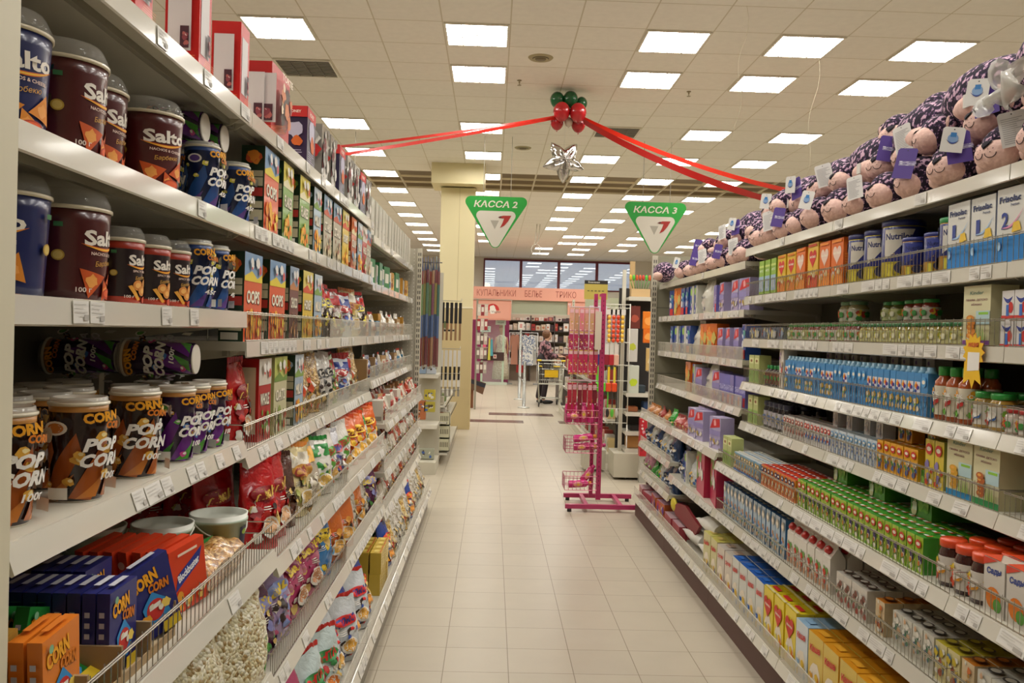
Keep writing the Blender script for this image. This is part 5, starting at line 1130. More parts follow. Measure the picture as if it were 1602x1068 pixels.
w0 = 'right bottom shelf'
def a_big(c1, c2, txt, tc='#c8302a', hrt=False, pic='#e8dcc8'):
    def a(g, W, D, H, F, L, Rr, T):
        g.decal(blob(0, H*.30, W*.36, 4, 16, .12), F, pic); busy(g, F, -W*.45, H*.03, W*.45, H*.38, [c1, c2, '#e8c03a', '#f0ead8'], 9, 5, .2)
        if hrt: g.decal(heart(-W*.02, H*.68, W*.40), F, '#c8281f'); g.decal(text(txt, -W*.02, H*.70, W*.5, H*.05, 0, .03), F, '#f4ecd8'); g.decal(rect(-W*.3, -D*.15, W*.3, D*.15), T, '#c8281f'); g.decal(rect(-W*.5, -D*.48, W*.5, -D*.3), T, '#e8dca0')
        else: g.decal(text(txt, 0, H*.76, W*.7, H*.12, .1, .05, .12), F, tc); g.decal(rect(-W*.3, -D*.2, W*.2, D*.2), T, c2)
    return a
K_b1 = Kind(carton('porridge_box', .15, .085, .24, '#cdc48a', a_big('#3a4a7a', '#c8b060', 'Kasha'), top='#cbc25c'), .15, .085, .24, 'pale yellow porridge box', 'porridge box')
K_b2 = Kind(carton('porridge_box', .155, .12, .235, '#cfc3b4', a_big('#c8402a', '#b8a08c', 'Milka' if 0 else 'Супер'), top='#c9c0b4', side='#9a7a74'), .155, .12, .235, 'white topped porridge box', 'porridge box')
K_b3 = Kind(carton('porridge_box', .13, .07, .25, '#cfd0c8', a_big('#e8c03a', '#2a6ac0', 'Малыш'), top='#1f5fb8', side='#cfd0c8'), .13, .07, .25, 'blue topped porridge box', 'porridge box')
K_b4 = Kind(carton('porridge_box', .14, .08, .25, '#e2c81c', a_big('#e87a1c', '#e8dc60', 'Малютка', hrt=True), top='#e4cf1c'), .14, .08, .25, 'bright yellow heart box', 'porridge box')
K_b5 = Kind(carton('porridge_box', .14, .08, .24, '#d0d8dc', a_big('#c8a83a', '#8ab0d0', 'Каша'), top='#9cc0dc', side='#9cc0dc'), .14, .08, .24, 'light blue topped box', 'porridge box')
K_b6 = Kind(carton('porridge_box', .15, .08, .24, '#d8b84a', a_big('#d8901c', '#e8a82a', 'Каша'), top='#e09a1c', side='#dfa02a'), .15, .08, .24, 'orange topped box', 'porridge box')
y = 2.78
for k, n, rows in ((K_b6, 5, 4), (K_b5, 1, 4), (K_b4, 3, 3), (K_b3, 4, 5), (K_b2, 2, 3), (K_b1, 2, 4)):
    y0_ = y
    for i in range(n):
        for r_ in range(rows): place(k, 'R', 1.36+r_*(k.D+.005), y+k.W/2, .2, w0, ['', 'second row', 'third row', 'fourth row', 'fifth row'][r_])
        y += k.W+.008
# sacks of flour and nappy packs beyond
K_sack = Kind(bag('flour_sack', .36, .16, .40, mixmat('paper_sack', ['#c9c6bc', '#dedbd2'], 9, .5, .3, 'soft', .1, stops=(.3, .7)), bart('#b8a8a0', '#c8c4b8', None, '#fff', None, 41), seed=41), .36, .16, .40, 'white sack lying flat', 'sack')
for (y, z) in ((5.22, .285), (5.28, .445), (5.66, .285)):
    o = K_sack.put(1.57, y, z, 0); o.rotation_euler = (-PI/2, 0, .05); pend(o, K_sack.desc, w0)
K_nap = Kind(carton('wipes_pack', .17, .09, .20, '#a59ac2', lambda g, W, D, H, F, L, Rr, T: (g.decal(poly([(-W*.45, H*.62), (W*.45, H*.72), (W*.4, H*.97), (-W*.2, H*.93)]), F, '#c8262c'), g.decal(blob(.0, H*.82, W*.12, 4), F, '#e8a0a0'), g.decal(rect(-W*.5, H*.42, W*.5, H*.58), F, '#8f84b8'), busy(g, F, -W*.45, H*.03, W*.45, H*.4, ['#b89a4a', '#d8c8d8', '#8a80ae', '#d8d0c0', '#c8c0d8'], 14, 3, .2), busy(g, L, -D*.4, H*.1, D*.4, H*.9, ['#c8262c', '#c8bcd8'], 6, 3, .3)), rough=.25), .17, .09, .20, 'purple nappy pack with red flash', 'nappy pack')
K_nap2 = Kind(carton('wipes_pack', .11, .09, .19, '#7470b8', lambda g, W, D, H, F, L, Rr, T: (g.decal(vtext('PANTS', 0, H*.55, W*.3, H*.6), F, '#b8b4e0'), g.decal(rect(W*.1, H*.03, W*.48, H*.32), F, '#c8262c'), g.decal(rect(-W*.5, 0, -W*.1, H*.2), F, '#b8bccf')), rough=.2), .11, .09, .19, 'violet pack with red corner', 'nappy pack')
K_napo = Kind(carton('wipes_pack', .2, .09, .23, '#d8691c', lambda g, W, D, H, F, L, Rr, T: (g.decal(blob(-W*.2, H*.5, W*.22, 4), F, '#b8a85a'), busy(g, F, -W*.48, H*.05, W*.48, H*.9, ['#d85a14', '#c8b45a', '#e88a3a', '#a8a06a'], 14, 3, .22)), rough=.2), .2, .09, .23, 'orange and olive nappy pack', 'nappy pack')
K_napb = Kind(carton('wipes_pack', .12, .09, .22, '#2c4f9c', lambda g, W, D, H, F, L, Rr, T: (busy(g, F, -W*.48, H*.3, W*.48, H*.95, ['#2f5fb0', '#cfd0d8', '#1f3f86', '#4a9a8a'], 9, 3, .3), g.decal(rect(-W*.3, H*.03, W*.4, H*.28), F, '#c8262c')), rough=.2), .12, .09, .22, 'dark blue nappy pack', 'nappy pack')
K_napg = Kind(carton('wipes_pack', .10, .09, .22, '#cfcfc4', lambda g, W, D, H, F, L, Rr, T: (g.decal(rect(-W*.5, 0, 0, H), F, '#3a4a9a'), g.decal(ell(-W*.2, H*.8, W*.26, H*.14), F, '#9ac05a'), busy(g, F, -W*.4, H*.05, W*.4, H*.5, ['#8a6ab0', '#d8d4d0', '#3a9a6a'], 8, 3, .2)), rough=.2), .10, .09, .22, 'white and green nappy pack', 'nappy pack')
K_napw = Kind(bag('cotton_pack', .26, .12, .24, film('#cdc9bb', .3), lambda g, W, H, fn: (g.decal(vtext('вата хлопок', -.02, H*.5, .018, H*.5), fn, '#6a6a7a', sub=.02), g.decal(rect(.0, H*.08, .05, H*.2), fn, '#6a6a7a', sub=.02)), seed=51), .26, .12, .24, 'cream cotton wool pack', 'pack')
w0 = 'right second shelf'
for k, y in ((K_nap, 5.30), (K_nap, 5.50), (K_nap, 5.82), (K_nap2, 5.99), (K_napw, 6.32), (K_napg, 6.56), (K_napg, 6.70), (K_napb, 6.86), (K_napb, 7.02), (K_napo, 7.22), (K_napb, 7.45)): place(k, 'R', 1.55, y, 1.821, w0, turn=.12)
w0 = 'right third shelf'
for k, y in ((K_napb, 5.27), (K_nap, 5.44), (K_nap, 5.63), (K_nap, 5.83), (K_napo, 6.06), (K_napo, 6.28), (K_napw, 6.55), (K_napb, 6.78), (K_napg, 6.93), (K_napb, 7.08), (K_napg, 7.22), (K_napb, 7.4)): place(k, 'R', 1.55, y, 1.514, w0, turn=.12)
w0 = 'right fourth shelf'
for k, y in ((K_nap2, 5.26), (K_nap2, 5.38), (K_nap2, 5.50), (K_nap2, 5.62), (K_nap2, 5.74), (K_nap, 5.91), (K_napw, 6.14), (K_nap, 6.4), (K_napg, 6.56), (K_napo, 6.75)): place(k, 'R', 1.55, y, 1.219, w0, turn=.1)
K_redl = bk(.22, .10, .09, film('#9c3630'), bart('#c88a6a', '#7a2422', None, '#fff', None, 52), 'low red packet', 52, '#8a2a2a')
K_orl = bk(.22, .10, .08, film('#b8783a'), bart('#d8a86a', '#8a4a22', None, '#fff', None, 53), 'low orange packet', 53, '#b8783a')
K_grl = bk(.17, .10, .11, film('#2c9a34'), bart('#6ac05a', '#1a6a2a', None, '#fff', None, 54), 'bright green packet', 54, '#2c9a34')
K_bll = bk(.19, .12, .22, film('#1f3a66'), bart('#3a5a8a', '#c8ccd8', None, '#fff', None, 55), 'dark blue pouch', 55, '#1f3a66')
K_whl = bk(.19, .12, .19, film('#c4c8c4'), bart('#c8a03a', '#3a6aa8', None, '#fff', None, 56), 'white pouch with blue print', 56, '#c4a03a')
w0 = 'right fifth shelf'
def rb(k, y, z, xf, w_): 
    o = place(k, 'R', xf, y, z, w_, turn=.15)
for k, y in ((K_nap, 5.36), (K_nap, 5.80), (K_nap, 6.0), (K_redl, 6.25), (K_redl, 6.5), (K_grl, 6.72), (K_orl, 6.95), (K_redl, 7.18), (K_orl, 7.42), (K_orl, 7.65)): rb(k, y, .95, 1.41, w0)
place(K_nap, 'R', 1.52, 5.95, .95, w0, 'back row'); place(K_nap, 'R', 1.52, 6.15, .95, w0, 'back row')
K_pinkbox = Kind(carton('washing_powder_box', .30, .12, .28, '#b81f4c', lambda g, W, D, H, F, L, Rr, T: (g.decal(blob(-W*.15, H*.62, W*.25, 4), F, '#d8d4c0'), g.decal(poly([(-W*.5, H*.5), (W*.1, H*.7), (W*.1, H), (-W*.5, H)]), F, '#8fb05a'), busy(g, F, -W*.45, H*.3, W*.2, H*.9, ['#e8e4dc', '#6a9a3a', '#d8486a', '#e8c8d0'], 12, 3, .18), g.decal(blob(W*.3, H*.5, W*.12, 3), F, '#e0e0d4')), side='#a81a40'), .30, .12, .28, 'crimson and green box', 'washing powder box')
w0 = 'right sixth shelf'
for k, y in ((K_pinkbox, 5.36), (K_pinkbox, 5.69), (K_whl, 5.95), (K_napg, 6.12), (K_bll, 6.3)): rb(k, y, .605, 1.41, w0)
for k, y in ((K_bll, 6.64), (K_whl, 6.84), (K_whl, 7.04), (K_bll, 7.25), (K_whl, 7.46), (K_bll, 7.68)): rb(k, y, .685, 1.41, w0)
w0 = 'right seventh shelf'
K_pkl = bk(.15, .10, .2, film('#c88aa0'), bart('#d8b8c4', '#8a9a4a', None, '#fff', None, 57), 'pink pouch', 57, '#c88aa0')
for k, y in ((K_bll, 6.64), (K_bll, 6.84), (K_whl, 7.04), (K_grl, 7.22), (K_grl, 7.40), (K_pkl, 7.57), (K_pkl, 7.73)): rb(k, y, .435, 1.41, w0)
K_puz = Kind(carton('toy_box', .24, .20, .13, '#b8602c', lambda g, W, D, H, F, L, Rr, T: (busy(g, F, -W*.48, 0, W*.48, H, ['#d8a83a', '#7a4a9a', '#c83a4a', '#e8d8c0'], 14, 3, .25), busy(g, T, -W*.48, -D*.48, W*.48, D*.48, ['#c86a8a', '#7a9ac0', '#d8d4d0', '#8a5a9a'], 16, 4, .2)), top='#b88a9a'), .24, .20, .13, 'low colourful toy box', 'toy box')
K_puz2 = Kind(carton('toy_box', .26, .2, .09, '#a8404c', lambda g, W, D, H, F, L, Rr, T: (busy(g, T, -W*.48, -D*.48, W*.48, D*.48, ['#c8a8b0', '#d8d4d0', '#a84a5a'], 12, 4, .2)), top='#c0a0a6'), .26, .2, .09, 'low pink lidded box', 'toy box')
for k, y in ((K_puz2, 6.22), (K_puz2, 6.50), (K_puz, 6.8), (K_puz, 7.08), (K_puz2, 7.38), (K_puz2, 7.68)): place(k, 'R', 1.37, y, .2, 'right bottom shelf', turn=.1)
K_bag0 = None
# ================================================================== DECORATIONS UNDER THE CEILING
def balloon(col):
    def mk():
        g = G(); m = M(col, .25, 0, .5)
        g.ellip((0, 0, 0), (.095, .095, .11), m, 18, 12, fn=lambda p: Vector((p.x*(1-.12*max(0, -p.z/.11)), p.y*(1-.12*max(0, -p.z/.11)), p.z))); g.lathe([(.004, -.113), (.012, -.125), (.0, -.12)], m, 8, cap=False)
        return g.build('balloon')
    return mk
KR = Kind(balloon('#b81820'), .2, .2, .2, '', 'balloon'); KG = Kind(balloon('#14683a'), .2, .2, .2, '', 'balloon'); KW = Kind(balloon('#d8c9b4'), .2, .2, .2, '', 'balloon')
for k, x, y, z, s_, l in ((KR, .70, 9.5, 4.08, 1, 'red balloon at front left of the ceiling cluster'), (KR, .88, 9.5, 4.075, 1, 'red balloon at front right of the ceiling cluster'), (KR, .66, 9.62, 3.99, .8, 'small red balloon low on the left of the cluster'), (KR, .90, 9.64, 3.98, .85, 'small red balloon low on the right of the cluster'),
    (KG, .655, 9.6, 4.235, .85, 'green balloon at upper left of the ceiling cluster'), (KG, .80, 9.58, 4.24, .88, 'green balloon at top middle of the ceiling cluster'), (KG, .93, 9.66, 4.22, .7, 'green balloon half hidden at right of the cluster'), (KW, .785, 9.58, 3.99, .5, 'small cream balloon peeping between the red ones')):
    o = k.put(x, y, z); o.scale = (s_,)*3; o['label'] = l; o['group'] = 'balloons in the ceiling cluster'
def ribbon(a, b, sag, w_, label, m='#c8281c', tw=.6):
    a, b = Vector(a), Vector(b); g = G(); n = 26
    d = (b-a).normalized(); sd = d.cross(Vector((0, 0, 1))).normalized()
    def f(u, v):
        p = a.lerp(b, u)-Vector((0, 0, sag*4*u*(1-u))); t = tw*math.sin(u*5)+.9; return p+(sd*math.cos(t)+Vector((0, 0, 1))*math.sin(t))*(v-.5)*w_
    g.surf(f, n, 1, M(m, .3, 0, .3)); g.surf(lambda u, v: f(1-u, v)+Vector((0, .001, 0)), n, 1, M(m, .3, 0, .3))
    o = g.build('ribbon'); tag(o, label, 'ribbon', 'red ribbons from the balloons')
ribbon((.63, 9.55, 4.04), (-4.2, 9.3, 3.35), .10, .03, 'thin red ribbon running left, the upper one')
ribbon((.63, 9.55, 4.02), (-3.4, 7.2, 2.70), .03, .035, 'red ribbon running left, the lower one')
ribbon((.94, 9.55, 4.03), (4.6, 9.3, 3.12), .20, .05, 'bright red ribbon running right, the upper one', '#d8301c')
ribbon((.94, 9.55, 4.0), (3.5, 8.0, 2.78), .16, .075, 'wide red ribbon running right, the lower one', '#b81c18')
# silver star
def star():
    g = G(); n = 10; P = []
    for i in range(80):
        a = PI/2+PI+2*PI*i/80; k = (i % 16)/16; t = abs(k*2-1) if False else abs(((i/16) % 1)*2-1)
        P.append((a, .135+.115*t**1.3))
    def f(u, v):
        i = int(round(u*80)) % 80; a, r = P[i]; s_ = math.sin(v*PI); q_ = 1-abs(v*2-1)
        rr = r*q_**.75; y = .075*(v-.5)*2*(1-(rr/.26)**1.5)*(.7+.6*r/.24*0)
        y = math.copysign(max(0, 1-(rr/r)**2.2)**.6*.10*(1.1-.5*abs(((i/16) % 1)*2-1)), v-.5) if q_ < .999 else 0
        return (rr*math.cos(a), y+.003*math.sin(a*16), rr*math.sin(a))
    m = M('#d8d6d4', .08, 1.0)
    g.surf(f, 80, 14, m, True, True); return g
g = star(); g.tube([(0, 0, .14), (.01, 0, .5), (0, .02, 1.1)], .0015, '#d8d4c8', 4)
o = g.build('star_balloon', None, (.745, 9.6, 3.56), .15); tag(o, 'silver foil star balloon hanging below the red and green cluster', 'balloon')
# checkout signs
def cashsign(num):
    def mk():
        r = empty('checkout_sign'); W, H = .40, .72; rr = .075
        def tri(w, top, bot, rad, n=6):
            c = [(-w+rad*.6, top-rad), (0, bot+rad*1.1), (w-rad*.6, top-rad)]; A = [(math.radians(90), math.radians(208)), (math.radians(208), math.radians(332)), (math.radians(-28), math.radians(90))]
            pts = []
            for (cx, cz), (a0, a1) in zip(c, A): pts += [(cx+rad*math.cos(a0+(a1-a0)*k/n), cz+rad*math.sin(a0+(a1-a0)*k/n)) for k in range(n+1)]
            return pts
        fn = lambda u, v, d: (u, -d, v)
        g = G(); g.extr(tri(W, 0, -H, rr), '#1f9a35', fn, .008); g.build('panel', r)
        g = G(); s = .62
        outer = [(x*1, z) for x, z in tri(W*.62, -.20, -H+.012, rr*.85)]
        hole = [(-.075, -.33), (.045, -.33), (-.012, -.455)]
        P = outer; T = tessellate_polygon([[Vector((x, z, 0)) for x, z in P], [Vector((x, z, 0)) for x, z in hole]])
        A = P+hole; fs = []
        for a, b, c in T:
            cr = (A[b][0]-A[a][0])*(A[c][1]-A[a][1])-(A[b][1]-A[a][1])*(A[c][0]-A[a][0])
            if abs(cr) > 1e-10: fs.append((a, b, c) if cr > 0 else (a, c, b))
        g.add([(x, -.0085, z) for x, z in A], fs, '#d4cec0'); g.add([(x, -.0083, z) for x, z in hole], [(0, 2, 1)], '#a8a294'); g.build('white_field', r)
        g = G(); lf = lambda u, v, d: (u, -.0105-d, v)
        g.decal(poly([(.03, -.285), (.10, -.262), (.215, -.26), (.17, -.34), (.12, -.40), (.06, -.435), (.095, -.36), (.115, -.30), (.08, -.30)]), lf, '#a3241c'); g.decal(poly([(.03, -.285), (.07, -.268), (.085, -.285), (.06, -.30)]), lf, '#5a1410'); g.build('logo', r)
        g = G(); g.decal(text('КАССА '+num, 0, -.105, .60, .095, .22, .022), lf, '#dcd8c4'); g.build('lettering', r)
        g = G(); g.rod((-.18, 0, 0), (-.18, 0, CZ-3.50), .004, '#8f8a7c', 5); g.rod((.2, 0, 0), (.2, 0, CZ-3.50), .004, '#8f8a7c', 5); g.build('hanging_rod', r)
        return r
    return mk
for n, x, z, l in (('2', .01, 3.515, 'green triangular hanging sign reading КАССА 2 beside the cream column'), ('3', 2.235, 3.505, 'green triangular hanging sign reading КАССА 3 above the right rack'), ('1', -2.16, 3.50, 'green hanging sign edge showing just over the left rack')):
    o = cashsign(n)(); o.location = (x, 12.0, z); tag(o, l, 'sign')
# ================================================================== BEYOND THE LEFT RACK
def simple(g, name, label, cat, loc=None, group=None, rz=0):
    o = g.build(name, None, loc, rz); tag(o, label, cat, group); return o
# end display with rolls of wrapping paper
g = G(); g.box(-.86, -.60, 10.36, 10.40, 0, 2.33, M('#b5b09e', .5)); g.box(-.86, -.60, 9.75, 10.36, 0, .14, RC); g.rod((-.84, 9.72, 2.40), (-.58, 9.72, 2.40), .006, '#3a3a44', 6); g.rod((-.72, 9.72, 2.40), (-.72, 10.38, 2.31), .006, '#3a3a44', 6)
for z in (.55, 1.13): g.box(-.86, -.60, 9.85, 10.36, z-.03, z, SHF); g.box(-.86, -.60, 9.84, 9.85, z-.04, z+.002, LIP)
simple(g, 'end_shelf_unit', 'cream end shelves below the hanging paper rolls', 'shelving')
cols = [('#2a3558', '#6a3434', '#5a7048'), ('#444c68', '#8a5a44', '#8a8450'), ('#24304c', '#5c3238', '#4a6450'), ('#6c6f7a', '#8a4a40', '#748a5c'), ('#2c3448', '#8a6a50', '#6a4450'), ('#5c6c74', '#80484c', '#a09058'), ('#34344c', '#6a4040', '#3c5c54')]
for i in range(7):
    c = cols[i]; g = G(); r_ = .016
    g.lathe([(r_*.5, 0), (r_, .03), (r_, .35), (r_, .60), (r_, .95), (r_*.9, 1.1), (r_*.35, 1.17), (r_*.3, 1.25)], [M('#a8a498', .3), M(c[1], .25, 0, .5), M('#4a5a7a', .25, 0, .5), M(c[2], .25, 0, .5), M(c[1], .25, 0, .5), M(c[0], .3), M(c[0], .3)], 12)
    o = simple(g, 'wrapping_paper_roll', f'glossy wrapping paper roll, {nth(i)} from left in the hanging bundle', 'paper roll', (-.80+.031*i, 9.70+.03*(i % 2), 1.20+.01*(i % 3)), 'hanging wrapping paper rolls')
for i, (x, z, w_, h_, c, d) in enumerate(((-.80, 1.132, .10, .14, '#8fa4bc', 'pale blue white pack left on upper end shelf'), (-.69, 1.132, .11, .16, '#b9c0c8', 'white blue pack right on upper end shelf'), (-.70, .83, .13, .12, '#b8a83a', 'yellow card hung above another on end display'), (-.70, .69, .13, .12, '#a89c3a', 'lower yellow card on end display'), (-.79, .60, .10, .22, '#a8623a', 'brown orange bag on the end display'), (-.72, .145, .18, .12, '#9a9c88', 'grey green pack in the bottom tray of end display'))):
    g = G(); g.box(-w_/2, w_/2, -.04, .04, 0, h_, M(c, .35, 0, .3), bevel=.006); busy(g, wfront(.08), -w_*.4, h_*.1, w_*.4, h_*.9, ['#d8d4c4', '#3a5a9a', c, '#4a3a2a'], 8, i, .2)
    simple(g, 'packet', d, 'packet', (x, 10.0, z+.001), 'packets on the end display')
# second left shelving run behind it, with hooks
g = G(); slotted(g, -.66, -.615, 10.42, 0, 2.30, M('#cfcab8', .5), two=False)
for z in (2.0, 1.42, 1.12, .92):
    for x in (-.60, -.40): g.rod((-.64, 10.44, z), (-.38, 10.50, z), .004, '#c8c4b8', 5)
    g.rod((-.38, 10.50, z), (-.38, 10.50, z+.03), .004, '#c8c4b8', 5)
simple(g, 'slotted_upright', 'white slotted post with hook arms in front of the cream column', 'post')
g = G(); g.box(-.9, -.62, 10.46, 13.5, 0, .14, RC); g.box(-.92, -.90, 10.46, 13.5, 0, 2.0, RC2)
for z, x in ((.14, -.50), (.52, -.52), (.72, -.54), (1.65, -.58)): g.box(-.9, x, 10.5, 13.5, z-.02, z, SHF); g.box(x-.005, x, 10.5, 13.5, z-.03, z+.02, LIP)
simple(g, 'shelving_unit', 'low set shelves leading away past the cream column', 'shelving')
for t, (z, c, c2, h_, d) in enumerate(((1.98, '#1a1618', '#8a6a4a', .46, 'black hanging card'), (1.40, '#c9c5bc', '#1c1a1c', .36, 'white and black hanging tool'), (1.10, '#d0ccc2', '#8a8478', .26, 'white hanging tool'))):
    for i in range(5):
        g = G(); g.box(-.018, .018, -.004, .004, -h_*.55, 0, M(c, .4)); g.box(-.013, .013, -.008, .008, -h_, -h_*.55, M(c2, .35)); g.rod((0, 0, 0), (0, 0, .02), .002, '#b8b4a8')
        simple(g, 'hanging_packet', f'{d}, {nth(i)} along its hook by the column', 'hanging packet', (-.60+.052*i, 10.46+.012*i, z), d+'s by the column')
for i in range(8):
    g = G(); c = ['#c8c0ac', '#7a8a5a', '#b8603a', '#d8d4c8'][i % 4]; g.box(-.07, .07, -.06, .06, 0, .10, M(c, .35, 0, .3), bevel=.006)
    z, y = ((.725, 10.65), (.725, 11.2), (.525, 10.7), (.525, 11.3), (.525, 12.0), (1.655, 10.8), (1.655, 11.3), (.725, 12.0))[i]
    simple(g, 'packet', f'small {["cream", "olive", "orange", "white"][i % 4]} packet on the shelves by the column, {["near", "farther"][i//4]} one', 'packet', (-.64, y, z), 'packets by the column')
def crate():
    g = G(); m = M('#d0ccae', .4); W, D, H = .15, .15, .15
    g.box(-W/2, W/2, -D/2, D/2, 0, .01, m)
    for (x0, x1, y0, y1) in ((-W/2, W/2, -D/2, -D/2+.006), (-W/2, W/2, D/2-.006, D/2), (-W/2, -W/2+.006, -D/2, D/2), (W/2-.006, W/2, -D/2, D/2)): g.box(x0, x1, y0, y1, 0, H, m)
    for k in range(6): g.decal(rect(-W*.4+k*W*.14, H*.35, -W*.4+k*W*.14+W*.07, H*.75), wfront(D), '#6a6450', step=0)
    return g
for i in range(3): simple(crate(), 'plastic_basket', ['cream plastic basket on top of two others by the column', 'cream plastic basket in the middle of the stack', 'cream plastic basket at the bottom of the stack'][i], 'basket', (-.56, 10.62, .5-.16*i-.02), 'stacked cream baskets')
# hanging rack behind the column, dark basket below
g = G(); g.box(-.34, -.30, 18.0, 18.04, 0, 2.3, RC2)
for z in (2.2, 1.9, 1.6, 1.3, 1.0): g.rod((-.32, 17.98, z), (-.08, 17.98, z), .006, '#b0ac9c', 5)
simple(g, 'hook_stand', 'thin stand with hook arms just right of the cream column', 'display stand')
for t, z in enumerate((2.2, 1.9, 1.6, 1.3, 1.0)):
    for i in range(3):
        g = G(); c = [('#c8c0b4', '#8a3038'), ('#9a2c34', '#c8b8ac'), ('#b8aca0', '#5a4a44'), ('#7a6a60', '#c0b4a8'), ('#a8a094', '#6a3a3a')][t][i % 2]; g.box(-.035, .035, -.01, .01, -.24, -.01, M(c, .35, 0, .3)); g.decal(rect(-.025, -.16, .025, -.06), lambda u, v, d: (u, -.01-d, v), '#d8d0c4')
        simple(g, 'hanging_packet', f'hanging card {["top", "second", "middle", "fourth", "bottom"][t]} hook, {["left", "centre", "right"][i]} of the stand right of column', 'hanging packet', (-.28+.075*i, 17.96, z), 'cards on the stand right of column')
g = G(); fnb = lambda u, v: (-.46+.36*u+.0, 18.4, .0)
m = M('#2a2c3a', .5); vs = [(-.44, 18.2, .62), (-.10, 18.2, .52), (-.16, 18.2, .30), (-.44, 18.2, .42)]
vs2 = [(x, 18.55, z) for x, y, z in vs]; g.add(vs+vs2, [(3, 2, 1, 0), (4, 5, 6, 7), (0, 4, 7, 3), (2, 3, 7, 6), (1, 2, 6, 5)][:1]+[(4, 5, 6, 7), (0, 4, 7, 3), (3, 7, 6, 2), (1, 2, 6, 5)], '#6a4a34'); g.add([(x, y-.002, z+.002) for x, y, z in vs[:2]]+[(-.12, 18.198, .44), (-.44, 18.198, .54)], [(3, 2, 1, 0)], m)
g.box(-.44, -.36, 18.3, 18.5, 0, .42, M('#7a4a2a', .6))
simple(g, 'shopping_basket', 'tilted dark basket on a brown foot behind the column', 'basket')
# ================================================================== LINGERIE SHOP AT THE BACK
g = G(); pk = M('#e0a08c', .5)
g.box(-1.2, 2.85, 26.0, 26.3, 2.60, 2.98, pk); g.box(-1.2, .56, 26.05, 26.25, 1.98, 2.60, pk); g.box(2.27, 2.85, 26.05, 26.25, 2.2, 2.60, pk); g.box(-1.2, .60, 26.0, 26.02, 2.585, 2.61, '#cfc8b8')
for x in (-1.1, 2.9): g.box(x, x+.08, 26.05, 26.15, 0, 2.2, '#a8c0a8')
simple(g, 'shop_fascia', 'salmon pink shop front board across the back of the hall', 'shop front')
g = G(); fn = lambda u, v, d: (u, 25.998-d, v)
for s_, x, w_ in (('КУПАЛЬНИКИ', .10, 1.17), ('БЕЛЬЕ', 1.22, .52), ('ТРИКО', 2.20, .62)): g.decal(text(s_, x, 2.80, w_, .19, 0, -.01), fn, '#8c3028')
o = g.build('shop_lettering'); tag(o, 'dark red lettering КУПАЛЬНИКИ БЕЛЬЕ ТРИКО on the pink board', 'lettering')
g = G(); fn = lambda u, v, d: (u, 26.048-d, v); g.box(-.12, .52, 26.03, 26.05, 2.02, 2.55, pk); fn = lambda u, v, d: (u, 26.03-d, v)
g.decal(poly([(.0+.2*math.cos(a)+.0, 2.27+.2*math.sin(a)) for a in [PI*i/14 for i in range(15)]]), fn, '#c02824'); g.decal(blob(.0, 2.34, .085, 3, 14, .2), fn, '#ece4da'); g.decal(blob(.0, 2.25, .10, 5, 14, .2), fn, '#ece4da'); g.decal(text('Ti Voglio', .04, 2.22, .40, .09, .2, .01), fn, '#7a6a64')
simple(g, 'shop_logo_panel', 'pink panel with a red half round logo and white figure', 'sign')
g = G(); 
for k in range(14): z = 2.20+.03*k; g.box(.58, 2.27, 26.12-.004*(k % 2), 26.15, z, z+.028, M('#a3a890', .5))
g.box(.57, 2.28, 26.10, 26.16, 2.18, 2.205, '#b8bca8'); simple(g, 'roller_shutter', 'half lowered grey green roller shutter under the pink board', 'roller shutter')
# show window with two notices and the brown bar
g = G()
for x in (-.32, .33): g.box(x, x+.06, 26.4, 26.46, 0, 2.0, '#b4c8b0')
g.box(-.32, .5, 26.38, 26.5, 0, .08, '#c4ccbc'); g.box(-.32, .39, 26.36, 26.39, .74, 1.0, '#3a1f1c'); g.box(.06, .16, 26.35, 26.36, .81, .93, '#d8c4b8'); g.box(.09, .13, 26.345, 26.35, .84, .90, '#a82a24')
simple(g, 'shop_window_frame', 'pale green window frame with brown bar before the dressed mannequin', 'window frame')
g = G(); g.box(-.30, .33, 26.43, 26.435, .08, 1.98, clear('shop_glass', '#d8dcd4', .85, .03)); simple(g, 'shop_window_pane', 'clear show window pane in front of the white dress', 'window pane')
for i, (x, z, t1) in enumerate(((-.20, 1.70, '50%'), (.26, 1.93, 'АКЦИЯ'))):
    g = G(); g.box(-.16, .16, -.004, 0, -.09, .09, '#c8dcd4'); g.decal(text(t1, 0, -.02, .2, None, 0, .02), lambda u, v, d: (u, -.004-d, v), '#5a7a7a'); g.decal(rect(-.12, .03, .12, .05), lambda u, v, d: (u, -.004-d, v), '#8aa8a0')
    simple(g, 'notice', f'pale green notice {["on the left", "upper right"][i]} of the show window', 'notice', (x, 26.40 if i else 26.36, z))
g = G(); g.box(-.9, .55, 27.6, 27.65, 0, 2.4, M('#9a3a68', .7)); simple(g, 'backdrop_panel', 'magenta panel behind the mannequin', 'panel')
def lathe2(g, prof, m, n=18, **k): return g.lathe(prof, m, n, **k)
r = empty('mannequin', (.30, 26.95, .1)); tag(r, 'mannequin in long cream dress with a dark necklace', 'mannequin')
g = G(); sk = M('#b98a6a', .5); g.lathe([(.05, 1.38), (.04, 1.46), (.05, 1.5), (.075, 1.58), (.07, 1.68), (.03, 1.74), (.001, 1.75)], sk, 14); g.tube([(-.15, 0, 1.36), (-.2, 0, 1.1), (-.19, -.05, .85)], [.035, .03, .025], sk, 8); g.tube([(.15, 0, 1.36), (.2, 0, 1.1), (.19, -.05, .85)], [.035, .03, .025], sk, 8); g.build('figure', r)
g = G(); g.lathe([(.27, .05), (.25, .4), (.20, .8), (.135, 1.05), (.16, 1.25), (.155, 1.36), (.07, 1.43)], mixmat('lace', ['#b9ae98', '#d8d0be', '#c9bfa8'], 40, .8, .4, 'voronoi', 0), 24); g.build('dress', r)
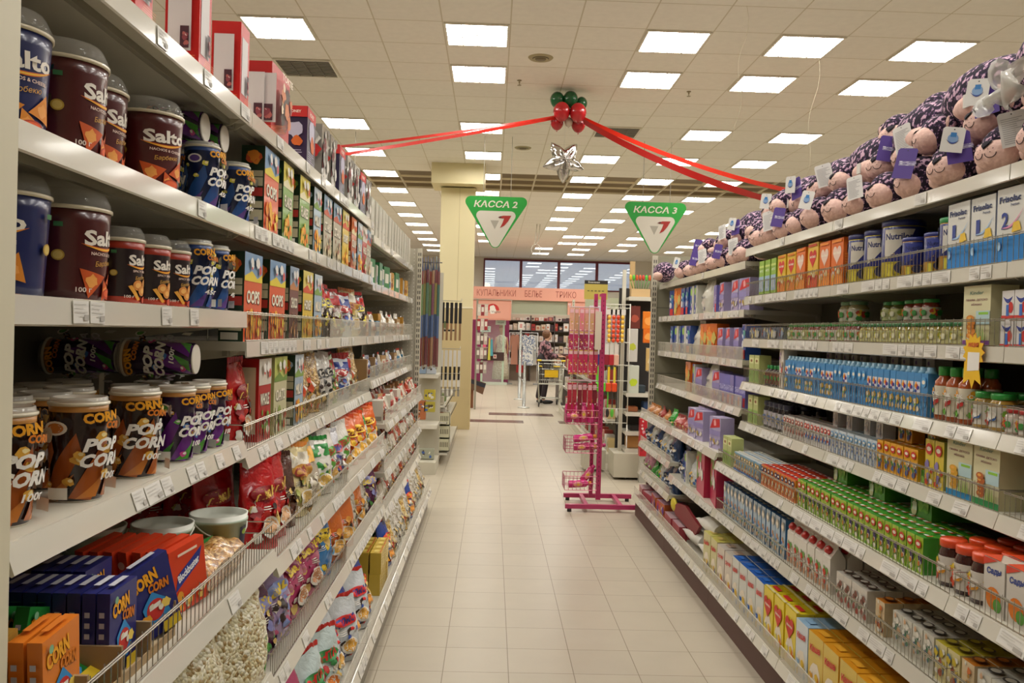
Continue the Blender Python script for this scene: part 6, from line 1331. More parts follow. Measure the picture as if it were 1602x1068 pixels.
g = G(); g.tube([(-.05, -.13, 1.42), (-.05, -.17, 1.2), (0, -.165, 1.02), (.05, -.17, 1.2), (.05, -.13, 1.42)], .009, '#2c3448', 6); g.build('necklace', r)
g = G(); g.ellip((0, .01, 1.68), (.085, .085, .09), '#7a4a2a', 14, 9); g.build('hair', r)
# coloured swimwear on a hanger by the window
for i, (x, c, w_, h_) in enumerate(((-.22, '#d85a78', .07, .62), (-.14, '#6a2a4a', .08, .5), (-.07, '#c8c04a', .04, .66), (.0, '#4a9aa8', .05, .5))):
    g = G(); g.add([(-w_, 0, -h_), (w_, 0, -h_), (w_*.5, -.02, 0), (-w_*.5, -.02, 0), (-w_, .03, -h_), (w_, .03, -h_), (w_*.5, .01, 0), (-w_*.5, .01, 0)], [(0, 1, 2, 3), (7, 6, 5, 4), (0, 3, 7, 4), (1, 5, 6, 2), (3, 2, 6, 7)], M(c, .7)); g.tube([(-w_*.5, -.01, 0), (0, -.01, .06), (w_*.5, -.01, 0)], .006, '#d8d8d0', 5)
    simple(g, 'swimwear', f'hanging {["pink", "plum", "lime", "turquoise"][i]} swimwear left of the mannequin', 'clothing', (x, 26.2, 1.48-.03*i))
# clothes rail with dresses
g = G(); g.rod((.55, 27.0, 1.62), (1.45, 27.0, 1.62), .012, '#c8c8c4', 6); g.rod((.56, 27.0, 0), (.56, 27.0, 1.62), .014, '#c8c8c4', 6); g.rod((1.44, 27.0, 0), (1.44, 27.0, 1.62), .014, '#c8c8c4', 6); g.box(.45, .67, 26.8, 27.2, 0, .03, '#8a8a86'); g.box(1.34, 1.55, 26.8, 27.2, 0, .03, '#8a8a86')
simple(g, 'clothes_rail', 'chrome clothes rail standing inside the pink shop', 'clothes rail')
def dress(c, w_, h_, y, pat=None):
    g = G(); m = pat or M(c, .75)
    pts = [(-w_*.15, 0), (-w_*.5, -.05), (-w_*.62, -.5), (-w_*.5, -.5), (-w_*.36, -.25), (-w_*.42, -h_), (w_*.42, -h_), (w_*.36, -.25), (w_*.5, -.5), (w_*.62, -.5), (w_*.5, -.05), (w_*.15, 0), (0, -.06)]
    g.extr(pts, m, lambda u, v, d: (u, -d+.012*math.sin(u*40), v), .05); g.tube([(-.16, -.02, -.03), (0, -.02, .03), (0, -.02, .07)], .006, '#3a3a3a', 5); return g
DP = mixmat('blue_print', ['#c9c9c6', '#d6d6d2', '#5a6a8c', '#b8bcc4'], 16, .8, .2, 'noise', 0)
for i, (x, y, c, p, l) in enumerate(((1.12, 26.7, None, DP, 'white dress with blue print in front of the clothes rail'), (.82, 27.02, '#2a1c1e', None, 'black coat on the clothes rail'), (.72, 27.0, '#b8806a', None, 'pinkish brown dress on the clothes rail'), (.90, 27.05, '#a82a2a', None, 'red garment low on the clothes rail'), (1.3, 27.05, '#b9b9b4', None, 'pale grey blouse on the clothes rail'))):
    simple(dress(c, .42 if i == 0 else .26, .95 if i != 3 else 1.2, 0, p), 'dress', l, 'clothing', (x, y, 1.565))
# shelves with boxed underwear at the back of the shop
g = G(); g.box(.4, 2.9, 29.3, 29.35, 0, 2.6, M('#c9b8a4', .7))
for z in (.55, .95, 1.33, 1.70, 2.03): g.box(.45, 2.85, 28.9, 29.3, z-.03, z, '#3a3230')
for x in (.45, 1.3, 2.1, 2.85): g.box(x-.015, x+.015, 28.88, 29.3, 0, 2.2, '#4a403c')
simple(g, 'wall_shelves', 'dark shelves full of packs on the shop back wall', 'shelving')
q = random.Random(9); n_ = 0
for zi, z in enumerate((.55, .95, 1.33, 1.70, 2.03)):
    x = .52
    while x < 2.7:
        w_ = q.uniform(.11, .17); h_ = q.uniform(.17, .27) if z < 2 else q.uniform(.08, .14); c = q.choice(['#d8cfc4', '#c8b49c', '#e0d8d0', '#b88a74', '#8a4a54', '#a8342e', '#d0c4bc', '#3a2c30'])
        g = G(); g.box(-w_/2, w_/2, 0, .2, 0, h_, M(c, .5)); g.decal(blob(0, h_*.5, w_*.28, n_), lambda u, v, d: (u, -d, v), q.choice(['#b8785a', '#c8a48c', '#d8c0b0', '#5a3438']))
        o = g.build('underwear_box', None, (x+w_/2, 28.93, z+.001)); pend(o, 'underwear box', ['lowest', 'second lowest', 'middle', 'fourth', 'top'][zi]+' shop shelf', '', 'boxes on the shop shelves'); x += w_+.02; n_ += 1
# turnstile posts
for i, (x, y, h_) in enumerate(((.70, 20.9, 1.72), (.73, 18.65, 1.0))):
    g = G(); g.lathe([(.13, 0), (.13, .02), (.035, .025), (.032, h_-.02), (.02, h_)], [M('#c8c8c2', .3, .5), M('#c8c8c2', .3, .5), M('#8a8a84', .25, .9), M('#8a8a84', .25, .9)], 16)
    if i == 0: g.box(-.07, .07, -.03, -.02, h_-.02, h_+.16, '#d8d4cc'); g.decal(rect(-.03, h_+.02, .03, h_+.12), lambda u, v, d: (u, -.031-d, v), '#c8908a')
    else: g.tube([(0, 0, .55), (-.08, 1.1, .62)], .015, M('#8a8a84', .25, .9), 6)
    simple(g, 'barrier_post', ['taller steel barrier post carrying a small paper notice', 'shorter steel barrier post standing nearer the aisle'][i], 'post', (x, y, 0))
# checkout desk
g = G(); g.box(1.62, 2.5, 19.6, 21.4, 0, .82, M('#4a403a', .5)); g.box(1.55, 2.6, 19.5, 21.5, .82, .88, M('#8a8a80', .35)); g.box(1.66, 2.0, 19.9, 20.3, .88, 1.16, M('#4a2a26', .5)); g.box(1.55, 1.62, 19.4, 19.5, 0, .8, M('#c8c4b4', .5))
simple(g, 'checkout_counter', 'dark checkout counter at the end of the aisle right of the cart', 'counter')
# ------------------------------------------------------------------ shopping cart
r = empty('shopping_cart', (1.325, 19.0, 0)); tag(r, 'steel shopping cart with yellow handle and yellow plaque beside the shopper', 'shopping cart')
st = M('#b9b9ae', .3, .7); g = G()
for sx in (-1, 1):
    g.tube([(sx*.25, 0, .12), (sx*.27, 0, .55), (sx*.28, -.03, 1.0)], .013, st, 6); g.tube([(sx*.25, 0, .16), (sx*.20, .7, .16)], .012, st, 6); g.tube([(sx*.27, 0, .5), (sx*.2, .62, .2)], .011, st, 6)
g.tube([(-.25, 0, .2), (.25, 0, .2)], .01, st, 6); g.tube([(-.20, .7, .16), (.20, .7, .16)], .01, st, 6); g.build('frame', r)
g = G()
for k in range(13):
    u = k/12; x = -.26+.52*u; g.rod((x, 0, .52), (x*1.05, 0, .96), .0035, st); g.rod((x*.8, .78, .60), (x*.85, .78, .9), .0035, st); g.rod((x, 0, .52), (x*.8, .78, .60), .0035, st)
for k in range(12):
    y = .78*k/11; w0_ = .27-.055*k/11
    for sx in (-1, 1): g.rod((sx*w0_, y, .52+.08*k/11), (sx*(w0_+.01), y, .96-.06*k/11), .0035, st)
for z in (.6, .72, .84, .96):
    g.rod((-.27, 0, z), (.27, 0, z), .004, st)
    for sx in (-1, 1): g.rod((sx*.275, 0, z), (sx*.22, .78, min(z, .9)), .004, st)
g.box(-.26, .26, -.012, .0, .50, .53, '#c8c8bc'); g.build('basket', r)
g = G(); g.box(-.14, .16, -.03, -.02, .66, .82, M('#d8b01c', .4)); g.build('plaque', r)
g = G(); g.tube([(-.30, -.05, 1.03), (.30, -.05, 1.03)], .016, M('#b8b8ac', .35), 8); g.tube([(-.31, -.05, 1.03), (-.22, -.05, 1.03)], .02, '#d8b81c', 8); g.tube([(.22, -.05, 1.03), (.31, -.05, 1.03)], .02, '#d8b81c', 8); g.tube([(-.28, 0, .9), (-.2, 0, .9)], .015, '#d8b81c', 8); g.tube([(.06, 0, .9), (.2, 0, .9)], .015, '#d8b81c', 8); g.build('handle', r)
for x, y in ((-.25, 0), (.25, 0), (-.2, .7), (.2, .7)):
    g = G(); g.lathe([(.055, -.014), (.06, -.008), (.06, .008), (.055, .014)], M('#2c2c2c', .5), 16, ax='x'); g.box(-.02, .02, -.02, .02, .03, .10, st); o = g.build('wheel', r); o.location = (x, y, .061)
# ------------------------------------------------------------------ the shopper
def skin(name, pts, edges, rad, m, parent, sub=2, root=0):
    me = bpy.data.meshes.new(name); me.from_pydata(pts, edges, []); o = bpy.data.objects.new(name, me); COL.objects.link(o)
    md = o.modifiers.new('s', 'SKIN'); md.use_smooth_shade = True; sv = me.skin_vertices[0].data if me.skin_vertices else None
    if sv is None: me.attributes.new('x', 'FLOAT', 'POINT'); 
    for i, rr in enumerate(rad):
        rr = rr if isinstance(rr, tuple) else (rr, rr); me.skin_vertices[0].data[i].radius = rr
    me.skin_vertices[0].data[root].use_root = True
    s2 = o.modifiers.new('u', 'SUBSURF'); s2.levels = sub; s2.render_levels = sub
    bpy.context.view_layer.update(); dg = bpy.context.evaluated_depsgraph_get(); nm = bpy.data.meshes.new_from_object(o.evaluated_get(dg)); nm.materials.clear(); nm.materials.append(m)
    bpy.data.objects.remove(o); ob = bpy.data.objects.new(name, nm); COL.objects.link(ob); ob.parent = parent
    for p in nm.polygons: p.use_smooth = True
    return ob
def ensure(me):
    pass
P_ = empty('person', (1.22, 19.95, 0), .18); tag(P_, 'shopper with short brown hair in mauve patterned jacket standing behind the cart', 'person')
SKN = M('#c49a80', .55); JK = mixmat('floral_jacket', ['#2c2024', '#6a4450', '#a88084', '#8a5a62'], 13, .8, .2, 'noise', 0, stops=(0, .45, .52, .6)); TR = M('#2a2024', .8); HR = mixmat('brown_hair', ['#4a2c18', '#6a4426', '#7a5230'], 60, .6, .5, 'soft', .1, stops=(.3, .5, .7))
# body faces local +x; right arm towards -y (camera side)
jp = {'pel': (0, 0, .92), 'wst': (.0, 0, 1.06), 'chs': (.02, 0, 1.26), 'nk': (.04, 0, 1.42), 'nk2': (.055, 0, 1.47), 'hd': (.075, 0, 1.56), 'top': (.07, 0, 1.63),
      'sr': (.03, -.17, 1.37), 'er': (.10, -.22, 1.12), 'wr': (.33, -.18, 1.10), 'hr': (.40, -.165, 1.10), 'sl': (.03, .17, 1.37), 'el': (.12, .22, 1.12), 'wl': (.34, .15, 1.13), 'hl': (.41, .14, 1.13),
      'hpr': (0, -.09, .88), 'kr': (.03, -.10, .49), 'ar': (-.02, -.10, .09), 'tr': (.12, -.11, .03), 'hpl': (0, .09, .88), 'kl': (-.02, .11, .49), 'al': (-.10, .11, .09), 'tl': (.04, .12, .03)}
N_ = list(jp); E_ = [('pel', 'wst'), ('wst', 'chs'), ('chs', 'nk'), ('nk', 'nk2'), ('nk2', 'hd'), ('hd', 'top'), ('nk', 'sr'), ('sr', 'er'), ('er', 'wr'), ('wr', 'hr'), ('nk', 'sl'), ('sl', 'el'), ('el', 'wl'), ('wl', 'hl'), ('pel', 'hpr'), ('hpr', 'kr'), ('kr', 'ar'), ('ar', 'tr'), ('pel', 'hpl'), ('hpl', 'kl'), ('kl', 'al'), ('al', 'tl')]
RD = dict(pel=.13, wst=.12, chs=.13, nk=.05, nk2=.045, hd=.085, top=.07, sr=.055, er=.042, wr=.026, hr=.034, sl=.055, el=.042, wl=.026, hl=.034, hpr=.085, kr=.058, ar=.038, tr=.032, hpl=.085, kl=.058, al=.038, tl=.032)
try:
    pts = [jp[n] for n in N_]; edges = [(N_.index(a), N_.index(b)) for a, b in E_]; rad = [RD[n]*.9 for n in N_]
    for hand, sy in (('hr', 1), ('hl', -1)):
        hx, hy, hz = jp[hand]; hi = N_.index(hand)
        for k in range(4):
            b = len(pts); yy = hy+(-.024+.016*k); L_1 = (.05, .06, .056, .044)[k]
            pts += [(hx+.03, yy, hz), (hx+.03+L_1*.6, yy, hz-.006), (hx+.03+L_1, yy, hz-.024)]; rad += [.009, .0085, .007]; edges += [(hi, b), (b, b+1), (b+1, b+2)]
        b = len(pts); pts += [(hx+.0, hy+sy*.035, hz+.01), (hx+.035, hy+sy*.045, hz+.005)]; rad += [.0105, .009]; edges += [(hi, b), (b, b+1)]
    skin('body', pts, edges, rad, SKN, P_)
    def sub(names, rr, nm, mt):
        ix = {n: i for i, n in enumerate(names)}; skin(nm, [jp[n] for n in names], [(ix[a], ix[b]) for a, b in E_ if a in ix and b in ix], rr, mt, P_)
    jp['wr2'] = (.30, -.185, 1.10); jp['wl2'] = (.31, .155, 1.128); E_ += [('er', 'wr2'), ('el', 'wl2')]
    jp['hem'] = (0, 0, .80); E_ += [('hem', 'pel')]
    sub(['hem', 'pel', 'wst', 'chs', 'nk', 'sr', 'er', 'wr2', 'sl', 'el', 'wl2'], [.165, .165, .16, .165, .085, .085, .068, .05, .085, .068, .05], 'jacket', JK)
    sub(['pel', 'hpr', 'kr', 'ar', 'hpl', 'kl', 'al'], [.13, .105, .078, .062, .105, .078, .062], 'trousers', TR)
except Exception as ex: print('SKIN FAIL', ex)
for n in ('tr', 'tl'):
    x, y, z = jp[n]; g = G(); g.ellip((x-.03, y, .045), (.135, .05, .045), M('#1c1a1a', .4), 16, 9, fn=lambda p: Vector((p.x, p.y, max(p.z, -.044)*(1+.5*max(0, -p.x/.13))))); g.build('shoe', P_)
g = G(); hx, hz = .07, 1.585
g.ellip((hx+.012, 0, hz-.01), (.088, .072, .105), SKN, 18, 12); g.ellip((hx+.098, 0, hz-.015), (.018, .013, .022), SKN, 8, 6)
for sy in (-1, 1): g.ellip((hx-.0, sy*.074, hz-.01), (.02, .012, .03), SKN, 8, 6); g.ellip((hx+.083, sy*.03, hz+.012), (.008, .012, .008), M('#2c1c18', .4), 8, 6)
g.ellip((hx+.09, 0, hz-.055), (.01, .024, .007), M('#9a5048', .5), 8, 6); g.build('head', P_)
g = G(); g.ellip((hx-.02, 0, hz+.025), (.105, .098, .11), HR, 20, 12, fn=lambda p: Vector((p.x if p.x < .06 else .06+(p.x-.06)*.5, p.y, p.z))*(1+.04*math.sin(p.z*90+p.y*60))); g.build('hair', P_)
g = G(); g.ellip((-.10, -.13, 1.0), (.10, .07, .16), M('#1f181c', .7), 14, 10); g.tube([(-.06, -.17, 1.12), (0, -.16, 1.40), (.02, -.05, 1.46)], .012, M('#1f181c', .7), 6); g.build('shoulder_bag', P_)

# ------------------------------------------------------------------ magenta display stand
MG = M('#ae2f60', .4, 0, .2); r = empty('display_stand', (1.04, 8.2, 0)); tag(r, 'magenta steel display stand with baskets at the end of the right rack', 'display stand')
def bar(g, a, b, w_=.022): 
    x0, x1 = sorted((a[0], b[0])); y0, y1 = sorted((a[1], b[1])); z0, z1 = sorted((a[2], b[2])); g.box(x0-w_, x1+w_, y0-w_, y1+w_, z0-w_, z1+w_, MG)
g = G(); bar(g, (-.30, -.26, .05), (.40, -.26, .05), .02); bar(g, (-.27, .28, .05), (.36, .28, .05), .02); bar(g, (-.12, -.24, .05), (-.12, .26, .05), .018); bar(g, (.20, -.24, .05), (.20, .26, .05), .018)
for x, y in ((-.28, -.26), (.38, -.26), (-.25, .28), (.34, .28)): g.lathe([(.02, 0), (.02, .03)], '#1c1a1a', 10, cx=x, cy=y)
g.build('base', r)
for y, nm in ((-.02, 'pole'), (.12, 'pole')):
    g = G(); g.box(-.01 if y < 0 else -.06, .035 if y < 0 else -.025, y-.018, y+.018, .07, 2.035, MG)
    for k in range(40): g.decal(rect(0.008 if y < 0 else -.05, .2+.045*k, .017 if y < 0 else -.041, .215+.045*k), lambda u, v, d: (u, y-.018-d, v), '#6a1a3c', step=0)
    g.build(nm, r)
g = G(); bar(g, (0, 0, 2.02), (0, .1, 2.02), .012); g.build('crossbar', r)
MW = M('#b8607a', .3, .5)
for z in (.18, .53, .80):
    g = G(); x0, x1, y0, y1 = -.32, -.02, -.16, .12; H = .13
    for zz in (z, z+H*.5, z+H): g.tube([(x0, y0, zz), (x1, y0, zz), (x1, y1, zz), (x0, y1, zz)], .003, MW, 4, closed=True, smooth=False)
    for k in range(9): x = x0+(x1-x0)*k/8; g.rod((x, y0, z), (x, y0, z+H), .002, MW); g.rod((x, y0, z), (x, y1, z), .002, MW); g.rod((x, y1, z), (x, y1, z+H), .002, MW)
    for k in range(6): y = y0+(y1-y0)*k/5; g.rod((x0, y, z), (x0, y, z+H), .002, MW)
    g.build('basket', r)
g = G()
for z in (1.90, 1.52, 1.20, 1.14): g.tube([(-.02, -.05, z), (-.30, -.05, z), (-.31, -.05, z+.03)], .004, '#d0b8bc', 5); g.tube([(-.02, .08, z), (-.30, .08, z), (-.31, .08, z+.03)], .004, '#d0b8bc', 5)
g.build('hook_arms', r)
def hp(c1, c2, w_, h_): 
    def mk():
        g = G(); g.box(-w_/2, w_/2, -.008, .008, -h_, 0, M(c1, .3, 0, .4), bevel=.003); fn = lambda u, v, d: (u, -.008-d, v); busy(g, fn, -w_*.42, -h_*.9, w_*.42, -h_*.35, [c2, '#e8c8c0', c1], 7, 3, .25); g.decal(rect(-w_*.4, -h_*.2, w_*.4, -h_*.05), fn, '#e0b0b4'); g.decal(rect(-w_*.35, -h_*.99, w_*.35, -h_*.93), fn, c2); return g.build('hanging_packet')
    return mk
tiers = ((1.89, ('#d8a088', '#c89a7a', '#d87a84'), .24, 'pale pink hanging packet'), (1.68, ('#a8285a', '#b8305c', '#8a2048'), .2, 'crimson hanging packet'), (1.50, ('#c8285c', '#c8405a', '#b82850'), .24, 'bright pink hanging packet'), (1.18, ('#a82038', '#b83040', '#7a1c2c'), .32, 'dark red hanging packet'))
for t, (z, cs, h_, d) in enumerate(tiers):
    ks = [Kind(hp(c, '#c8a04a' if t != 3 else '#8a1c2c', .042, h_), .04, .02, h_, d, 'hanging packet') for c in cs]
    for i in range(6): o = ks[i % 3].put(1.04-.29+.048*i, 8.13+.03*(i % 2), z); pend(o, d, 'magenta stand')
g = G(); g.box(-.03, .03, -.004, .004, -.36, 0, '#d0c0ac'); simple(g, 'paper_tag', 'long cream paper tag hanging on the magenta stand', 'tag', (1.0, 8.10, 1.86))
def btl(c, cap, h_, w_=.035):
    def mk(): 
        g = G(); g.lathe([(w_*.9, 0), (w_, .01), (w_, h_*.75), (w_*.5, h_*.85), (w_*.45, h_*.86)], M(c, .25, 0, .5), 16); g.lathe([(w_*.5, h_*.86), (w_*.5, h_), (.001, h_)], M(cap, .3), 16, cap=False); g.decal(ell(0, h_*.4, w_*.7, h_*.2), wcyl(w_), '#e8a08c', sub=.01); g.decal(blob(0, h_*.42, w_*.4, 3), wcyl(w_), '#e8c03a', sub=.01); return g.build('bubble_bottle')
    return mk
KP1 = Kind(btl('#cf2478', '#d8862a', .22), .07, .07, .26, 'hot pink bottle with orange cap', 'bottle'); KP2 = Kind(btl('#c02a68', '#b8286a', .19), .07, .07, .22, 'pink bottle with pink cap', 'bottle')
for i, (k, x) in enumerate(((KP1, -.29), (KP2, -.21), (KP2, -.15), (KP1, -.085), (KP2, -.03))): o = k.put(1.04+x, 8.16 if i != 4 else 8.22, .805); pend(o, k.desc, 'top basket of magenta stand')
for i, (x, y, z, rz, ry, k) in enumerate(((.80, 8.15, .57, 0, 1.5, KP2), (.93, 8.2, .57, .2, 1.5, KP2), (.80, 8.14, .65, .1, 1.45, KP1), (.76, 8.12, .22, .05, 1.5, KP1), (.90, 8.2, .24, .1, .65, KP2), (.72, 8.14, .86, .1, 1.5, KP2))):
    o = k.put(x, y, z, rz, 0, ry); pend(o, 'lying '+k.desc, 'basket of magenta stand', '', 'bottles in the magenta stand')
# ------------------------------------------------------------------ right-hand run beyond the stand
g = G(); g.box(1.44, 2.3, 10.95, 18, 0, .12, M('#c9c4b0', .5)); g.box(1.42, 1.46, 10.95, 18, .12, .17, LIP); g.box(1.80, 1.84, 10.95, 18, .12, 2.0, RC2)
for z in (.55, .95, 1.35): g.box(1.50, 1.8, 11.0, 18, z-.02, z, SHF); g.box(1.495, 1.50, 11.0, 18, z-.035, z+.002, LIP)
simple(g, 'shelving_unit', 'low glass fronted shelving run beyond the magenta stand', 'shelving')
q = random.Random(21); y = 11.1; i = 0
KQ = [Kind((lambda c, w_, h_: (lambda: (lambda g: (g.box(-w_/2, w_/2, -.06, .06, 0, h_, M(c, .35, 0, .3), bevel=.005), busy(g, wfront(.12), -w_*.4, h_*.1, w_*.4, h_*.9, ['#d8d4c8', '#b8602a', '#3a6a5a', c], 8, 2, .25), g.build('packet'))[-1])(G())))(c, w_, h_), w_, .12, h_, d, 'packet') for c, w_, h_, d in (('#b8c0b0', .16, .22, 'grey green packet'), ('#c8b07a', .14, .18, 'ochre packet'), ('#d0ccc0', .18, .20, 'white packet'), ('#a8423a', .13, .24, 'brick red packet'))]
for z, w0_ in ((.171, 'base of far run'), (.551, 'lower shelf of far run'), (.951, 'middle shelf of far run'), (1.351, 'upper shelf of far run')):
    y = 11.1
    while y < 17.6:
        k = q.choice(KQ); o = k.put(1.60 if z < .3 else 1.585, y+k.W/2, z if z > .3 else .121, -PI/2+q.uniform(-.1, .1)); pend(o, k.desc, w0_); y += k.W+q.uniform(.02, .12)
g = G(); slotted(g, 1.50, 1.545, 16.2, 0, 2.28, M('#cfcab8', .5), two=False); simple(g, 'slotted_upright', 'distant slotted post beside the pink shop board', 'post')
g = G(); g.box(1.56, 2.4, 14.5, 14.55, 1.0, 2.26, M('#b9bb9e', .5)); simple(g, 'backing_board', 'pale green display back panel beyond the magenta stand', 'panel')
for i, (x, y, z, w_, h_, c, d) in enumerate(((1.66, 12.5, 1.86, .10, .16, '#a8623a', 'brown box standing high behind the magenta stand'), (1.76, 12.4, 1.60, .16, .40, '#d8b8c4', 'pale pink large box behind the magenta stand'), (1.62, 12.3, 1.56, .14, .16, '#d8d4cc', 'white shiny bundle behind the magenta stand'), (1.70, 12.35, 1.45, .10, .08, '#3a3440', 'small dark box behind the magenta stand'))):
    g = G(); g.box(-w_/2, w_/2, -.05, .05, 0, h_, M(c, .4, 0, .2), bevel=.005); g.box(-w_/2+.01, w_/2-.01, -.02, .02, -(z-1.352), 0, M('#b0ab9c', .5)) if z > 1.36 else None
    simple(g, 'gift_box', d, 'box', (x, y, z))
g = G(); g.box(-.16, .16, -.006, .006, 0, .26, '#d0bc5a'); fn = lambda u, v, d: (u, -.006-d, v); g.decal(rect(-.16, .21, .16, .26), fn, '#2a2622'); g.decal(text('Внимание', -.03, .235, .16, None, 0, .03), fn, '#e0dccc')
for k in range(5): g.decal(rect(-.12+.05*k, .11, -.09+.05*k, .122), fn, '#5a5030')
g.rod((0, 0, -.5), (0, 0, 0), .006, '#8a8474', 5); simple(g, 'shelf_sign', 'yellow card with black header standing above the far shelves', 'sign', (1.41, 11.8, 2.12))
# white wire end rack with hanging goods
r = empty('wire_rack', (1.23, 9.8, 0)); tag(r, 'white wire rack of hooks between magenta stand and end shelves', 'display rack'); WH = M('#d8d5c8', .35, .2); g = G()
for x in (-.06, .34): g.tube([(x, 0, .62), (x, 0, 2.0)], .007, WH, 6)
for z in (.64, .80, 1.12, 1.30, 1.56, 1.95, 1.99): g.tube([(-.06, 0, z), (.34, 0, z)], .005, WH, 5)
for k in range(8): x = -.06+.4*k/7; g.rod((x, 0, .62), (x, 0, 1.99), .0025, WH)
for z in (1.94, 1.55, 1.29, 1.12): 
    for x in (0, .1, .2, .3): g.rod((x, 0, z), (x, -.16, z+.01), .003, WH)
g.build('wire_panel', r); 
for x in (-.06, .34): g = G(); g.tube([(x, 0, 0), (x, 0, .62)], .008, WH, 6); g.build('leg', r)
hang = [('#e8b03a', '#f0dc8a', 1.93, .34, .042, 'string of amber beads'), ('#e0481c', '#f08a4a', 1.93, .34, .042, 'string of orange red beads'), ('#dc3c18', '#f08a4a', 1.93, .34, .042, 'string of red beads'), ('#e8b83a', '#f4e0a0', 1.93, .34, .042, 'string of yellow beads')]
for i, (c, c2, z, h_, w_, d) in enumerate(hang):
    g = G(); g.box(-.035, .035, 0, .006, -.06, 0, '#d8d4cc')
    for k in range(6): g.ellip((0, -.012, -.09-.052*k), (.021, .02, .026), M(c, .25, 0, .5), 10, 7)
    simple(g, 'bead_string', d+' hanging high on the white rack', 'toy', (1.32+.05*i, 9.70, z))
g = G(); g.box(-.10, .10, 0, .01, -.46, 0, '#cfc8d0'); simple(g, 'backing_card', 'pale lilac card sheet hanging left of the bead strings', 'card', (1.20, 9.77, 1.97))
for i, (c, c2) in enumerate((('#c8c4c0', '#28306a'), ('#c8c4c0', '#28306a'), ('#d0ccc4', '#8a1c2c'), ('#c8c4b8', '#a8242c'), ('#d8ccc0', '#d8a890'))):
    g = G(); g.box(-.022, .022, -.006, .006, -.14, 0, M(c, .4)); g.box(-.028, .028, -.014, .014, -.24, -.12, M(c2, .4), bevel=.006); simple(g, 'hanging_brush', f'small hanging tool {["with navy head, outer left", "with navy head, inner left", "with maroon head", "with red head", "with peach head"][i]}, second tier of white rack', 'tool', (1.19+.055*i, 9.69, 1.54))
for i, (c, c2) in enumerate((('#5ac02c', '#5ac02c'), ('#c8c8c0', '#5ac02c'), ('#e0c02a', '#d8481c'), ('#d8c43a', '#d8481c'))):
    g = G(); g.box(-.012, .012, -.006, .006, -.2, 0, M(c, .4)); g.box(-.03, .03, -.02, .02, -.28, -.18, M(c2, .4), bevel=.008); simple(g, 'hanging_brush', f'brush with {["lime handle and lime", "white handle and lime", "amber handle and orange", "yellow handle and orange"][i]} head on the white rack', 'tool', (1.20+.065*i, 9.69, 1.28))
for i in range(6):
    c = ['#2c2a2a', '#5ab03a', '#8a8478', '#2c2a2a', '#5ab03a', '#b8b4a8'][i]; g = G(); g.box(-.007, .007, -.004, .004, -.28, 0, M('#3a3634' if i % 3 else '#5ab03a', .4)); g.ellip((0, -.004, -.34), (.02, .008, .05), M(c, .4), 10, 8); simple(g, 'kitchen_spoon', f'hanging kitchen spoon, {nth(i)} from left on the white rack', 'kitchen tool', (1.17+.052*i, 9.69, 1.10), 'spoons on the white rack')
# end shelves with tulips on top
g = G(); g.box(1.50, 1.54, 9.96, 10.0, 0, 2.4, M('#cfcab8', .5)); g.box(1.50, 1.98, 10.2, 10.24, 0, 2.2, M('#2c2826', .7)); g.box(1.42, 1.98, 9.72, 10.2, .03, .30, RC); g.box(1.14, 1.40, 10.25, 10.6, .03, .26, RC)
for z in (2.08, .98, .76, .54, .34): g.box(1.55, 1.95, 9.80, 10.2, z-.03, z, SHF); g.box(1.55, 1.95, 9.79, 9.80, z-.04, z+.005, LIP)
simple(g, 'end_shelf_unit', 'end shelves with dark interior behind the slotted right post', 'shelving')
g = G(); g.box(-.11, .11, -.06, .06, 0, .10, '#c8a878', top='#8a6a44'); g.box(-.12, -.06, .02, .04, .1, .42, '#b89a6a'); simple(g, 'display_box', 'cardboard box of artificial tulips on top of the end shelves', 'box', (1.70, 9.95, 2.081))
for i in range(7):
    c = ['#d8b83a', '#5ac03a', '#d8602a', '#d0542a', '#c8402c', '#5ac03a', '#d8602a'][i]; g = G(); g.tube([(0, 0, 0), (.01*(i-3), 0, .10)], .004, '#4a9a3a', 5); g.ellip((.01*(i-3), 0, .13), (.016, .016, .035), c, 10, 7); simple(g, 'artificial_tulip', f'{["yellow", "green", "orange", "rust", "red", "bright green", "light orange"][i]} artificial tulip in the box on top of end shelves', 'flower', (1.62+.027*i, 9.97, 2.183), 'artificial tulips')
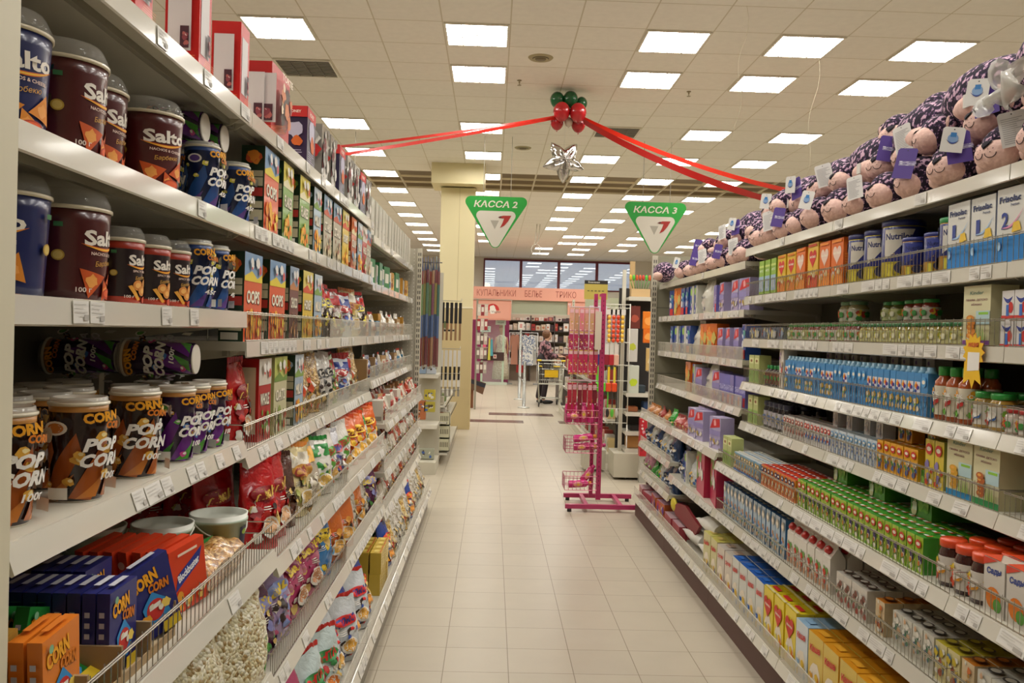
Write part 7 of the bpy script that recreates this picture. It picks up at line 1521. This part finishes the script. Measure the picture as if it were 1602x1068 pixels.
for i, (x, z, w_, h_, c, c2, d) in enumerate(((1.74, 1.98, .12, .26, '#6a2c24', '#a84a34', 'dark red hanging pack under the tulip shelf'), (1.90, 1.92, .14, .20, '#e07a1c', '#f0a04a', 'orange hanging pouch, upper'), (1.90, 1.72, .12, .16, '#dc6c18', '#f0a04a', 'orange hanging pouch, lower'), (1.72, 1.72, .12, .38, '#c8c4bc', '#b8c03a', 'card with yellow green pepper shape, upper'), (1.94, 1.50, .12, .26, '#c9a86a', '#e0cc9a', 'beige packed sponge'), (1.74, 1.30, .13, .36, '#c4c8b8', '#b8cc2a', 'card with lime green tool, lower'), (1.96, 1.22, .08, .30, '#a8242c', '#d8d0c8', 'narrow red hanging pack'))):
    g = G(); g.box(-w_/2, w_/2, -.015, .015, -h_, 0, M(c, .35, 0, .3), bevel=.005); g.decal(blob(0, -h_*.55, w_*.35, i, 14, .2), lambda u, v, d: (u, -.015-d, v), c2); g.rod((0, 0, 0), (0, .35, .0), .003, WH)
    simple(g, 'hanging_packet', d+' on the end shelves', 'hanging packet', (x-.11, 9.83, z))
for i, (x, z, w_, h_, c, d) in enumerate(((1.80, .981, .2, .09, '#39454c', 'dark grey folded ware'), (1.74, .981, .08, .05, '#3a6a3a', 'green little bowl'), (1.76, .761, .12, .06, '#a8623a', 'orange brown little pack'), (1.94, .761, .12, .12, '#2c4a7a', 'blue pack'), (1.85, .541, .24, .06, '#22201e', 'black pan'), (1.78, .341, .16, .14, '#b8854a', 'box with food picture'), (1.97, .341, .10, .05, '#1c1a1a', 'black tray'))):
    g = G(); g.box(-w_/2, w_/2, -.08, .08, 0, h_, M(c, .4, 0, .2), bevel=.01); simple(g, 'kitchen_item', d+' on the lower end shelves', 'kitchenware', (x-.11, 9.98, z))
g = G(); g.box(-.04, .04, -.05, .05, 0, .42, M('#b81c2c', .35, 0, .3)); busy(g, wfront(.1), -.03, .05, .03, .4, ['#d8a0a8', '#8a1420', '#e0d0c8'], 7, 3, .3); g.box(-.035, .035, -.045, .045, -.30, 0, M('#a8a498', .5)); simple(g, 'poster_box', 'tall narrow red pack standing at the foot of end shelves', 'box', (1.72, 9.60, .30))

# long red card with a yellow head standing on the bottom right shelf
g = G(); pts = [(-.42, .0), (-.30, -.04), (.30, -.05), (.42, .04), (.30, .05), (0, .09), (-.25, .06)]
g.extr(pts, '#7a1420', lambda u, v, d: (-d, -u, v), .02); g.ellip((-.012, .40, .02), (.02, .09, .05), '#c8b42a', 12, 8); g.box(-.015, -.005, -.01, .01, -.16, -.03, '#7a1420')
simple(g, 'display_card', 'long dark red cut out with a yellow head above the bottom right shelf', 'display card', (1.42, 6.05, .36))
finish_labels()
for o in list(TAGS):
    if o.parent is None and not o.users_scene: bpy.data.objects.remove(o)
